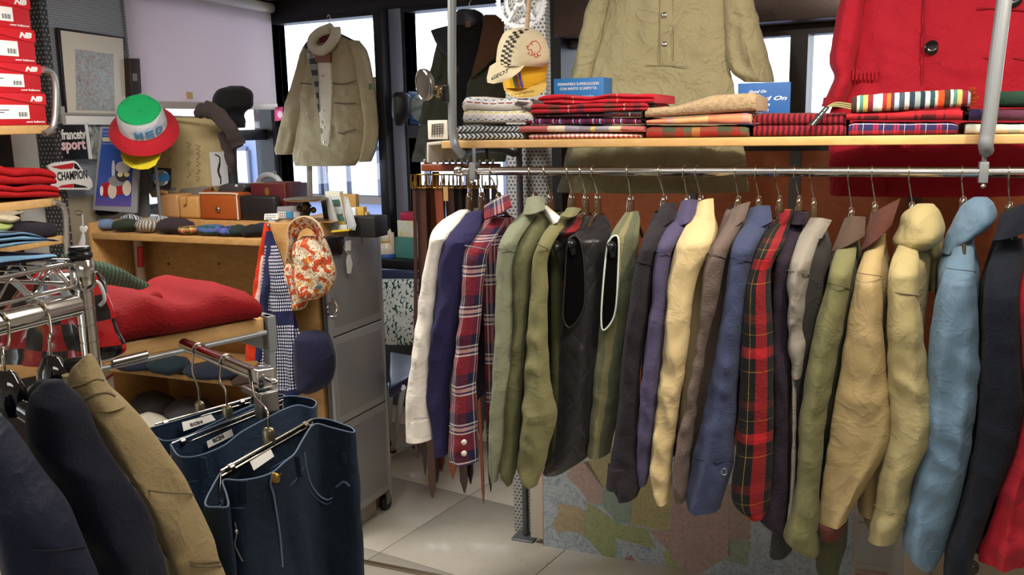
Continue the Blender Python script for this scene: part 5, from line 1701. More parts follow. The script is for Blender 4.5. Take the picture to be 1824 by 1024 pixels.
GRN_SP = striped('speckled grey knit', [(0, 'c9cccf'), (.3, '55585c'), (.5, 'b9bdc2'), (.7, '3c3e42')], .03, 0, .03)
roll('cap_folded', 'dark navy flat cap with pale trim at the left end of the counter', fabric('dark navy felt', '1f242c', .15), 150, 214, 368, 388, .24, .12, TZ, group=None, cat='cap')
roll('rolled_socks', 'blue rolled socks at the left end of the ledge', fabric('blue melange', '6f86a8', .2), 177, 206, 389, 411, .08, .09, seed=2)
roll('rolled_socks', 'dark green rolled socks beside the blue pair', fabric('dark green knit', '2e3a2e', .2), 204, 245, 389, 412, .06, .09, seed=3)
roll('rolled_socks', 'speckled grey and white rolled socks lying behind the dark green pair', GRN_SP, 212, 255, 380, 397, .155, .06, seed=4)
roll('rolled_socks', 'light grey rolled socks with dark mottling in mid ledge', striped('mottled grey knit', [(0, 'b9b2a8'), (.5, '6e655c')], .018, 0, .03), 243, 285, 389, 413, .06, .09, seed=5)
roll('rolled_socks', 'white and grey striped rolled socks lying behind the brown pair', GRN_SP, 258, 312, 383, 398, .155, .06, seed=6)
roll('rolled_socks', 'dark brown rolled socks in the middle of the ledge', fabric('dark brown knit', '33262a', .2), 280, 348, 388, 414, .06, .1, seed=7)
roll('rolled_socks', 'red, yellow and green tartan socks lying flat', plaid('tartan sock', [(0, '2f4a34'), (.5, 'c9a050'), (.7, 'a8503c')], [(0, '2f4a34'), (.4, 'b8553c'), (.7, 'c9b060')], .04, .04), 312, 366, 400, 417, .05, .08, seed=8)
roll('rolled_socks', 'green and blue tartan socks lying flat', plaid('green blue tartan sock', [(0, '1f4a3a'), (.5, '3a4a80')], [(0, '24503c'), (.6, '5a6ab0')], .04, .04), 348, 410, 400, 420, .05, .08, seed=9)
roll('rolled_socks', 'violet and blue socks with dark heel', plaid('violet sock', [(0, '4a5296'), (.5, '1f2530')], [(0, '5a62a8'), (.6, '20262e')], .04, .05), 382, 432, 403, 421, .05, .08, seed=10)
roll('rolled_socks', 'dark green socks with black toe near the right end', fabric('green black knit', '1e2f28', .2), 405, 448, 400, 422, .06, .08, seed=11)
roll('rolled_socks', 'black socks at the right end of the ledge', fabric('black knit', '18181c', .2), 428, 476, 401, 422, .06, .09, seed=12)
roll('rolled_socks', 'dark violet socks behind the orange bandana', fabric('dark violet knit', '2c2236', .2), 452, 480, 398, 414, .1, .09, seed=13)
# caps and beanies on the two lower shelves
ZL = CN.at(330, 668, -.02).z
NAVF = fabric('navy felt', '1d2332', .15)
for i, (x0, x1, yt, yb) in enumerate(((215, 280, 636, 656), (272, 336, 636, 668), (332, 432, 648, 688), (425, 462, 668, 690))):
    roll('beret', ('flat navy beret at the left of the lower shelf', 'dark green navy beret second on the lower shelf', 'large navy beret in the middle of the lower shelf', 'small brown cap at the right of the lower shelf')[i],
         (NAVF, fabric('dark teal felt', '1a2a30', .15), NAVF, fabric('brown felt', '3a2a24', .2))[i], x0, x1, yt, yb, -.02, .17, ZL, 'caps on the lower shelf', seed=20 + i, cat='cap')
for i, (x0, x1, yt, yb, c) in enumerate(((235, 320, 700, 752, '3a3836'), (300, 385, 708, 760, '4a4a4e'), (228, 300, 738, 775, 'd8d2c0'))):
    roll('knit_hat', ('dark grey knit hat on the bottom shelf', 'mid grey knit hat beside the dark one', 'cream woolly hat behind the tan jacket')[i], fabric('hat wool ' + c, c, .2, fuzz=200), x0, x1, yt, yb, .08 - .12 * (i == 2), .18, .32 if i < 2 else .32, 'hats on the bottom shelf', seed=30 + i, cat='hat', amp=.012)
o = thing('display_tube', 'clear tube with a red filling standing in the counter recess', 'tube', CN.at(252, 505, .2))
m = MB(); q = CN.at(252, 500, .2); m.tube([V((q.x, q.y, .64)), V((q.x, q.y, CZ - .03))], .02, 12); part('tube', m, plain('frosted tube', 'b9a9a0', .3), o)
m = MB(); m.tube([CN.at(251, 475, .16), CN.at(250, 440, .16)], .014, 10); part('filling', m, plain('red filling', 'b8242c', .5), o)

# ---------------------------------------------------------------- bandanas and hats hanging on the counter end
t = NT('navy dotted bandana')
uu, vv = t.uv()
fx = t.math('SUBTRACT', t.math('FRACT', t.math('DIVIDE', uu, .0125)), .5)
fy = t.math('SUBTRACT', t.math('FRACT', t.math('DIVIDE', vv, .0125)), .5)
dd = t.math('SQRT', t.math('ADD', t.math('MULTIPLY', fx, fx), t.math('MULTIPLY', fy, fy)))
bd = t.math('GREATER_THAN', t.math('FRACT', t.math('DIVIDE', vv, .3)), .17)
DOTN = finish_cloth(t, t.mix(t.math('MULTIPLY', t.math('LESS_THAN', dd, .34), bd), lin('20234a'), lin('d5d6de')))


def hangcloth(name, lab, mat, rows, b, th=.012, fold=.012, seed=1, pl=CN, extra=()):
    g = thing(name, lab, 'bandana', pl.at((rows[0][1] + rows[0][2]) / 2, rows[0][0], b), 'bandanas hanging at the counter end')
    m = MB(); sleeve(m, rows, pl, b, th, n=44, m=60, fold=fold, seed=seed, sq=3)
    part('cloth', m, mat, g)
    for nm, r, mt, db in extra:
        m = MB(); sleeve(m, r, pl, b + db, th * .8, n=30, m=40, fold=fold * .7, seed=seed + 4, sq=3); part(nm, m, mt, g)
    return g


ORG = fabric('orange bandana cotton', 'd63a18', .06)
hangcloth('bandana', 'bright orange bandana hanging at the end of the ledge', ORG, [(398, 471, 480), (410, 469, 482), (422, 468, 480), (450, 463, 477), (500, 456, 470), (560, 449, 470), (640, 438, 468)], -.05, seed=3,
          extra=(('white_print', [(455, 466, 473), (500, 461, 471), (560, 452, 463), (640, 440, 452)], plaid('orange white dotted print', [(0, 'd9a090'), (.5, 'ece6e2')], [(0, 'd2553a'), (.5, 'ece6e2')], .006, .006), -.012),))
hangcloth('bandana', 'navy bandana with white dots hanging at the counter end', DOTN, [(412, 474, 484), (430, 472, 490), (460, 470, 502), (500, 466, 512), (560, 462, 522), (640, 458, 528), (704, 453, 534)], -.085, seed=6,
          extra=(('border', [(430, 476, 484), (500, 468, 482), (560, 462, 474), (640, 457, 468)], fabric('navy bandana border', '262a52', .1), -.008), ('lower_corner', [(560, 512, 524), (600, 512, 536), (640, 518, 542), (664, 524, 546)], DOTN, .02)))
m = MB(); m.tube([CN.at(478, 404, -.0), CN.at(478, 402, -.11)], .004, 8); m.ball(CN.at(478, 402, -.11), .007)
tag(part('peg', m, STEEL), 'steel peg at the ledge end carrying the bandanas', 'peg')
t = NT('comic printed cotton')
n1 = t.noise(70, 3, t.tc.outputs['UV'], .6, .6)
vo = t.n('ShaderNodeTexVoronoi', {'Scale': 62, 'Vector': t.tc.outputs['UV']})
cc = t.ramp(t.n('ShaderNodeSeparateColor', {0: vo.outputs['Color']}).outputs[0], [(0, lin('e3d3b4')), (.26, lin('dcc9a6')), (.44, lin('c9502c')), (.68, lin('e8dcc4')), (.82, lin('c9602c')), (.9, lin('d99a3c')), (.97, lin('5a93a0'))])
ln = t.math('GREATER_THAN', t.math('ABSOLUTE', t.math('SUBTRACT', n1.outputs[0], .5)), .022)
PRINTC = finish_cloth(t, t.mix(ln, lin('6e3424'), cc))
ph = thing('bucket_hat', 'cream bucket hat with orange comic print hanging on the counter end', 'hat', CN.at(555, 460, -.1))
m = MB(); sleeve(m, [(420, 540, 566), (435, 528, 578), (460, 522, 590), (485, 522, 597), (505, 526, 594), (520, 534, 584), (532, 546, 568)], CN, -.1, .07, n=44, m=40, fold=.008, seed=5, hollow=False, sq=2.1); part('crown', m, PRINTC, ph)
m = MB()
BR = [(508, 466), (513, 440), (512, 415), (518, 398), (532, 388), (548, 386), (560, 392), (570, 402), (577, 420)]
IN = [(524, 472), (524, 446), (528, 424), (534, 412), (542, 406), (550, 405), (558, 410), (566, 420), (572, 432)]
R1 = smooth_path([CN.at(x, y, -.17) for x, y in BR], 4)
R2 = smooth_path([CN.at(x, y, -.115) for x, y in IN], 4)
m.rings([R1, R2], closed=False); part('brim', m, PRINTC, ph, solid=.004)
m = MB(); m.tube(R1, .0035, 6); part('brim_edge', m, fabric('cream binding', 'b9a684'), ph)
m = MB(); sleeve(m, [(470, 508, 530), (490, 503, 540), (515, 510, 546), (540, 522, 548), (550, 528, 542)], CN, -.06, .03, n=30, m=24, fold=.006, seed=8, hollow=False); part('lower_brim', m, PRINTC, ph)
nc = thing('baseball_cap', 'navy cotton cap hanging below the printed hat', 'cap', CN.at(560, 640, -.07))
NVC = fabric('navy cap cotton', '20203a', .12)
m = MB(); sleeve(m, [(590, 538, 566), (600, 530, 580), (625, 526, 592), (650, 527, 595), (675, 532, 590), (690, 540, 578), (697, 548, 566)], CN, -.1, .075, n=44, m=36, fold=.006, seed=15, hollow=False, sq=2.1); part('crown', m, NVC, nc)
m = MB(); m.prism([CN.at(x, y, -.06 + .0006 * (700 - y)) for x, y in ((526, 640), (522, 668), (523, 695), (528, 704), (540, 700), (556, 694), (545, 670))], CN.e2 * .004); part('peak', m, NVC, nc)
bc = thing('flat_cap', 'black leather cap with white swing tags hanging beside the printed hat', 'cap', CB.at(600, 440, -.03))
m = MB(); m.prism([CB.at(x, y, -.03) for x, y in ((578, 424), (596, 420), (612, 420), (616, 426), (612, 452), (606, 456), (584, 448))], CB.e2 * .025); part('crown', m, plain('black leather cap', '131313', .35), bc, bevel=.008)
for pts in (((617, 430), (625, 428), (625, 446), (616, 447)), ((619, 455), (624, 453), (628, 470), (625, 487), (619, 487), (617, 465))):
    m = MB(); m.prism([CB.at(x, y, -.034) for x, y in pts], CB.e2 * .0015); part('swing_tag', m, WHITE, bc, label='white swing tag')
m = MB(); m.tube([CB.at(612, 440, -.03), CB.at(622, 456, -.034)], .0012, 5); part('cord', m, WHITE, bc)

# ---------------------------------------------------------------- posters and signs behind the counter
pg = thing('pegboard', 'grey perforated steel panel fixed to the left wall', 'panel', BL.at(150, 300, -.05))
g0, g1 = wa(BL, 76, 100, -.05), wa(BL, 222, 100, -.05)
m = MB(); wbox(m, BL, g0, g1, .75, CEIL, -.06, -.01)
t_ = perforated('punched grey panel', 'a3a7ab', '6a6c70', .0115, .3, .5, .1)
part('sheet', m, t_, pg)
m = MB(); wbox(m, BL, g0 - .035, g0, .75, CEIL, -.10, -.01); part('edge_channel', m, perforated('punched dark channel', '3b3a3c', '9a9a9a', .02, .2, .5, .2), pg)
m = MB(); wbox(m, BL, g1, g1 + .012, .75, CEIL, -.065, -.01); part('edge_strip', m, perforated('punched pale strip', '8b8e92', '3c3c40', .014, .3, .5, .2), pg)
m = MB(); wbox(m, BL, g0, g1, BL.at(130, 440, -.08).z, BL.at(130, 352, -.08).z, -.08, -.06); part('beige_board', m, plain('beige wall board', '9b8f76', .8), pg)
pf = thing('framed_picture', 'black framed abstract print with a cream mount on the steel panel', 'picture', BL.at(165, 130, -.09))
cor = [(103, 49), (222, 66), (228, 207), (118, 207)]
m = MB(); m.prism([BL.at(x, y, -.085) for x, y in cor], BL.e2 * .02); part('frame', m, plain('black frame', '201a1e', .4), pf, bevel=.002)
m = MB(); m.prism([BL.at(x, y, -.0865) for x, y in ((108, 54), (219, 69), (225, 203), (121, 203))], BL.e2 * .003); part('mount', m, plain('cream mount', 'ddd6c6', .8), pf)
t = NT('abstract watercolour')
n1, n2 = t.noise(26, 6, None, .65, 3), t.noise(15, 5, None, .6, 2)
cc = t.ramp(n1.outputs[0], [(.3, lin('4f7fa8')), (.4, lin('9fb6c2')), (.47, lin('c4bfb4')), (.53, lin('6c6f74')), (.58, lin('c9b0a4')), (.64, lin('9a5a52')), (.7, lin('40549a'))], False)
t.p(Base_Color=t.mix(t.math('MULTIPLY', n2.outputs[0], .45), cc, lin('a9c0cc')), Roughness=.7)
m = MB(); m.prism([BL.at(x, y, -.0875) for x, y in ((134, 87), (202, 97), (205, 198), (136, 196))], BL.e2 * .002); part('print', m, t.m, pf)
m = MB(); m.prism([BL.at(x, y, -.09) for x, y in ((110, 56), (218, 71), (224, 201), (122, 201))], BL.e2 * .0015); part('pane', m, glassy('picture glass', (1, 1, 1, 1), .012, .15), pf)
m = MB(); m.tube([BL.at(106, 203, -.1), BL.at(222, 205, -.1)], .006, 8); m.tube([BL.at(222, 205, -.1), CN.at(300, 207, .3), CN.at(372, 209, .3)], .004, 8); m.cbox(BL.at(108, 205, -.09), BL.e1 * .02, BL.e2 * .03, ZZ * .07)
tag(part('hanging_rail', m, plain('pale grey rail', 'a9a8a2', .5, .2)), 'thin pale rail running below the black framed print', 'rail')
def sheetrow(pl, px0, px1, off):
    return None


fs = thing('wall_sign', 'black sign reading francetv sport in white letters', 'sign', BL.at(132, 250, -.1))
m = MB(); m.prism([BL.at(x, y, -.1) for x, y in ((107, 222), (150, 219), (158, 283), (112, 283))], BL.e2 * .01); part('panel', m, plain('black sign panel', '0d0d0f', .5), fs, bevel=.001)
q0 = BL.at(110, 249, -.102)
text('francetv', q0, BL.e1, ZZ, .043, WHITE, fs, width=(BL.at(153, 247, -.102) - q0).dot(BL.e1), bold=.03)
q0 = BL.at(111, 274, -.102)
text('sport', q0, BL.e1, ZZ, .055, plain('white pink print', 'eec9d0', .6), fs, width=(BL.at(154, 272, -.102) - q0).dot(BL.e1), bold=.035)
m = MB(); m.prism([BL.at(x, y, -.1) for x, y in ((152, 219), (156, 219), (165, 283), (159, 283))], BL.e2 * .012); m.prism([BL.at(x, y, -.1) for x, y in ((112, 205), (228, 207), (228, 222), (112, 222))], BL.e2 * .004); part('white_edge', m, WHITE, fs)
cs = thing('picture_card', 'black and white picture card tucked beside the francetv sign', 'card', BL.at(170, 250, -.08))
m = MB(); m.prism([BL.at(x, y, -.085) for x, y in ((158, 222), (186, 222), (180, 283), (166, 283))], BL.e2 * .004); part('card', m, blotches('grey photo', [(.3, '2a2c30'), (.5, '9aa39a'), (.7, 'd9dfd8')], 9), cs)
ch = thing('wall_sign', 'bow tie shaped red, white and black sign reading CHAMPION', 'sign', BL.at(125, 315, -.16))
m = MB()
OUTL = [(84, 296), (96, 290), (132, 286), (138, 289), (146, 300), (164, 321), (166, 332), (160, 338), (100, 338), (88, 338), (101, 317)]
m.prism([BL.at(x, y, -.15) for x, y in OUTL], BL.e2 * .012); part('board', m, WHITE, ch, bevel=.002)
RED = plain('sign red', 'c4202a', .5)
for nm, pts, mt in (('upper_stripe', ((91, 297), (131, 290), (131, 296), (128, 300), (108, 301)), RED), ('upper_stripe', ((132, 290), (136, 292), (143, 301), (139, 302), (132, 299)), BLACK),
                    ('lower_stripe', ((103, 334), (110, 330), (130, 327), (130, 334)), RED), ('lower_stripe', ((131, 327), (150, 331), (156, 334), (131, 334)), BLACK)):
    m = MB(); m.prism([BL.at(x, y, -.1515) for x, y in pts], -BL.e2 * .001); part(nm, m, mt, ch)
q0 = BL.at(103, 322, -.1535)
text('CHAMPION', q0, BL.e1, ZZ, .035, BLACK, ch, width=(BL.at(156, 318, -.1535) - q0).dot(BL.e1), bold=.01)
# blue poster
PO = Pl(CN.at(210, 380, .16), 8)
po = thing('framed_poster', 'blue framed poster of a grey robot driving a red toy car', 'poster', PO.at(207, 380))
cor = [(178, 226), (250, 226), (243, 380), (165, 374)]
m = MB(); m.prism([PO.at(x, y) for x, y in cor], PO.e2 * .015); part('frame', m, plain('grey poster frame', '9a9aa0', .4), po, bevel=.002)
m = MB(); m.prism([PO.at(x, y, -.001) for x, y in ((183, 229), (240, 229), (233, 368), (169, 366))], PO.e2 * .002)
t = NT('poster blue')
sx = t.n('ShaderNodeSeparateXYZ', {0: t.tc.outputs['Object']})
t.p(Base_Color=t.ramp(t.math('ADD', t.math('MULTIPLY', sx.outputs[2], 2.8), .0), [(0, lin('7a5a9a')), (.25, lin('3a4a9a')), (.9, lin('2c5aa8'))], False), Roughness=.3)
part('print', m, t.m, po)
def pel(nm, cx, cy, rx, ry, c, off):
    m = MB(); m.prism([PO.at(cx + rx * math.cos(k * math.pi / 8), cy + ry * math.sin(k * math.pi / 8), off) for k in range(16)], -PO.e2 * .0006); part(nm, m, plain('ink ' + c, c, .4), po)


pel('car_print', 203, 335, 24, 13, 'b8222c', -.0016); pel('wheel_print', 187, 338, 8, 13, 'a81c28', -.0024); pel('wheel_print', 200, 340, 8, 14, 'd9c9b4', -.0028); pel('wheel_print', 226, 335, 8, 14, 'e0d4c0', -.0028); pel('wheel_print', 181, 340, 3, 9, 'e8e0d6', -.003)
pel('robot_print', 208, 322, 15, 10, '8a8a90', -.0036); pel('robot_print', 218, 312, 12, 12, '3a3a40', -.0042); pel('robot_print', 219, 298, 13, 11, 'b9b9bf', -.0046); pel('eye_print', 214, 311, 5, 4, 'e6dca8', -.0052); pel('eye_print', 226, 311, 5, 4, 'e6dca8', -.0052); pel('rocket_print', 202, 302, 3, 17, 'c4ccd6', -.0030)
VIO = plain('pale violet ink', '8f7fb0', .5)
smallprint(po, PO, 184, 232, 236, -.0012, VIO, .008, 3)
smallprint(po, PO, 184, 226, 242, -.0012, VIO, .006, 4)
smallprint(po, PO, 183, 224, 252, -.0012, plain('pale yellow ink', 'd9cf9a', .5), .017, 5)
smallprint(po, PO, 182, 208, 257, -.0012, VIO, .005, 6)
# beige map board, ribbon sign and white card
MBD = Pl(CN.at(320, 335, .29), 12)
mbp = thing('map_board', 'large beige linen board with faint handwriting leaning behind the bags', 'board', MBD.at(325, 345))
m = MB(); m.prism([MBD.at(x, y, .05) for x, y in ((236, 209), (352, 209), (408, 216), (410, 352), (270, 352), (244, 300))], MBD.e2 * .012)
part('board', m, blotches('beige linen', [(.3, 'a8966c'), (.6, 'bba97e'), (.8, 'c4b48a')], 5, 1, .9), mbp, bevel=.001)
m = MB()
for x, yy in ((352, (262, 270, 280, 292, 305, 318)), (335, (258, 290, 312)), (300, (262, 285))):
    for k, y in enumerate(yy):
        m.tube(smooth_path([MBD.at(x - 4 + (k * 7) % 5, y - 4, -.001), MBD.at(x + 5, y - 1, -.001), MBD.at(x - 2, y + 3, -.001), MBD.at(x + 3, y + 5, -.001)], 3), .0014, 5)
part('handwriting', m, plain('brown ink', '6a5a3c', .8), mbp, kind='stuff')
m = MB(); m.prism([MBD.at(x, y, -.006) for x, y in ((262, 298), (268, 297), (275, 335), (312, 334), (312, 339), (268, 340))], MBD.e2 * .006); m.prism([MBD.at(x, y, -.01) for x, y in ((232, 300), (262, 300), (266, 400), (240, 400))], MBD.e2 * .01); part('grey_trim', m, plain('dark grey trim', '5e5e60', .5), mbp)
rs = thing('wall_sign', 'small black sign with a blue ribbon over a white badge', 'sign', MBD.at(287, 315, -.02))
m = MB(); m.prism([MBD.at(x, y, -.02) for x, y in ((271, 298), (304, 300), (303, 334), (273, 333))], MBD.e2 * .006); part('panel', m, plain('black badge panel', '17171a', .5), rs)
for pts, c, o_ in (([(287 + 14 * math.cos(k * math.pi / 8) * (1.0 if k % 2 else 1.1), 317 + 14 * math.sin(k * math.pi / 8)) for k in range(16)], 'dfe2e6', -.021), ([(287 + 9 * math.cos(k * math.pi / 8), 317 + 13.5 * math.sin(k * math.pi / 8)) for k in range(16)], '7f858c', -.0225), (((272, 309), (280, 308), (287, 312), (295, 308), (302, 311), (301, 323), (294, 321), (287, 324), (280, 321), (272, 322)), '2f86c8', -.024)):
    m = MB(); m.prism([MBD.at(x, y, o_) for x, y in pts], -MBD.e2 * .001); part('badge', m, plain('badge ' + c, c, .5), rs)
wc = thing('picture_card', 'white card with a black bent stroke leaning on the beige board', 'card', MBD.at(392, 330, -.02))
m = MB(); m.prism([MBD.at(x, y, -.02) for x, y in ((373, 271), (403, 270), (410, 330), (378, 331))], MBD.e2 * .004); part('card', m, plain('grey white card', 'b9bcbe', .6), wc)
m = MB(); m.tube(smooth_path([MBD.at(x, y, -.021) for x, y in ((383, 275), (391, 280), (391, 292), (389, 305), (393, 318), (393, 328))], 4), [.003] * 8 + [.005] * 8 + [.003] * 5, 6, flat=.4); part('stroke', m, BLACK, wc)
# dark tall case behind the board on the window
o = thing('tall_case', 'dark brown upright case standing behind the red hat', 'case', BL.at(243, 165, -.12))
m = MB(); m.prism([BL.at(x, y, -.12) for x, y in ((231, 104), (250, 104), (253, 166), (235, 172))], BL.e2 * .06); part('body', m, plain('dark brown case', '2e1f1e', .5), o, bevel=.006)
m = MB(); m.prism([BL.at(x, y, -.122) for x, y in ((236, 131), (244, 131), (245, 144), (237, 144))], BL.e2 * .002); part('label', m, plain('grey label', '8b8784', .6), o)

# ---------------------------------------------------------------- hats on stands
HT = Pl(CN.at(255, 240, .12), 14)
bh = thing('bucket_hat', 'green, white and red bucket hat with blue letters', 'hat', HT.at(255, 240))
c = HT.at(256, 226)
_tc = (EYE - c); _tc.z = 0; _tc.normalize()
axs = (ZZ * .66 + _tc * .74 - cR * .13).normalized()
e1h = HT.e1


def hatring(r, z, wob=.0, seed=0):
    a1 = (cR - axs * cR.dot(axs)).normalized()
    a2 = axs.cross(a1)
    return [c + axs * z + (a1 * math.cos(2 * math.pi * k / 40) + a2 * (math.sin(2 * math.pi * k / 40))) * (r * (1 + wob * noise.noise(V((math.cos(2 * math.pi * k / 40) * 1.5, math.sin(2 * math.pi * k / 40) * 1.5, z * 20 + seed))))) for k in range(40)]


m = MB(); m.rings([hatring(.138, -.022, .05), hatring(.124, -.004, .05), hatring(.105, .012, .03), hatring(.094, .02)], cap=False); part('brim', m, fabric('red cotton brim', 'b3202c', .05), bh, solid=.003)
m = MB(); m.rings([hatring(.094, .018), hatring(.092, .05, .02), hatring(.087, .085, .03), hatring(.082, .096, .03)], cap=False); part('band', m, fabric('white blue cotton', 'd5d9e2', .06, vs=20), bh, solid=.002)
m = MB(); m.rings([hatring(.083, .094, .03), hatring(.078, .103, .05), hatring(.05, .101, .1, 3), hatring(.025, .096, .1, 3), hatring(.004, .094)], cap=True); part('crown', m, fabric('green cotton', '149a58', .06), bh)
for k, ch_ in enumerate('MED'):
    ang = -62 + k * 17
    a1 = (cR - axs * cR.dot(axs)).normalized(); a2 = axs.cross(a1)
    th_ = math.radians(-90 + 14 + (k - .3) * 25)
    rad = a1 * math.cos(th_) + a2 * math.sin(th_)
    tan = (axs.cross(rad)).normalized()
    text(ch_, c + rad * .0965 + axs * .03 - tan * .016, tan, axs, .04, plain('sky blue print', '5f9fcc', .6), bh, width=.034, bold=.05)
m = MB(); m.tube([c + axs * .08, c - ZZ * .04 + HT.e2 * .05, V((c.x, c.y, TZ)) + HT.e2 * .06], .008, 8); part('stand', m, plain('grey stand', '6e6e70', .5), bh)
yk = thing('baseball_cap', 'yellow cap with its peak showing below the red brim', 'cap', HT.at(250, 280, .02))
m = MB()
P = [HT.at(250 + x, max(y, 266), -.0 - .0012 * (y - 262)) for x, y in ((-36, 258), (-35, 278), (-29, 290), (-15, 299), (0, 302), (14, 301), (27, 294), (34, 280), (37, 258), (0, 250))]
m.prism(P, HT.e2 * .004); part('peak', m, fabric('yellow cotton cap', 'e2cf2e', .05), yk)
m = MB(); m.ball(HT.at(252, 250, .07), .09, .07, .05, ex=HT.e1, ey=HT.e2, n=20, m=8); part('crown', m, bpy.data.materials['yellow cotton cap'], yk)
BK = Pl(CN.at(410, 210, .3), 15)
bk = thing('knit_hat', 'black slouchy hat with a grey brown scarf on a display head', 'hat', BK.at(412, 210))
m = MB(); sleeve(m, [(153, 410, 432), (158, 398, 440), (166, 389, 446), (178, 384, 447), (190, 383, 446), (198, 385, 434), (206, 390, 431), (216, 398, 434), (228, 408, 434)], BK, -.0, .09, n=44, m=44, fold=.007, seed=3, hollow=True, sq=2.1); part('hat', m, fabric('black felt', '0d0d0f', .2), bk)
m = MB()
m.tube(smooth_path([BK.at(x, y, o_) for x, y, o_ in ((348, 202, -.04), (360, 197, -.07), (374, 197, -.1), (390, 207, -.13), (405, 224, -.14), (417, 242, -.13), (424, 256, -.12), (426, 262, -.12))], 5), [.016] * 3 + [.028] * 6 + [.036] * 18 + [.03] * 6 + [.02] * 3, 14, flat=.6)
m.tube(smooth_path([BK.at(x, y, -.08) for x, y in ((400, 234), (407, 262), (411, 288), (409, 308))], 5), [.03] * 6 + [.022] * 6 + [.012] * 4, 12, flat=.5)
for i, p in enumerate(m.v): m.v[i] = p + noise.noise_vector(p * 25) * .008
part('scarf', m, fabric('grey brown wool', '3a3030', .2, fuzz=200), bk)
m = MB(); m.tube([BK.at(412, 226, .0), BK.at(414, 300, 0), V((BK.at(414, 300, 0).x, BK.at(414, 300, 0).y, TZ))], .02, 10); part('stand', m, plain('dark stand', '2c2c2e', .5), bk)

# ---------------------------------------------------------------- shoe shelf at the far left
SHP = Pl(BL.p + BL.e2 * -.34, -70)


def sh(a, b, z):
    return V((SHP.p.x, SHP.p.y, 0)) + SHP.e1 * a + SHP.e2 * b + ZZ * z


zsh = SHP.at(60, 223).z
zs2 = SHP.at(60, 356).z
ar, ar2 = wa(SHP, 97, 230), wa(SHP, 110, 358)
unit = thing('shelf_unit', 'shelf unit with wooden boards and bent steel tubes by the left wall', 'shelf', sh(ar - .5, .15, 0))
for z_, a_ in ((zsh, ar), (zs2, ar2)):
    m = MB(); m.box(sh(a_ - 1.2, 0, z_ - .032), SHP.e1 * 1.2, SHP.e2 * .3, ZZ * .032); part('shelf_board', m, MAPLE, unit, bevel=.003)
m = MB(); m.box(sh(ar - 1.2, .29, .3), SHP.e1 * 1.26, SHP.e2 * .03, ZZ * (CEIL - .35)); part('back_panel', m, plain('dark brown back panel', '1f1818', .7), unit)
for pts in (((76, 124), (90, 128), (97, 142), (99, 170), (97, 215), (90, 232), (78, 238)), ((96, 360), (110, 366), (116, 384), (118, 420), (119, 470), (119, 520))):
    m = MB(); m.tube(smooth_path([SHP.at(x, y, -.012) for x, y in pts], 5), .0125, 12); part('bent_tube', m, plain('satin steel tube', 'b5b2ad', .3, .8), unit)
REDB = plain('red shoe box card', 'c2161f', .45)
REDL = plain('red box lid card', 'cc1c24', .4)
zz = zsh
prev_h = None
for i, (yt, yb, xr) in enumerate(((166, 223, 81), (114, 166, 72), (53, 114, 62), (-4, 53, 53), (-60, -4, 50))):
    z0 = zz
    z1 = SHP.at(50, yt).z if i < 4 else zz + .115
    a1 = wa(SHP, xr, (yt + yb) / 2)
    W_ = .33
    bx = thing('shoe_box', ('red shoe box at the bottom of the stack on the wooden board', 'red shoe box second from the bottom of the stack', 'red shoe box third from the bottom of the stack', 'red shoe box fourth from the bottom of the stack', 'red shoe box at the top of the stack, cut by the frame')[i], 'box', sh(a1 - W_ / 2, .14, z0), 'red shoe boxes stacked on the shelf')
    m = MB(); m.box(sh(a1 - W_, 0, z0 + .0005), SHP.e1 * W_, SHP.e2 * .2, ZZ * (z1 - z0 - .003)); part('box', m, REDB, bx, bevel=.002)
    m = MB()
    hl = (z1 - z0)
    m.prism([sh(a1 - W_ - .003, -.004, z1 - .0005), sh(a1 + .003, -.004, z1 - .0005), sh(a1 + .003, -.004, z1 - hl * .36), sh(a1 - .05, -.004, z1 - hl * .33), sh(a1 - W_ * .75, -.004, z1 - hl * .06), sh(a1 - W_ - .003, -.004, z1 - hl * .06)], SHP.e2 * .004)
    m.box(sh(a1 - W_ - .003, 0, z1 - .004), SHP.e1 * (W_ + .006), SHP.e2 * .2, ZZ * .0035)
    m.box(sh(a1, 0, z1 - hl * .36), SHP.e1 * .003, SHP.e2 * .2, ZZ * (hl * .36 - .001))
    part('lid', m, REDL, bx)
    m = MB(); m.box(sh(a1 - .26, -.0018, z0 + hl * .2), SHP.e1 * .185, SHP.e2 * .0018, ZZ * hl * .43); lb = part('label', m, WHITE, bx, label='white size label')
    m = MB()
    for k in range(9):
        m.box(sh(a1 - .12 + k * .0042, -.0026, z0 + hl * .27), SHP.e1 * (.0012 + .0014 * (k % 3 == 0)), SHP.e2 * .0008, ZZ * hl * .14)
    for k in range(4):
        m.box(sh(a1 - .25, -.0026, z0 + hl * (.32 + .07 * k)), SHP.e1 * (.05 + .02 * ((k * 7) % 3)), SHP.e2 * .0008, ZZ * .0025)
    part('barcode', m, BLACK, lb)
    text('NB', sh(a1 - .068, -.0055, z1 - hl * .26), SHP.e1, ZZ, hl * .17, WHITE, bx, width=.055, shear=.35, bold=.05)
    text('new balance', sh(a1 - .09, -.001, z0 + hl * .08), SHP.e1, ZZ, .007, WHITE, bx, width=.08, bold=.02)
    zz = z1
REDK = fabric('red wool knit', 'a8151a', .08, fuzz=180, sheen=0)
folded('folded_sweater', 'red wool sweater folded at the bottom under another red one', 'sweater', REDK, -70, 106, (328, 332), (354, 354), v=-.01, depth=.24, layers=2, pl=SHP, zb=zs2, wob=.012, group='red sweaters on the left shelf')
folded('folded_sweater', 'red wool sweater lying loosely on the lower red one', 'sweater', REDK, -70, 101, (286, 306), (331, 331), v=-.005, depth=.24, layers=2, pl=SHP, zb=zs2 + .05, wob=.02, group='red sweaters on the left shelf')
z3 = SHP.at(60, 428).z
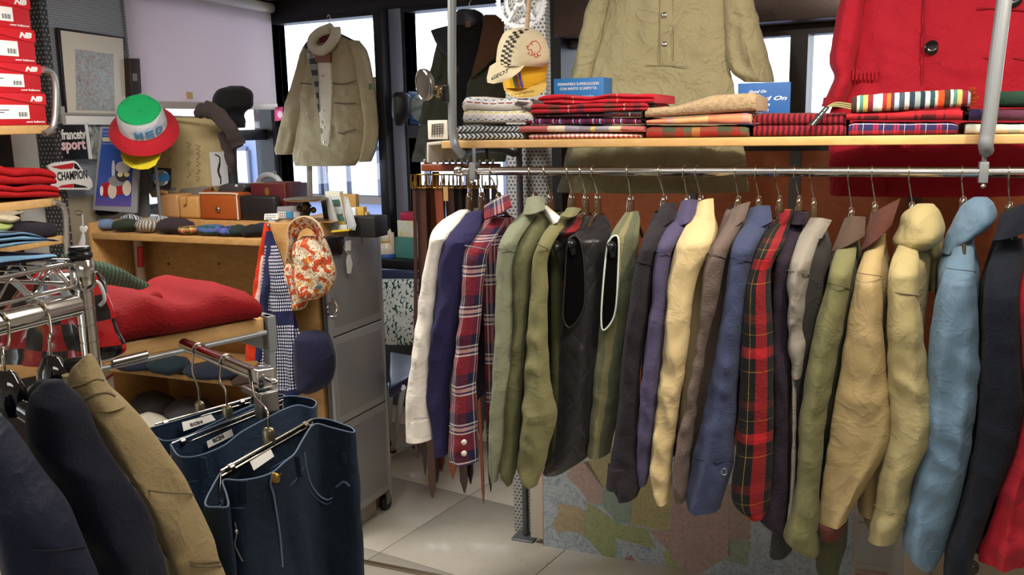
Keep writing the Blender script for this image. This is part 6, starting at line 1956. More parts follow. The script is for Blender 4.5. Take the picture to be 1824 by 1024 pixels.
m = MB(); m.box(sh(ar2 - 1.2, 0, z3 - .03), SHP.e1 * 1.2, SHP.e2 * .3, ZZ * .03); part('shelf_board', m, MAPLE, unit, bevel=.003)
folded('folded_sweater', 'dark plum sweater folded on the lowest shelf in shadow', 'sweater', fabric('dark plum knit', '2b2630', .15, fuzz=200), -60, 104, (388, 396), (428, 428), v=-.0, depth=.22, layers=1, pl=SHP, zb=z3, wob=.02)
for i, (x0, x1, yt, yb, c) in enumerate(((-30, 34, 382, 396, 'b9ad94'), (-30, 44, 376, 386, '9a8f7c'), (-30, 18, 396, 408, '93a060'))):
    roll('knit_glove', ('cream glove lying on the plum sweater', 'beige glove lying uppermost behind the cream one', 'olive green glove at the left end')[i], fabric('glove ' + c, c, .15, fuzz=150), x0, x1, yt, yb, -.03 + .05 * (i == 1), .1, SHP.at(20, yb, -.03).z, 'gloves on the plum sweater', pl=SHP, cat='glove', seed=40 + i)

# ---------------------------------------------------------------- between counter and rack: ledge, chair, belts
LG = Pl(WN.p + WN.e2 * -.08, 30)
lz = ZS
cat_ = thing('cat_figurine', 'white waving cat figurine with blue base on the window ledge', 'figurine', LG.at(690, 445, -.02))
cc_ = LG.at(690, 436, -.02); cc_.z = lz
m = MB()
m.lathe(cc_, [(.045, .008), (.05, .03), (.042, .065), (.03, .085), (.034, .1), (.036, .115), (.028, .135), (.01, .145)], 20)
for s_ in (-1, 1):
    m.lathe(cc_ + LG.e1 * (.022 * s_) + ZZ * .13, [(.012, 0), (.007, .016), (.001, .028)], 8)
m.tube([cc_ + LG.e1 * .036 + ZZ * .06, cc_ + LG.e1 * .05 + ZZ * .1 - LG.e2 * .02, cc_ + LG.e1 * .046 + ZZ * .14 - LG.e2 * .02], [.014, .013, .014], 10)
part('body', m, plain('cream glaze', 'e6dccb', .25), cat_)
m = MB(); m.lathe(cc_, [(.052, 0), (.054, .012), (.048, .022)], 20); part('base', m, plain('blue glaze', '3c66b4', .3), cat_)
m = MB(); m.lathe(cc_ + ZZ * .083, [(.033, 0), (.036, .005), (.034, .01)], 18); part('collar', m, plain('gold glaze', 'c9a03c', .3), cat_)
def ledgebox(name, lab, mat, x0, x1, yt, v=-.03, d=.1, z=None):
    return standbox(name, lab, 'box', mat, x0, x1, yt, lz if z is None else z, v, d, pl=LG, bevel=.003)


o, a, b, zt = ledgebox('storage_box', 'teal box on the window ledge under the yellow flowered box', plain('teal card', '4f8f88', .5), 704, 742, 423)
o2, a, b, zt2 = ledgebox('flowered_box', 'white and yellow flowered box on top of the teal one', blotches('yellow flower print', [(.3, 'd8c94a'), (.48, 'e6e6d6'), (.7, 'd9dcd0')], 14, .5), 708, 742, 393, z=zt)
ledgebox('small_box', 'small crimson box topmost of the ledge pile', plain('crimson card', 'b81f4a', .5), 713, 742, 379, z=zt2, d=.08)
o, a, b, zt = ledgebox('tissue_pack', 'pale green packet at the left of the cat figurine', plain('pale green pack', 'a3c9b4', .5), 664, 679, 412)
chs_ = Pl(U(705, 640, 4.05), 22)
chair = thing('folding_chair', 'dark blue seat chair with a metal leg behind the grey cabinet', 'chair', chs_.at(705, 800))
NVY = plain('dark blue vinyl', '1c2c54', .4)
sp = [chs_.at(672, 640, .35), chs_.at(745, 640, .35), chs_.at(742, 652, .0), chs_.at(668, 690, -.25)]
zse = .62
def atz(px, py, z): return Uz(px, py, z)
m = MB(); m.prism([atz(x, y, .60) for x, y in ((694, 625), (745, 634), (745, 660), (692, 690))], ZZ * -.05); part('seat', m, NVY, chair, bevel=.012)
m = MB(); m.cbox(chs_.at(712, 540, .42), chs_.e1 * .24, chs_.e2 * .03, ZZ * .34); part('backrest', m, NVY, chair, bevel=.012)
for (x0, y0), (x1, y1) in (((718, 690), (700, 800)), ((732, 676), (740, 792)), ((696, 684), (692, 790))):
    m = MB(); q = atz(x0, y0, .57); e = Uz(x1, y1, .02); m.tube([q, e], .012, 10); lg = part('leg', m, plain('white steel leg', 'b9bcc4', .35, .3), chair)
    m = MB(); m.lathe(V((e.x, e.y, .004)), [(.016, 0), (.018, .02), (.014, .05)], 10); part('leg_tip', m, plain('maroon rubber tip', '5a1a1c', .6), lg)
m = MB(); m.tube([Uz(702, 798, .05), Uz(738, 790, .05)], .01, 8); part('crossbar', m, bpy.data.materials['white steel leg'], chair)
t = NT('green leaf print towel')
vo = t.n('ShaderNodeTexVoronoi', {'Scale': 85, 'Vector': t.n('ShaderNodeMapping', {'Vector': t.tc.outputs['UV'], 'Scale': (1, .7, 1)}).outputs[0], 'Randomness': 1.0})
n1 = t.noise(62, 2, t.tc.outputs['UV'], .5, 1.5)
TOW = finish_cloth(t, t.mix(t.math('GREATER_THAN', t.math('ADD', vo.outputs['Distance'], t.math('MULTIPLY', n1.outputs[0], .5)), .92), lin('d3dde2'), lin('1e5048')))
m = MB(); sleeve(m, [(497, 668, 745), (510, 668, 745), (560, 670, 745), (612, 676, 745)], chs_, .38, .02, n=40, m=30, fold=.006, seed=4, sq=4)
tag(part('towel', m, TOW), 'white and green leaf patterned towel draped over the chair back', 'towel')
# ---- belts on a wooden bar
br = thing('belt_rack', 'reddish wooden bar with pegs holding many leather belts', 'rack', RK.at(800, 298, .12))
BARW = wood('reddish bar wood', '8a4424', '6e3018', 1, .4, 21)
m = MB(); m.box(RK.at(750, 305, .12), RK.e1 * (ru(886, 300, .12) - ru(750, 300, .12)), RK.e2 * .03, ZZ * (RK.at(800, 292, .12).z - RK.at(800, 305, .12).z)); part('bar', m, BARW, br, bevel=.003)
for k in range(12):
    px = 757 + k * 11
    m = MB(); q = RK.at(px, 292, .135); m.lathe(q, [(.004, -.01), (.004, .006), (.006, .01), (.004, .015)], 8); part('peg', m, plain('pewter peg', 'b9b4a8', .3, .8), br)
for px in (762, 868):
    m = MB()
    q = RK.at(px, 296, .14)
    m.tube([q, V((q.x, q.y, SB - .004))], .005, 8)
    part('bar_hanger', m, plain('dark steel rod', '2c2a2a', .4, .5), br)
m = MB(); q = RK.at(776, 306, .16); e = RK.at(776, 760, .16); m.cbox((q + e) / 2, RK.e1 * .022, RK.e2 * .006, q - e); part('long_strap', m, plain('chestnut strap', '7a3a20', .5), br)
BL_ = (('3a2018', 'dark brown'), ('2c1a14', 'black brown'), ('452618', 'brown'), ('5a2c1a', 'reddish brown'), ('7a3a20', 'chestnut'), ('1f1614', 'nearly black'))
for k, (xt, xb, yb, w_, ci, v) in enumerate(((737, 742, 818, 7, 0, .1), (744, 757, 845, 9, 1, .12), (751, 770, 887, 16, 2, .11), (758, 778, 860, 14, 1, .14), (770, 786, 840, 18, 3, .15), (780, 806, 853, 16, 4, .13), (800, 827, 878, 17, 0, .15), (815, 838, 862, 14, 5, .17), (838, 861, 897, 6, 4, .13), (848, 874, 876, 7, 5, .15), (786, 800, 786, 13, 5, .19), (808, 820, 790, 14, 2, .2), (826, 836, 788, 12, 5, .21), (846, 856, 780, 14, 0, .2), (866, 872, 778, 12, 1, .19), (880, 884, 770, 12, 5, .2))):
    col, nm = BL_[ci]
    bl_ = thing('leather_belt', (nm + ' leather belt, ' + ('first', 'second', 'third', 'fourth', 'fifth', 'sixth', 'seventh', 'eighth', 'ninth', 'tenth', 'eleventh', 'twelfth', 'thirteenth', 'fourteenth', 'fifteenth', 'last')[k] + ' in the row on the wooden bar'), 'belt', RK.at(xt, 300, v), 'leather belts on the wooden bar')
    T, B = RK.at(xt, 330, v), RK.at(xt + (xb - xt) * .35, yb, v)
    B = RK.at(xb, yb, v)
    hw = w_ * 2.7 / 1600 / 2
    m = MB()
    R = []
    for i in range(25):
        f = i / 24
        p = T.lerp(B, f) + RK.e1 * (noise.noise(V((f * 2, k, 0))) * .006)
        h = hw * (1 if f < .95 else max(.15, math.sqrt(max(0, 1 - ((f - .95) / .05) ** 2))))
        R.append([p - RK.e1 * h, p + RK.e1 * h, p + RK.e1 * h + RK.e2 * .004, p - RK.e1 * h + RK.e2 * .004])
    m.rings(R); part('strap', m, lea('belt leather ' + col, col), bl_)
    m = MB()
    q = T + ZZ * .012
    m.tube([q + RK.e1 * (hw * 1.15 * sx) + ZZ * zz_ - RK.e2 * .003 for sx, zz_ in ((-1, -.02), (1, -.02), (1.1, 0), (1, .022), (-1, .022), (-1.1, 0), (-1, -.02))], .0028, 6)
    m.tube([q - RK.e2 * .004, q - ZZ * .02 - RK.e2 * .006], .002, 6)
    part('buckle', m, BRASS, bl_)
m = MB(); m.cbox(RK.at(794, 345, .1), RK.e1 * .016, RK.e2 * .002, ZZ * .045); tag(part('price_tag', m, plain('kraft tag', 'b08a54', .7)), 'kraft paper price tag hanging among the belts', 'tag')

# ---------------------------------------------------------------- map and posters leaning under the jackets
MP = Pl(RK.w(0, .56), RDEG)
mp_ = thing('framed_map', 'large framed wall map in pale colours leaning behind the jackets', 'map', MP.at(1240, 1040))
ma0, ma1 = wa(MP, 946, 1000), wa(MP, 1535, 1000)
mz0, mz1 = .03, MP.at(1000, 760).z
def mpt(px, py, o=0): return MP.at(px, py, o)
m = MB()
def mbox(mb, a0, a1, z0, z1, b0, b1): mb.box(V((MP.p.x, MP.p.y, 0)) + MP.e1 * a0 + MP.e2 * b0 + ZZ * z0, MP.e1 * (a1 - a0), MP.e2 * (b1 - b0), ZZ * (z1 - z0))
mbox(m, ma0, ma1, mz0, mz1, 0, .02); part('backing', m, plain('map border paper', 'c3b8aa', .6), mp_, bevel=.002)
ai, zi = wa(MP, 969, 950), mpt(975, 992).z
m = MB(); mbox(m, ai, ma1 - .03, zi, mz1 - .03, -.0015, 0)
t = NT('map sea')
net = t.ramp(t.math('ABSOLUTE', t.math('SUBTRACT', t.noise(16, 6, None, .7, 2).outputs[0], .5)), [(0, lin('7d8c98')), (.012, lin('b3bcc4'))])
t.p(Base_Color=net, Roughness=.45); part('sea', m, t.m, mp_)
m = MB(); mbox(m, ai - .003, ai, zi, mz1, -.002, 0); mbox(m, ai - .003, ma1, zi - .003, zi, -.002, 0); part('border_line', m, plain('rose line', 'b5837a', .6), mp_)
def mapm(c):
    t = NT('map land ' + c)
    a = t.math('ABSOLUTE', t.math('SUBTRACT', t.noise(22, 7, None, .7, 2.5).outputs[0], .5))
    dk = tuple(x * .62 for x in lin(c)[:3]) + (1,)
    t.p(Base_Color=t.mix(t.math('LESS_THAN', a, .016), lin(c), dk), Roughness=.5)
    return t.m
for nm, pts, c in (('land', ((350, 420), (470, 450), (520, 480), (520, 640), (430, 600), (340, 615), (300, 560), (340, 500)), 'b3a284'), ('land', ((430, 170), (540, 150), (640, 330), (620, 430), (540, 420), (490, 340), (400, 250)), 'b89e98'), ('land', ((510, 160), (690, 60), (690, 240), (640, 330)), 'aba37a'),
                   ('land', ((640, 330), (840, 320), (810, 560), (720, 540), (620, 430)), '92a598'), ('land', ((840, 250), (1085, 250), (1080, 400), (1060, 610), (920, 580), (810, 560)), 'b1a97a'), ('land', ((530, 420), (620, 470), (740, 560), (920, 590), (980, 720), (720, 650), (720, 860), (520, 640)), 'a2ab7c'),
                   ('land', ((1085, 300), (1440, 300), (1440, 480), (1460, 760), (1300, 860), (1190, 890), (1060, 740), (930, 600), (1070, 600)), 'b69c94'), ('land', ((1440, 300), (1600, 300), (1590, 660), (1450, 660)), 'ab968c'), ('land', ((1450, 660), (1600, 670), (1570, 830), (1450, 800)), '97a58e'), ('island', ((760, 790), (820, 760), (880, 880), (800, 880)), 'b08484'), ('land', ((1020, 740), (1060, 730), (1180, 900), (1080, 900)), 'a9ae7c')):
    m = MB(); m.prism([mpt(900 + x / 3.648, 780 + y / 3.648, -.002) for x, y in pts], MP.e2 * -.0006); part(nm, m, mapm(c), mp_)
P2 = Pl(RK.w(0, .42), RDEG)
p2 = thing('poster', 'grey and cream museum poster standing beside the framed map', 'poster', P2.at(1580, 1040))
m = MB(); m.prism([P2.at(x, y) for x, y in ((1530, 930), (1650, 950), (1650, 1075), (1520, 1060))], P2.e2 * .008); part('sheet', m, plain('grey poster paper', '8b8a88', .6), p2)
m = MB(); m.prism([P2.at(x, y, -.001) for x, y in ((1612, 940), (1648, 945), (1648, 1070), (1608, 1062))], P2.e2 * .001); part('cream_strip', m, plain('cream strip', 'a89a86', .6), p2)
FR_ = plain('faded red print', '9a6a60', .6)
m = MB(); m.prism([P2.at(x, y, -.0012) for x, y in ((1526, 1002), (1591, 1011), (1590, 1060), (1520, 1050))], P2.e2 * .001); part('buff_panel', m, plain('buff panel', '928c82', .6), p2)
smallprint(p2, P2, 1527, 1580, 1017, -.002, FR_, .008, 7, .13)
smallprint(p2, P2, 1525, 1580, 1024, -.002, FR_, .008, 8, .13)
P3 = Pl(RK.w(0, .45), RDEG)
p3 = thing('poster', 'beige board with a black spiral leaning at the far right', 'poster', P3.at(1740, 1060))
m = MB(); m.prism([P3.at(x, y) for x, y in ((1655, 940), (1860, 960), (1860, 1110), (1655, 1080))], P3.e2 * .01); part('board', m, plain('beige board', '9a8a74', .7), p3)
m = MB(); m.tube([P3.at(1732 + (3 + k * .45) * math.cos(k * .7), 1010 + (3 + k * .5) * math.sin(k * .7), -.002) for k in range(22)], .002, 5); part('spiral', m, BLACK, p3)

kf = thing('key_fob', 'white tassel and heart fob hanging on the left end of the counter', 'fob', CN.at(147, 400, -.01))
m = MB(); m.tube([CN.at(140 + 7 * math.cos(k * .7), 379 + 4 * math.sin(k * .7), -.01) for k in range(10)], .002, 6); part('ring', m, STEEL, kf)
m = MB(); m.prism([CN.at(x, y, -.012) for x, y in ((141, 404), (144, 402), (147, 405), (151, 402), (155, 405), (153, 412), (148, 417), (142, 411))], CN.e2 * .008); part('heart', m, WHITE, kf, bevel=.002)
m = MB(); m.tube([CN.at(147, 381, -.01), CN.at(148, 404, -.01)], .003, 6); m.tube([CN.at(148, 416, -.01), CN.at(148, 424, -.01), CN.at(145, 441, -.01)], [.006, .01, .016], 8, flat=.4); part('tassel', m, plain('pale lilac tassel', 'cfc6cc', .8), kf)
# ---------------------------------------------------------------- chrome wire rack with coats in front
mt = thing('wire_rack', 'chrome wire shelving post with grooved tube, shelf and hanging bar', 'rack', V((U(150, 460, 1.3).x, U(150, 460, 1.3).y, 0)))
pt = U(143, 456, 1.3)
pt2 = U(0, 487, 1.17)
prof = [(.0125, -pt.z + .0)]
z = -pt.z + .03
while z < -.035:
    prof += [(.0127, z), (.0127, z + .0225), (.0116, z + .0232), (.0116, z + .0246)]
    z += .0253
prof += [(.0127, -.03), (.0127, 0)]
m = MB(); m.lathe(pt, prof, 24); part('post', m, CH, mt, sharp=25)
m = MB(); m.lathe(pt, [(.0135, -.004), (.0165, -.002), (.0168, .004), (.0145, .0055), (.0145, .008), (.0155, .009), (.015, .013), (.013, .0145)], 24); part('post_cap', m, BLACKPL, mt)
m = MB(); m.lathe(pt, [(.0135, -.048), (.0175, -.046), (.0165, -.006), (.0135, -.004)], 24); part('corner_sleeve', m, CH, mt)
ex = (pt2 - pt); ex.z = 0; ex.normalize()
ey = V((ex.y, -ex.x, 0)) * -1
if ey.y < 0: ey = -ey
zt_, zb2 = pt.z - .008, pt.z - .042
for z_, r in ((zt_, .0035), (zb2, .003)):
    m = MB(); m.tube([pt * 1 + ex * .014 + ZZ * (z_ - pt.z), pt + ex * .5 + ZZ * (z_ - pt.z)], r, 8); part('edge_wire', m, CH, mt)
    m = MB(); m.tube([pt + ey * .014 + ZZ * (z_ - pt.z), pt + ey * .34 + ZZ * (z_ - pt.z)], r, 8); part('edge_wire', m, CH, mt)
for d_, L in ((ex, .5), (ey, .34)):
    m = MB()
    P = []
    for k in range(int(L / .032)):
        P.append(pt + d_ * (.026 + k * .032) + ZZ * ((zt_ - .004 if k % 2 else zb2 + .003) - pt.z))
    m.tube(smooth_path(P, 4), .0022, 6); part('zigzag_wire', m, CH, mt)
m = MB()
for k in range(12):
    a = pt + ex * (.03 + k * .04) + ZZ * (zt_ + .004 - pt.z)
    m.tube([a, a + ey * .33], .0016, 6)
part('deck_wires', m, CH, mt)
tb0, tb1 = U(-60, 580, 1.13), U(136, 552, 1.285)
tb1.z = tb0.z = (tb0.z + tb1.z) / 2
m = MB(); m.tube([tb0 + (tb0 - tb1) * .4, tb1], .0158, 20); part('hanging_bar', m, CH, mt)
# second post at the far left end so that the bar is carried
# striped shirts on the wire shelf
FSH = Pl(V((pt.x, pt.y, 0)) + ex * .0, 0)
FSH.e1, FSH.e2 = -ex, ey
FSH.p = V((pt.x, pt.y, 0)) + ex * .03
NST = striped('navy sky stripe jersey', [(0, '14142e'), (.52, '14142e'), (.53, '8fc0e6'), (.86, '8fc0e6'), (.87, '14142e')], .034, 0, .006)
folded('folded_shirt', 'navy and sky blue striped shirt at the bottom on the wire shelf', 'shirt', NST, -90, 103, (448, 446), (484, 466), v=.02, depth=.25, layers=1, pl=FSH, zb=zt_ + .006, wob=.004, group='striped shirts on the wire shelf')
folded('folded_shirt', 'navy and sky blue striped shirt heaped on top of another', 'shirt', NST, -90, 107, (396, 432), (452, 447), v=.015, depth=.26, layers=3, pl=FSH, zb=zt_ + .034, wob=.014, group='striped shirts on the wire shelf')

# ---------------------------------------------------------------- wooden shelf with sweaters
FS = Pl(U(470, 572, 2.1), -44)
fz = U(470, 566, 2.1).z
fa0, fa1 = wa(FS, 178, 630), wa(FS, 470, 572)


def fs_(a, b, z): return V((FS.p.x, FS.p.y, 0)) + FS.e1 * a + FS.e2 * b + ZZ * z


su = thing('display_shelf', 'wooden display shelf on grey brackets carrying red and green sweaters', 'shelf', fs_((fa0 + fa1) / 2, .2, 0))
m = MB(); m.box(fs_(fa0 - .5, 0, fz - .034), FS.e1 * (fa1 - fa0 + .5), FS.e2 * .42, ZZ * .034); part('shelf_board', m, MAPLE, su, bevel=.003)
m = MB(); m.tube([FS.at(474, 592, -.012), FS.at(180, 657, -.012), FS.at(100, 676, -.012)], .006, 10); part('front_rod', m, GREYPAINT, su)
m = MB(); m.tube([FS.at(262, 631, -.016), FS.at(200, 646, -.016)], .0085, 8); part('rod_sleeve', m, STEEL, su)
m = MB(); m.box(fs_(fa1 + .002, -.012, 0), FS.e1 * .016, FS.e2 * .03, ZZ * (fz + .004)); part('end_upright', m, GREYPAINT, su, bevel=.002)
m = MB(); m.box(fs_(fa1 + .002, -.014, fz - .08), FS.e1 * .022, FS.e2 * .25, ZZ * .084); part('end_bracket', m, GREYPAINT, su, bevel=.002)
m = MB(); m.box(fs_(fa0 - .48, .38, 0), FS.e1 * .03, FS.e2 * .03, ZZ * (fz - .034)); part('rear_upright', m, GREYPAINT, su)
RSW = fabric('red shetland wool', '8c1117', .1, fuzz=170, crease=.25, sheen=0)
sw = folded('folded_sweater', 'bright red wool sweater folded on the wooden display shelf', 'sweater', RSW, 214, 469, (556, 516), (622, 572), v=-.03, depth=.34, layers=1, pl=FS, zb=fz, wob=.035, n=44, bulge=.045)
m = MB()
m.tube(smooth_path([FS.at(x, y, b) for x, y, b in ((196, 548, .16), (230, 548, .11), (262, 540, .09), (285, 528, .1))], 4), [.018] * 12 + [.012], 10, flat=.7)
part('rib_hem', m, RSW, sw)
GKN = NT('green cable knit')
u_, v_ = GKN.uv()
k1 = GKN.math('SINE', GKN.math('MULTIPLY', u_, 2 * math.pi / .011)); k2 = GKN.math('SINE', GKN.math('MULTIPLY', GKN.math('ADD', v_, GKN.math('MULTIPLY', u_, .5)), 2 * math.pi / .009))
kk = GKN.math('MULTIPLY', k1, k2)
GKN.p(Base_Color=GKN.mix(GKN.math('ADD', GKN.math('MULTIPLY', kk, .5), .5), lin('1c2c1e'), lin('5f7a5c')), Roughness=.95, Normal=GKN.bump(kk, .9, .006))
folded('folded_sweater', 'dark green chunky knit sweater behind the red one on the display shelf', 'sweater', GKN.m, 160, 292, (462, 508), (560, 548), v=.26, depth=.16, layers=1, pl=FS, zb=fz, wob=.02, n=36)
pa = thing('paper_slip', 'white paper slip sticking out from under the red sweater', 'paper', FS.at(215, 570, .06))
m = MB(); m.prism([FS.at(x, y, b) for x, y, b in ((203, 560, .08), (222, 562, .07), (234, 570, .05), (206, 576, .05))], ZZ * .001); part('slip', m, WHITE, pa)
# red and black chequered bag
CHK = NT('red black chequer vinyl')
u_, v_ = CHK.uv()
q = CHK.math('MODULO', CHK.math('ADD', CHK.math('FLOOR', CHK.math('DIVIDE', u_, .05)), CHK.math('FLOOR', CHK.math('DIVIDE', v_, .05))), 2)
CHK.p(Base_Color=CHK.mix(CHK.math('ABSOLUTE', q), lin('120c10'), lin('b3161c')), Roughness=.15, Coat_Weight=.6, Normal=CHK.bump(CHK.noise(16, 3).outputs[0], .5, .01))
BGP = Pl(U(150, 560, 1.62), 6)
cbg = thing('shopping_bag', 'glossy red and black chequered bag behind the chrome post', 'bag', BGP.at(120, 630))
m = MB(); sleeve(m, [(484, 60, 172), (510, 40, 186), (550, 10, 198), (590, 0, 212), (625, -10, 224), (640, -10, 205)], BGP, 0, .05, n=50, m=30, fold=.014, seed=4, hollow=False, sq=3.2); part('body', m, CHK.m, cbg)
m = MB(); m.tube(smooth_path([BGP.at(x, y, -.05) for x, y in ((164, 502), (176, 504), (184, 520), (186, 535), (178, 544))], 4), .0035, 6); part('handle', m, plain('white cord', 'cfcfcf', .4), cbg)
ws = thing('plastic_hanger', 'white plastic shop hanger hanging behind the wire shelf', 'hanger', U(60, 500, 1.45))
WSP = Pl(U(60, 500, 1.45), 10)
m = MB(); m.tube(smooth_path([WSP.at(x, y) for x, y in ((10, 490), (40, 515), (55, 533), (75, 538), (110, 532), (132, 536))], 4), .006, 8, flat=.4); m.tube(smooth_path([WSP.at(x, y) for x, y in ((92, 488), (105, 505), (122, 530), (134, 545))], 4), .008, 8, flat=.35); part('arms', m, plain('translucent white plastic', 'c3cdd0', .2), ws)

# ---------------------------------------------------------------- coats hanging on the front bar


def fcoat(name, lab, mat, rows, t, deg, th, seed, fold=.012, collar=None, seams=(), backdir=None, hook=None):
    mid = rows[len(rows) // 2]
    pl = Pl(U((mid[1] + mid[2]) / 2, mid[0], t), deg)
    c = pl.at((rows[0][1] + rows[0][2]) / 2, rows[0][0])
    g = thing(name, lab, 'jacket', c, 'jackets on the chrome front bar')
    m = MB(); sleeve(m, rows, pl, 0, th, n=64, m=90, fold=fold, seed=seed, sq=2.2); part('sleeve', m, mat, g)
    # trunk behind the sleeve
    m = MB()
    rr = [(y, a + (b - a) * .15 - 18, b - (b - a) * .35 - 6) for y, a, b in rows]
    sleeve(m, rr, pl, .045, .028, n=50, m=50, fold=fold, seed=seed + 2, sq=2.6); part('body', m, mat, g)
    for py, tilt, bow in seams:
        m = MB(); seam(m, rows, pl, 0, py, tilt, th, r=.0012, bow=bow); part('seam', m, _seam(mat), g)
    return g, pl


TAN2 = fabric('tan canvas', '96845f', .1, crease=.3, bs=420, bump=.5)
g, pl = fcoat('jacket', 'tan canvas jacket with stitched sleeve seams on the front bar', TAN2, [(668, 118, 182), (690, 124, 196), (716, 134, 224), (758, 168, 262), (809, 198, 300), (860, 238, 336), (900, 262, 354), (950, 282, 374), (1024, 304, 402), (1110, 318, 430)], 1.2, -14, .036, 3, .009, seams=((868, 12, 14), (985, 14, 10), (992, 14, 10)))
m = MB()
sleeve(m, [(631, 154, 164), (642, 142, 170), (656, 128, 177), (672, 122, 185), (690, 121, 196), (706, 128, 208), (722, 136, 224)], pl, -.012, .03, n=40, m=24, fold=.003, seed=2, hollow=False, sq=2.6)
part('collar', m, TAN2, g)
line(g, pl, -.046, [(126, 689), (150, 684), (172, 676), (186, 678)], _seam(TAN2), .0012); line(g, pl, -.046, [(134, 720), (160, 706), (190, 700), (206, 706)], _seam(TAN2), .0016)
m = MB(); m.prism([pl.at(x, y, .06) for x, y in ((120, 640), (150, 636), (128, 690), (118, 720), (60, 720), (66, 665))], pl.e2 * .012); part('collar_lining', m, plain('black collar lining', '0c0b0c', .4), g, bevel=.004)
m = MB(); m.prism([pl.at(x, y, .05) for x, y in ((100, 684), (124, 690), (128, 712), (96, 712))], -pl.e2 * .004); part('neck_label', m, plain('sand label', 'a08a60', .7), g)
g, _ = fcoat('jacket', 'dark navy boiled wool jacket in front of the tan one', fabric('dark navy boiled wool', '0d1020', .15, bs=260, bump=.5, crease=.2), [(678, 78, 112), (700, 56, 134), (730, 46, 158), (760, 46, 172), (790, 52, 186), (830, 68, 212), (870, 92, 238), (910, 112, 262), (950, 136, 278), (1024, 164, 298), (1110, 190, 318)], 1.1, -14, .04, 8, .010)
g, _ = fcoat('jacket', 'dark blue leather-look jacket at the left end of the front bar', fabric('dark blue coated cotton', '141b32', .1, rough=.5, crease=.3), [(738, -60, 4), (765, -75, 22), (800, -78, 48), (841, -64, 76), (888, -36, 116), (948, -14, 144), (1024, 0, 176), (1110, 10, 196)], .99, -14, .04, 13, .010, seams=((955, 16, 8),))


def fhang(lab, hx, hy, nx, ny, t):
    h = thing('clothes_hanger', lab, 'hanger', U(hx, hy, t), 'black hangers on the chrome front bar')
    f = (hx - 136) / (-196)
    top = tb1.lerp(tb0, min(1, max(0, f)))
    n = U(nx, ny, t)
    side = V((-ex.y, ex.x, 0))
    if side.y > 0: side = -side
    P = [top + side * -.017 - ZZ * .012]
    for k in range(7):
        a = math.radians(200 - k * 34)
        P.append(top + side * (.0185 * math.cos(a)) + ZZ * (.0185 * math.sin(a)))
    P += [top.lerp(n, .45) + side * .012, n + ZZ * .03, n - ZZ * .01]
    m = MB(); m.tube(smooth_path(P, 4), .0021, 8); part('hook', m, NICKEL, h)
    m = MB(); m.lathe(n - ZZ * .05, [(.02, 0), (.024, .012), (.021, .035), (.012, .052), (.006, .056)], 14, squash=.7); part('neck', m, plain('black glossy plastic', '0b0b0c', .08, coat=1), h)
    m = MB()
    for s_ in (-1, 1):
        m.tube(smooth_path([n - ZZ * .035, n - ZZ * .05 + side * (.035 * s_), n - ZZ * .075 + side * (.055 * s_)], 5), [.013] * 10 + [.014], 10, flat=.6)
    part('arms', m, bpy.data.materials['black glossy plastic'], h)


fhang('black glossy hanger holding the tan canvas jacket', 62, 548, 92, 640, 1.2)
fhang('black glossy hanger at the left edge holding the navy wool jacket', -10, 560, 10, 668, 1.08)

# ---------------------------------------------------------------- jeans rail
ja, jb = U(300, 608, 1.98), U(462, 660, 1.66)
jb.z = ja.z = (ja.z + jb.z) / 2
jd = (jb - ja).normalized()
js = V((-jd.y, jd.x, 0))
if js.y > 0: js = -js
jr = thing('jeans_rail', 'chrome arm with clamp carrying three pairs of jeans', 'rail', V((jb.x, jb.y, 0)))
m = MB(); m.tube([ja.lerp(jb, .2), jb], .0122, 16); part('arm', m, CH, jr)
m = MB(); m.tube([ja.lerp(jb, .2) - ZZ * .022 - js * .012, jb - ZZ * .022 - js * .012], .0022, 6); part('support_wire', m, NICKEL, jr)
m = MB(); m.cbox(jb + jd * .008, jd * .042, js * .036, ZZ * .036); part('clamp', m, CH, jr, bevel=.003)
m = MB(); m.cbox(jb - jd * .005 - ZZ * .03 + js * .0, jd * .07, js * .04, ZZ * .012); m.cbox(jb + jd * .02 - ZZ * .05, jd * .03, js * .036, ZZ * .05); part('clamp_plate', m, STEEL, jr, bevel=.002)
m = MB(); m.ball(jb - jd * .02 - ZZ * .018, .007); m.tube([jb + jd * .02 + js * .0, jb + jd * .06], .005, 8); m.ball(jb + jd * .06, .008, .008, .006); part('screw', m, CH, jr)
m = MB(); q = jb + jd * .012; m.box(V((q.x - .008, q.y - .008, 0)), (.016, 0, 0), (0, .016, 0), ZZ * q.z); part('stand_post', m, GREYPAINT, jr)


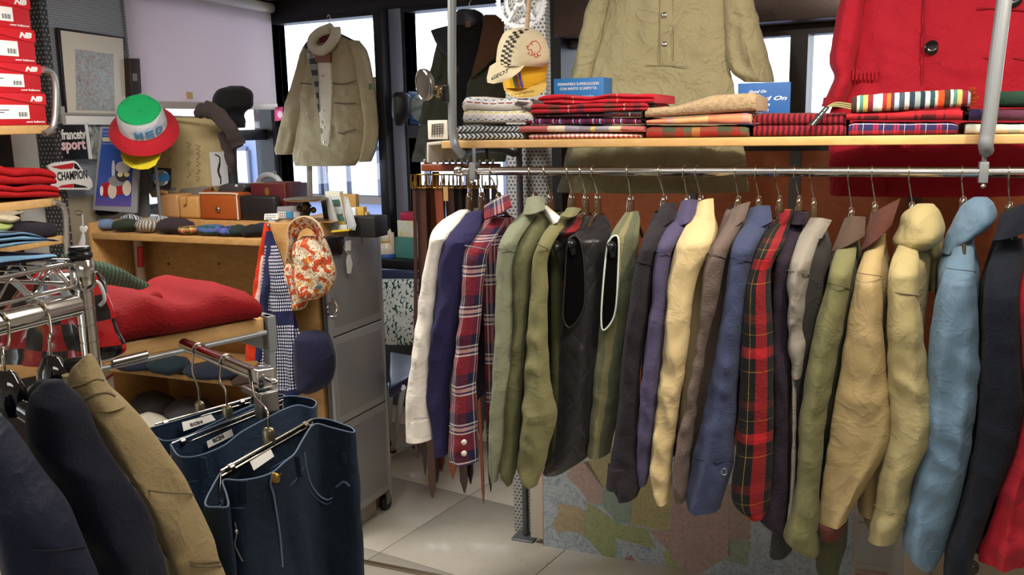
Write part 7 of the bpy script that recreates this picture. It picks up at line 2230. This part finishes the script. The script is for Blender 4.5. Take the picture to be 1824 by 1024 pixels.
def jeans(idx, lab, mat, ring, depth_rows, hookpx, neckpx, bar, labelpx, labtxt, t_hook, loops=(), extra=None):
    """ring: waistband outline as (px, py, t); front of it first, back along the hanger bar last"""
    P = [U(*r) for r in ring]
    P = smooth_path(P + [P[0]], 4)[:-1]
    n = len(P)
    cen = sum(P, V()) / n
    g = thing('jeans', lab, 'jeans', cen, 'dark blue jeans clipped on hangers')
    rings = []
    WB = .042
    for j in range(34):
        f = j / 33
        dz = -f * .62
        ring_ = []
        for i, p in enumerate(P):
            d = p - cen
            d.z = 0
            w = 1 + .02 * f
            q = V((cen.x, cen.y, 0)) + d * w
            ztop_ = p.z
            zz = ztop_ + dz * (1 + (cen.z - ztop_) * .0)
            s = (p - P[0]).length
            nn = noise.noise(V((q.x * 12, q.y * 12, zz * 2 + idx * 7))) * .016 * min(1, f * 5) + noise.noise(V((q.x * 24 + zz * 8, q.y * 24, zz * 9 + idx))) * .008 * min(1, f * 6)
            dn = d.normalized() if d.length > 1e-4 else V()
            # curl of the corners relaxes further down
            q = q + dn * nn
            ring_.append(V((q.x, q.y, zz)))
        rings.append(ring_)
    m = MB(); m.rings(rings, cap=False)
    part('denim', m, mat, g, solid=-.0022, sharp=60)
    m = MB()
    top = [p + ZZ * .0005 for p in P]
    m.tube(top + [top[0]], .0014, 6, cap=False); part('waist_edge', m, bpy.data.materials['pale denim edge'], g)
    m = MB()
    low = [V((rings[3][i].x, rings[3][i].y, P[i].z - WB)) + (P[i] - cen).normalized() * .0015 for i in range(n)]
    m.tube(low + [low[0]], .0013, 5, cap=False); part('waistband_stitch', m, bpy.data.materials['denim stitch'], g)

    def front(px, py, push=.006):
        """point on the front of the cloth seen at this pixel"""
        r = ray(px, py)
        best = None
        for j in range(len(rings) - 1):
            for i in range(n):
                a, b, c = rings[j][i], rings[j][(i + 1) % n], rings[j + 1][(i + 1) % n]
                d_ = rings[j + 1][i]
                for tri in ((a, b, c), (a, c, d_)):
                    h = _geo.intersect_ray_tri(tri[0], tri[1], tri[2], r, EYE, True)
                    if h is not None:
                        t_ = (h - EYE).dot(cF)
                        if best is None or t_ < best:
                            best = t_
        if best is None:
            best = (cen - EYE).dot(cF)
        return U(px, py, best - push)
    for (x0, y0, x1, y1, w_) in loops:
        a, b = front(x0, y0), front(x1, y1)
        m = MB(); m.cbox((a + b) / 2, cR * w_, cF * .004, a - b); part('belt_loop', m, mat, g, bevel=.0015)
    if extra:
        extra(g, front, mat)
    # hanger
    a, b = U(*bar[0]), U(*bar[1])
    az = (a.z + b.z) / 2
    h = thing('clip_hanger', 'wire clip hanger carrying the ' + lab.replace(',', '').replace(' with white label', '').replace(' on the chrome arm', ''), 'hanger', (a + b) / 2, 'wire clip hangers')
    m = MB()
    for dz in (0, -.009):
        m.tube([a + ZZ * dz - js * 0, b + ZZ * dz], .0022, 8)
    part('bar', m, NICKEL, h)
    m = MB()
    for e, o in ((a, b), (b, a)):
        d = (o - e).normalized()
        m.lathe(e + d * .02 - d * .004 - ZZ * .004, [(.0075, 0), (.0075, .008)], 10, d)
        m.tube(smooth_path([e - ZZ * .004, e - ZZ * .03 - cF * .012, e - ZZ * .055 - cF * .016 - cR * .006, e - ZZ * .068 - cF * .016, e - ZZ * .058 - cF * .016 + cR * .007, e - ZZ * .045 - cF * .016], 4), .0018, 6)
    part('clip_loops', m, NICKEL, h)
    nk = U(*neckpx)
    m = MB(); m.lathe(nk - ZZ * .03, [(.010, 0), (.0105, .003), (.0105, .024), (.008, .03), (.003, .031)], 14, squash=.6); part('swivel', m, plain('brassy clip metal', '8f8a70', .3, .85), h)
    tp = ja.lerp(jb, t_hook)
    Q = [tp - js * .014 - ZZ * .016]
    for k in range(8):
        an = math.radians(205 - k * 33)
        Q.append(tp + js * (.0145 * math.cos(an)) + ZZ * (.0145 * math.sin(an)))
    Q += [tp.lerp(nk, .4) + js * .014, nk + ZZ * .03, nk]
    m = MB(); m.tube(smooth_path(Q, 4), .0021, 7); part('hook', m, NICKEL, h)
    # woven label inside the back
    L = [U(x, y, t_) for x, y, t_ in labelpx]
    m = MB(); m.prism(L, cF * .0012); lb = part('size_label', m, plain('white woven label', 'd2d0cb', .8), g, label='white woven label')
    if labtxt:
        e1 = (L[1] - L[0]); e2 = (L[0] - L[3])
        text(labtxt, L[3] + e1 * .27 + e2 * .3 - cF * .0012, e1, e2 - e1.normalized() * e2.dot(e1.normalized()), .008, BLACK, lb, width=e1.length * .42, bold=.02)
    return g


import mathutils.geometry as _geo
DEN = NT('dark indigo denim')
n1 = DEN.noise(7, 5); n2 = DEN.noise(180, 2)
tw = DEN.math('SINE', DEN.math('MULTIPLY', DEN.math('ADD', *DEN.uv()), 2 * math.pi / .0016))
c1 = DEN.mix(n1.outputs[0], lin('213042'), lin('111923'))
c1 = DEN.mix(DEN.math('MULTIPLY', DEN.ramp(n2.outputs[0], [(.5, (0, 0, 0, 1)), (.7, (1, 1, 1, 1))], False), .10), c1, lin('42566e'))
DEN.p(Base_Color=c1, Roughness=.85, Normal=DEN.bump(tw, .15, .0006, DEN.bump(DEN.noise(12, 4, dist=1).outputs[0], .4, .012)), Specular_IOR_Level=.2)
DENM = DEN.m
DEN2 = fabric('mid blue denim', '1e3047', .25, bs=500, crease=.4, vs=9)
plain('pale denim edge', '5f7086', .85); plain('denim stitch', '44566e', .8)


def detail3(g, front, mat):
    m = MB(); m.tube([front(x, y) for x, y in ((1405, 0),)] if False else smooth_path([front(x, y, .004) for x, y in ((542, 806), (545, 830), (552, 858), (566, 880), (582, 890), (592, 886))], 3), .0016, 6); part('pocket_edge', m, bpy.data.materials['pale denim edge'], g)
    m = MB(); m.tube(smooth_path([front(x, y, .004) for x, y in ((537, 812), (540, 838), (548, 866), (564, 888), (582, 898), (592, 893))], 3), .001, 5); part('pocket_stitch', m, bpy.data.materials['denim stitch'], g)
    m = MB(); m.tube(smooth_path([front(x, y, .005) for x, y in ((484, 846), (482, 862), (487, 880), (491, 905), (496, 935), (500, 970), (503, 1010))], 3), .0018, 6); part('fly_seam', m, bpy.data.materials['pale denim edge'], g)
    m = MB(); c = front(490, 851, .006); m.lathe(c, [(.008, 0), (.0085, .003), (.006, .005), (.002, .0045)], 14, -cF); m.cbox(c + cR * .004 + cU * .004 - cF * .002, cR * .012 + cU * .005, cF * .002, cU * .003); part('button', m, BRASS, g)
    m = MB(); m.tube(smooth_path([front(x, y, .006) for x, y in ((418, 930), (421, 948), (418, 968), (424, 985), (432, 1000))], 3), .0016, 6); m.ball(front(420, 947, .008), .004); part('zip', m, STEEL, g)
    m = MB(); m.tube(smooth_path([front(x, y, .005) for x, y in ((598, 868), (612, 858), (622, 866))], 3), .002, 6); part('side_pocket', m, bpy.data.materials['denim stitch'], g)


j3 = jeans(3, 'dark indigo jeans with brass button nearest the aisle', DENM,
           [(391, 845, 1.40), (378, 868, 1.36), (366, 893, 1.32), (370, 903, 1.29), (388, 904, 1.27), (406, 902, 1.27), (403, 880, 1.29), (397, 856, 1.31), (426, 856, 1.31), (456, 852, 1.33), (485, 842, 1.35), (506, 824, 1.37), (525, 808, 1.40), (540, 782, 1.44), (560, 756, 1.48), (590, 762, 1.49), (628, 771, 1.50), (627, 763, 1.54), (604, 754, 1.57), (580, 747, 1.58), (552, 749, 1.58), (500, 780, 1.51), (440, 815, 1.45)],
           None, (480, 690), (478, 762, 1.49), ((393, 839, 1.395), (556, 747, 1.575)), ((445, 822, 1.44), (482, 800, 1.47), (488, 813, 1.465), (452, 838, 1.43)), None, .99, loops=((434, 856, 434, 896, .012), (526, 812, 532, 850, .012), (611, 806, 612, 828, .01)), extra=detail3)
jeans(2, 'mid blue jeans with white label, middle pair on the chrome arm', DEN2,
      [(304, 792, 1.60), (318, 812, 1.55), (345, 814, 1.53), (378, 804, 1.54), (402, 792, 1.55), (430, 770, 1.58), (470, 748, 1.62), (500, 732, 1.66), (530, 722, 1.70), (556, 727, 1.72), (563, 716, 1.76), (545, 709, 1.79), (505, 707, 1.80), (450, 730, 1.74), (380, 760, 1.67)],
      None, (400, 640), (404, 722, 1.74), ((306, 790, 1.605), (504, 712, 1.795)), ((368, 786, 1.655), (412, 764, 1.68), (416, 776, 1.675), (371, 786 + 12, 1.65)), 'RICEHI', .68, loops=((362, 814, 366, 848, .011),))
jeans(1, 'mid blue jeans with white label, rearmost pair on the chrome arm', DEN2,
      [(262, 764, 1.74), (290, 785, 1.69), (330, 778, 1.69), (380, 755, 1.72), (430, 730, 1.77), (480, 712, 1.82), (505, 708, 1.86), (500, 703, 1.88), (450, 707, 1.90), (400, 722, 1.86), (330, 745, 1.80)],
      None, (352, 628), (355, 715, 1.86), ((276, 756, 1.765), (446, 709, 1.895)), ((324, 752, 1.785), (376, 738, 1.81), (384, 748, 1.80), (327, 768, 1.77)), 'RICEHI', .38)
pb_ = thing('paper_bag', 'white paper bag with a red line below the wooden display shelf', 'bag', FS.at(195, 715, .1))
m = MB(); m.prism([FS.at(x, y, .1) for x, y in ((176, 668), (200, 662), (212, 760), (180, 770))], FS.e2 * .06); part('body', m, plain('white kraft paper', 'd6d4ce', .7), pb_)
m = MB(); m.prism([FS.at(x, y, .098) for x, y in ((178, 681), (201, 664), (202, 668), (178, 686))], -FS.e2 * .0008); part('red_line', m, plain('red ink', 'b3202a', .6), pb_)
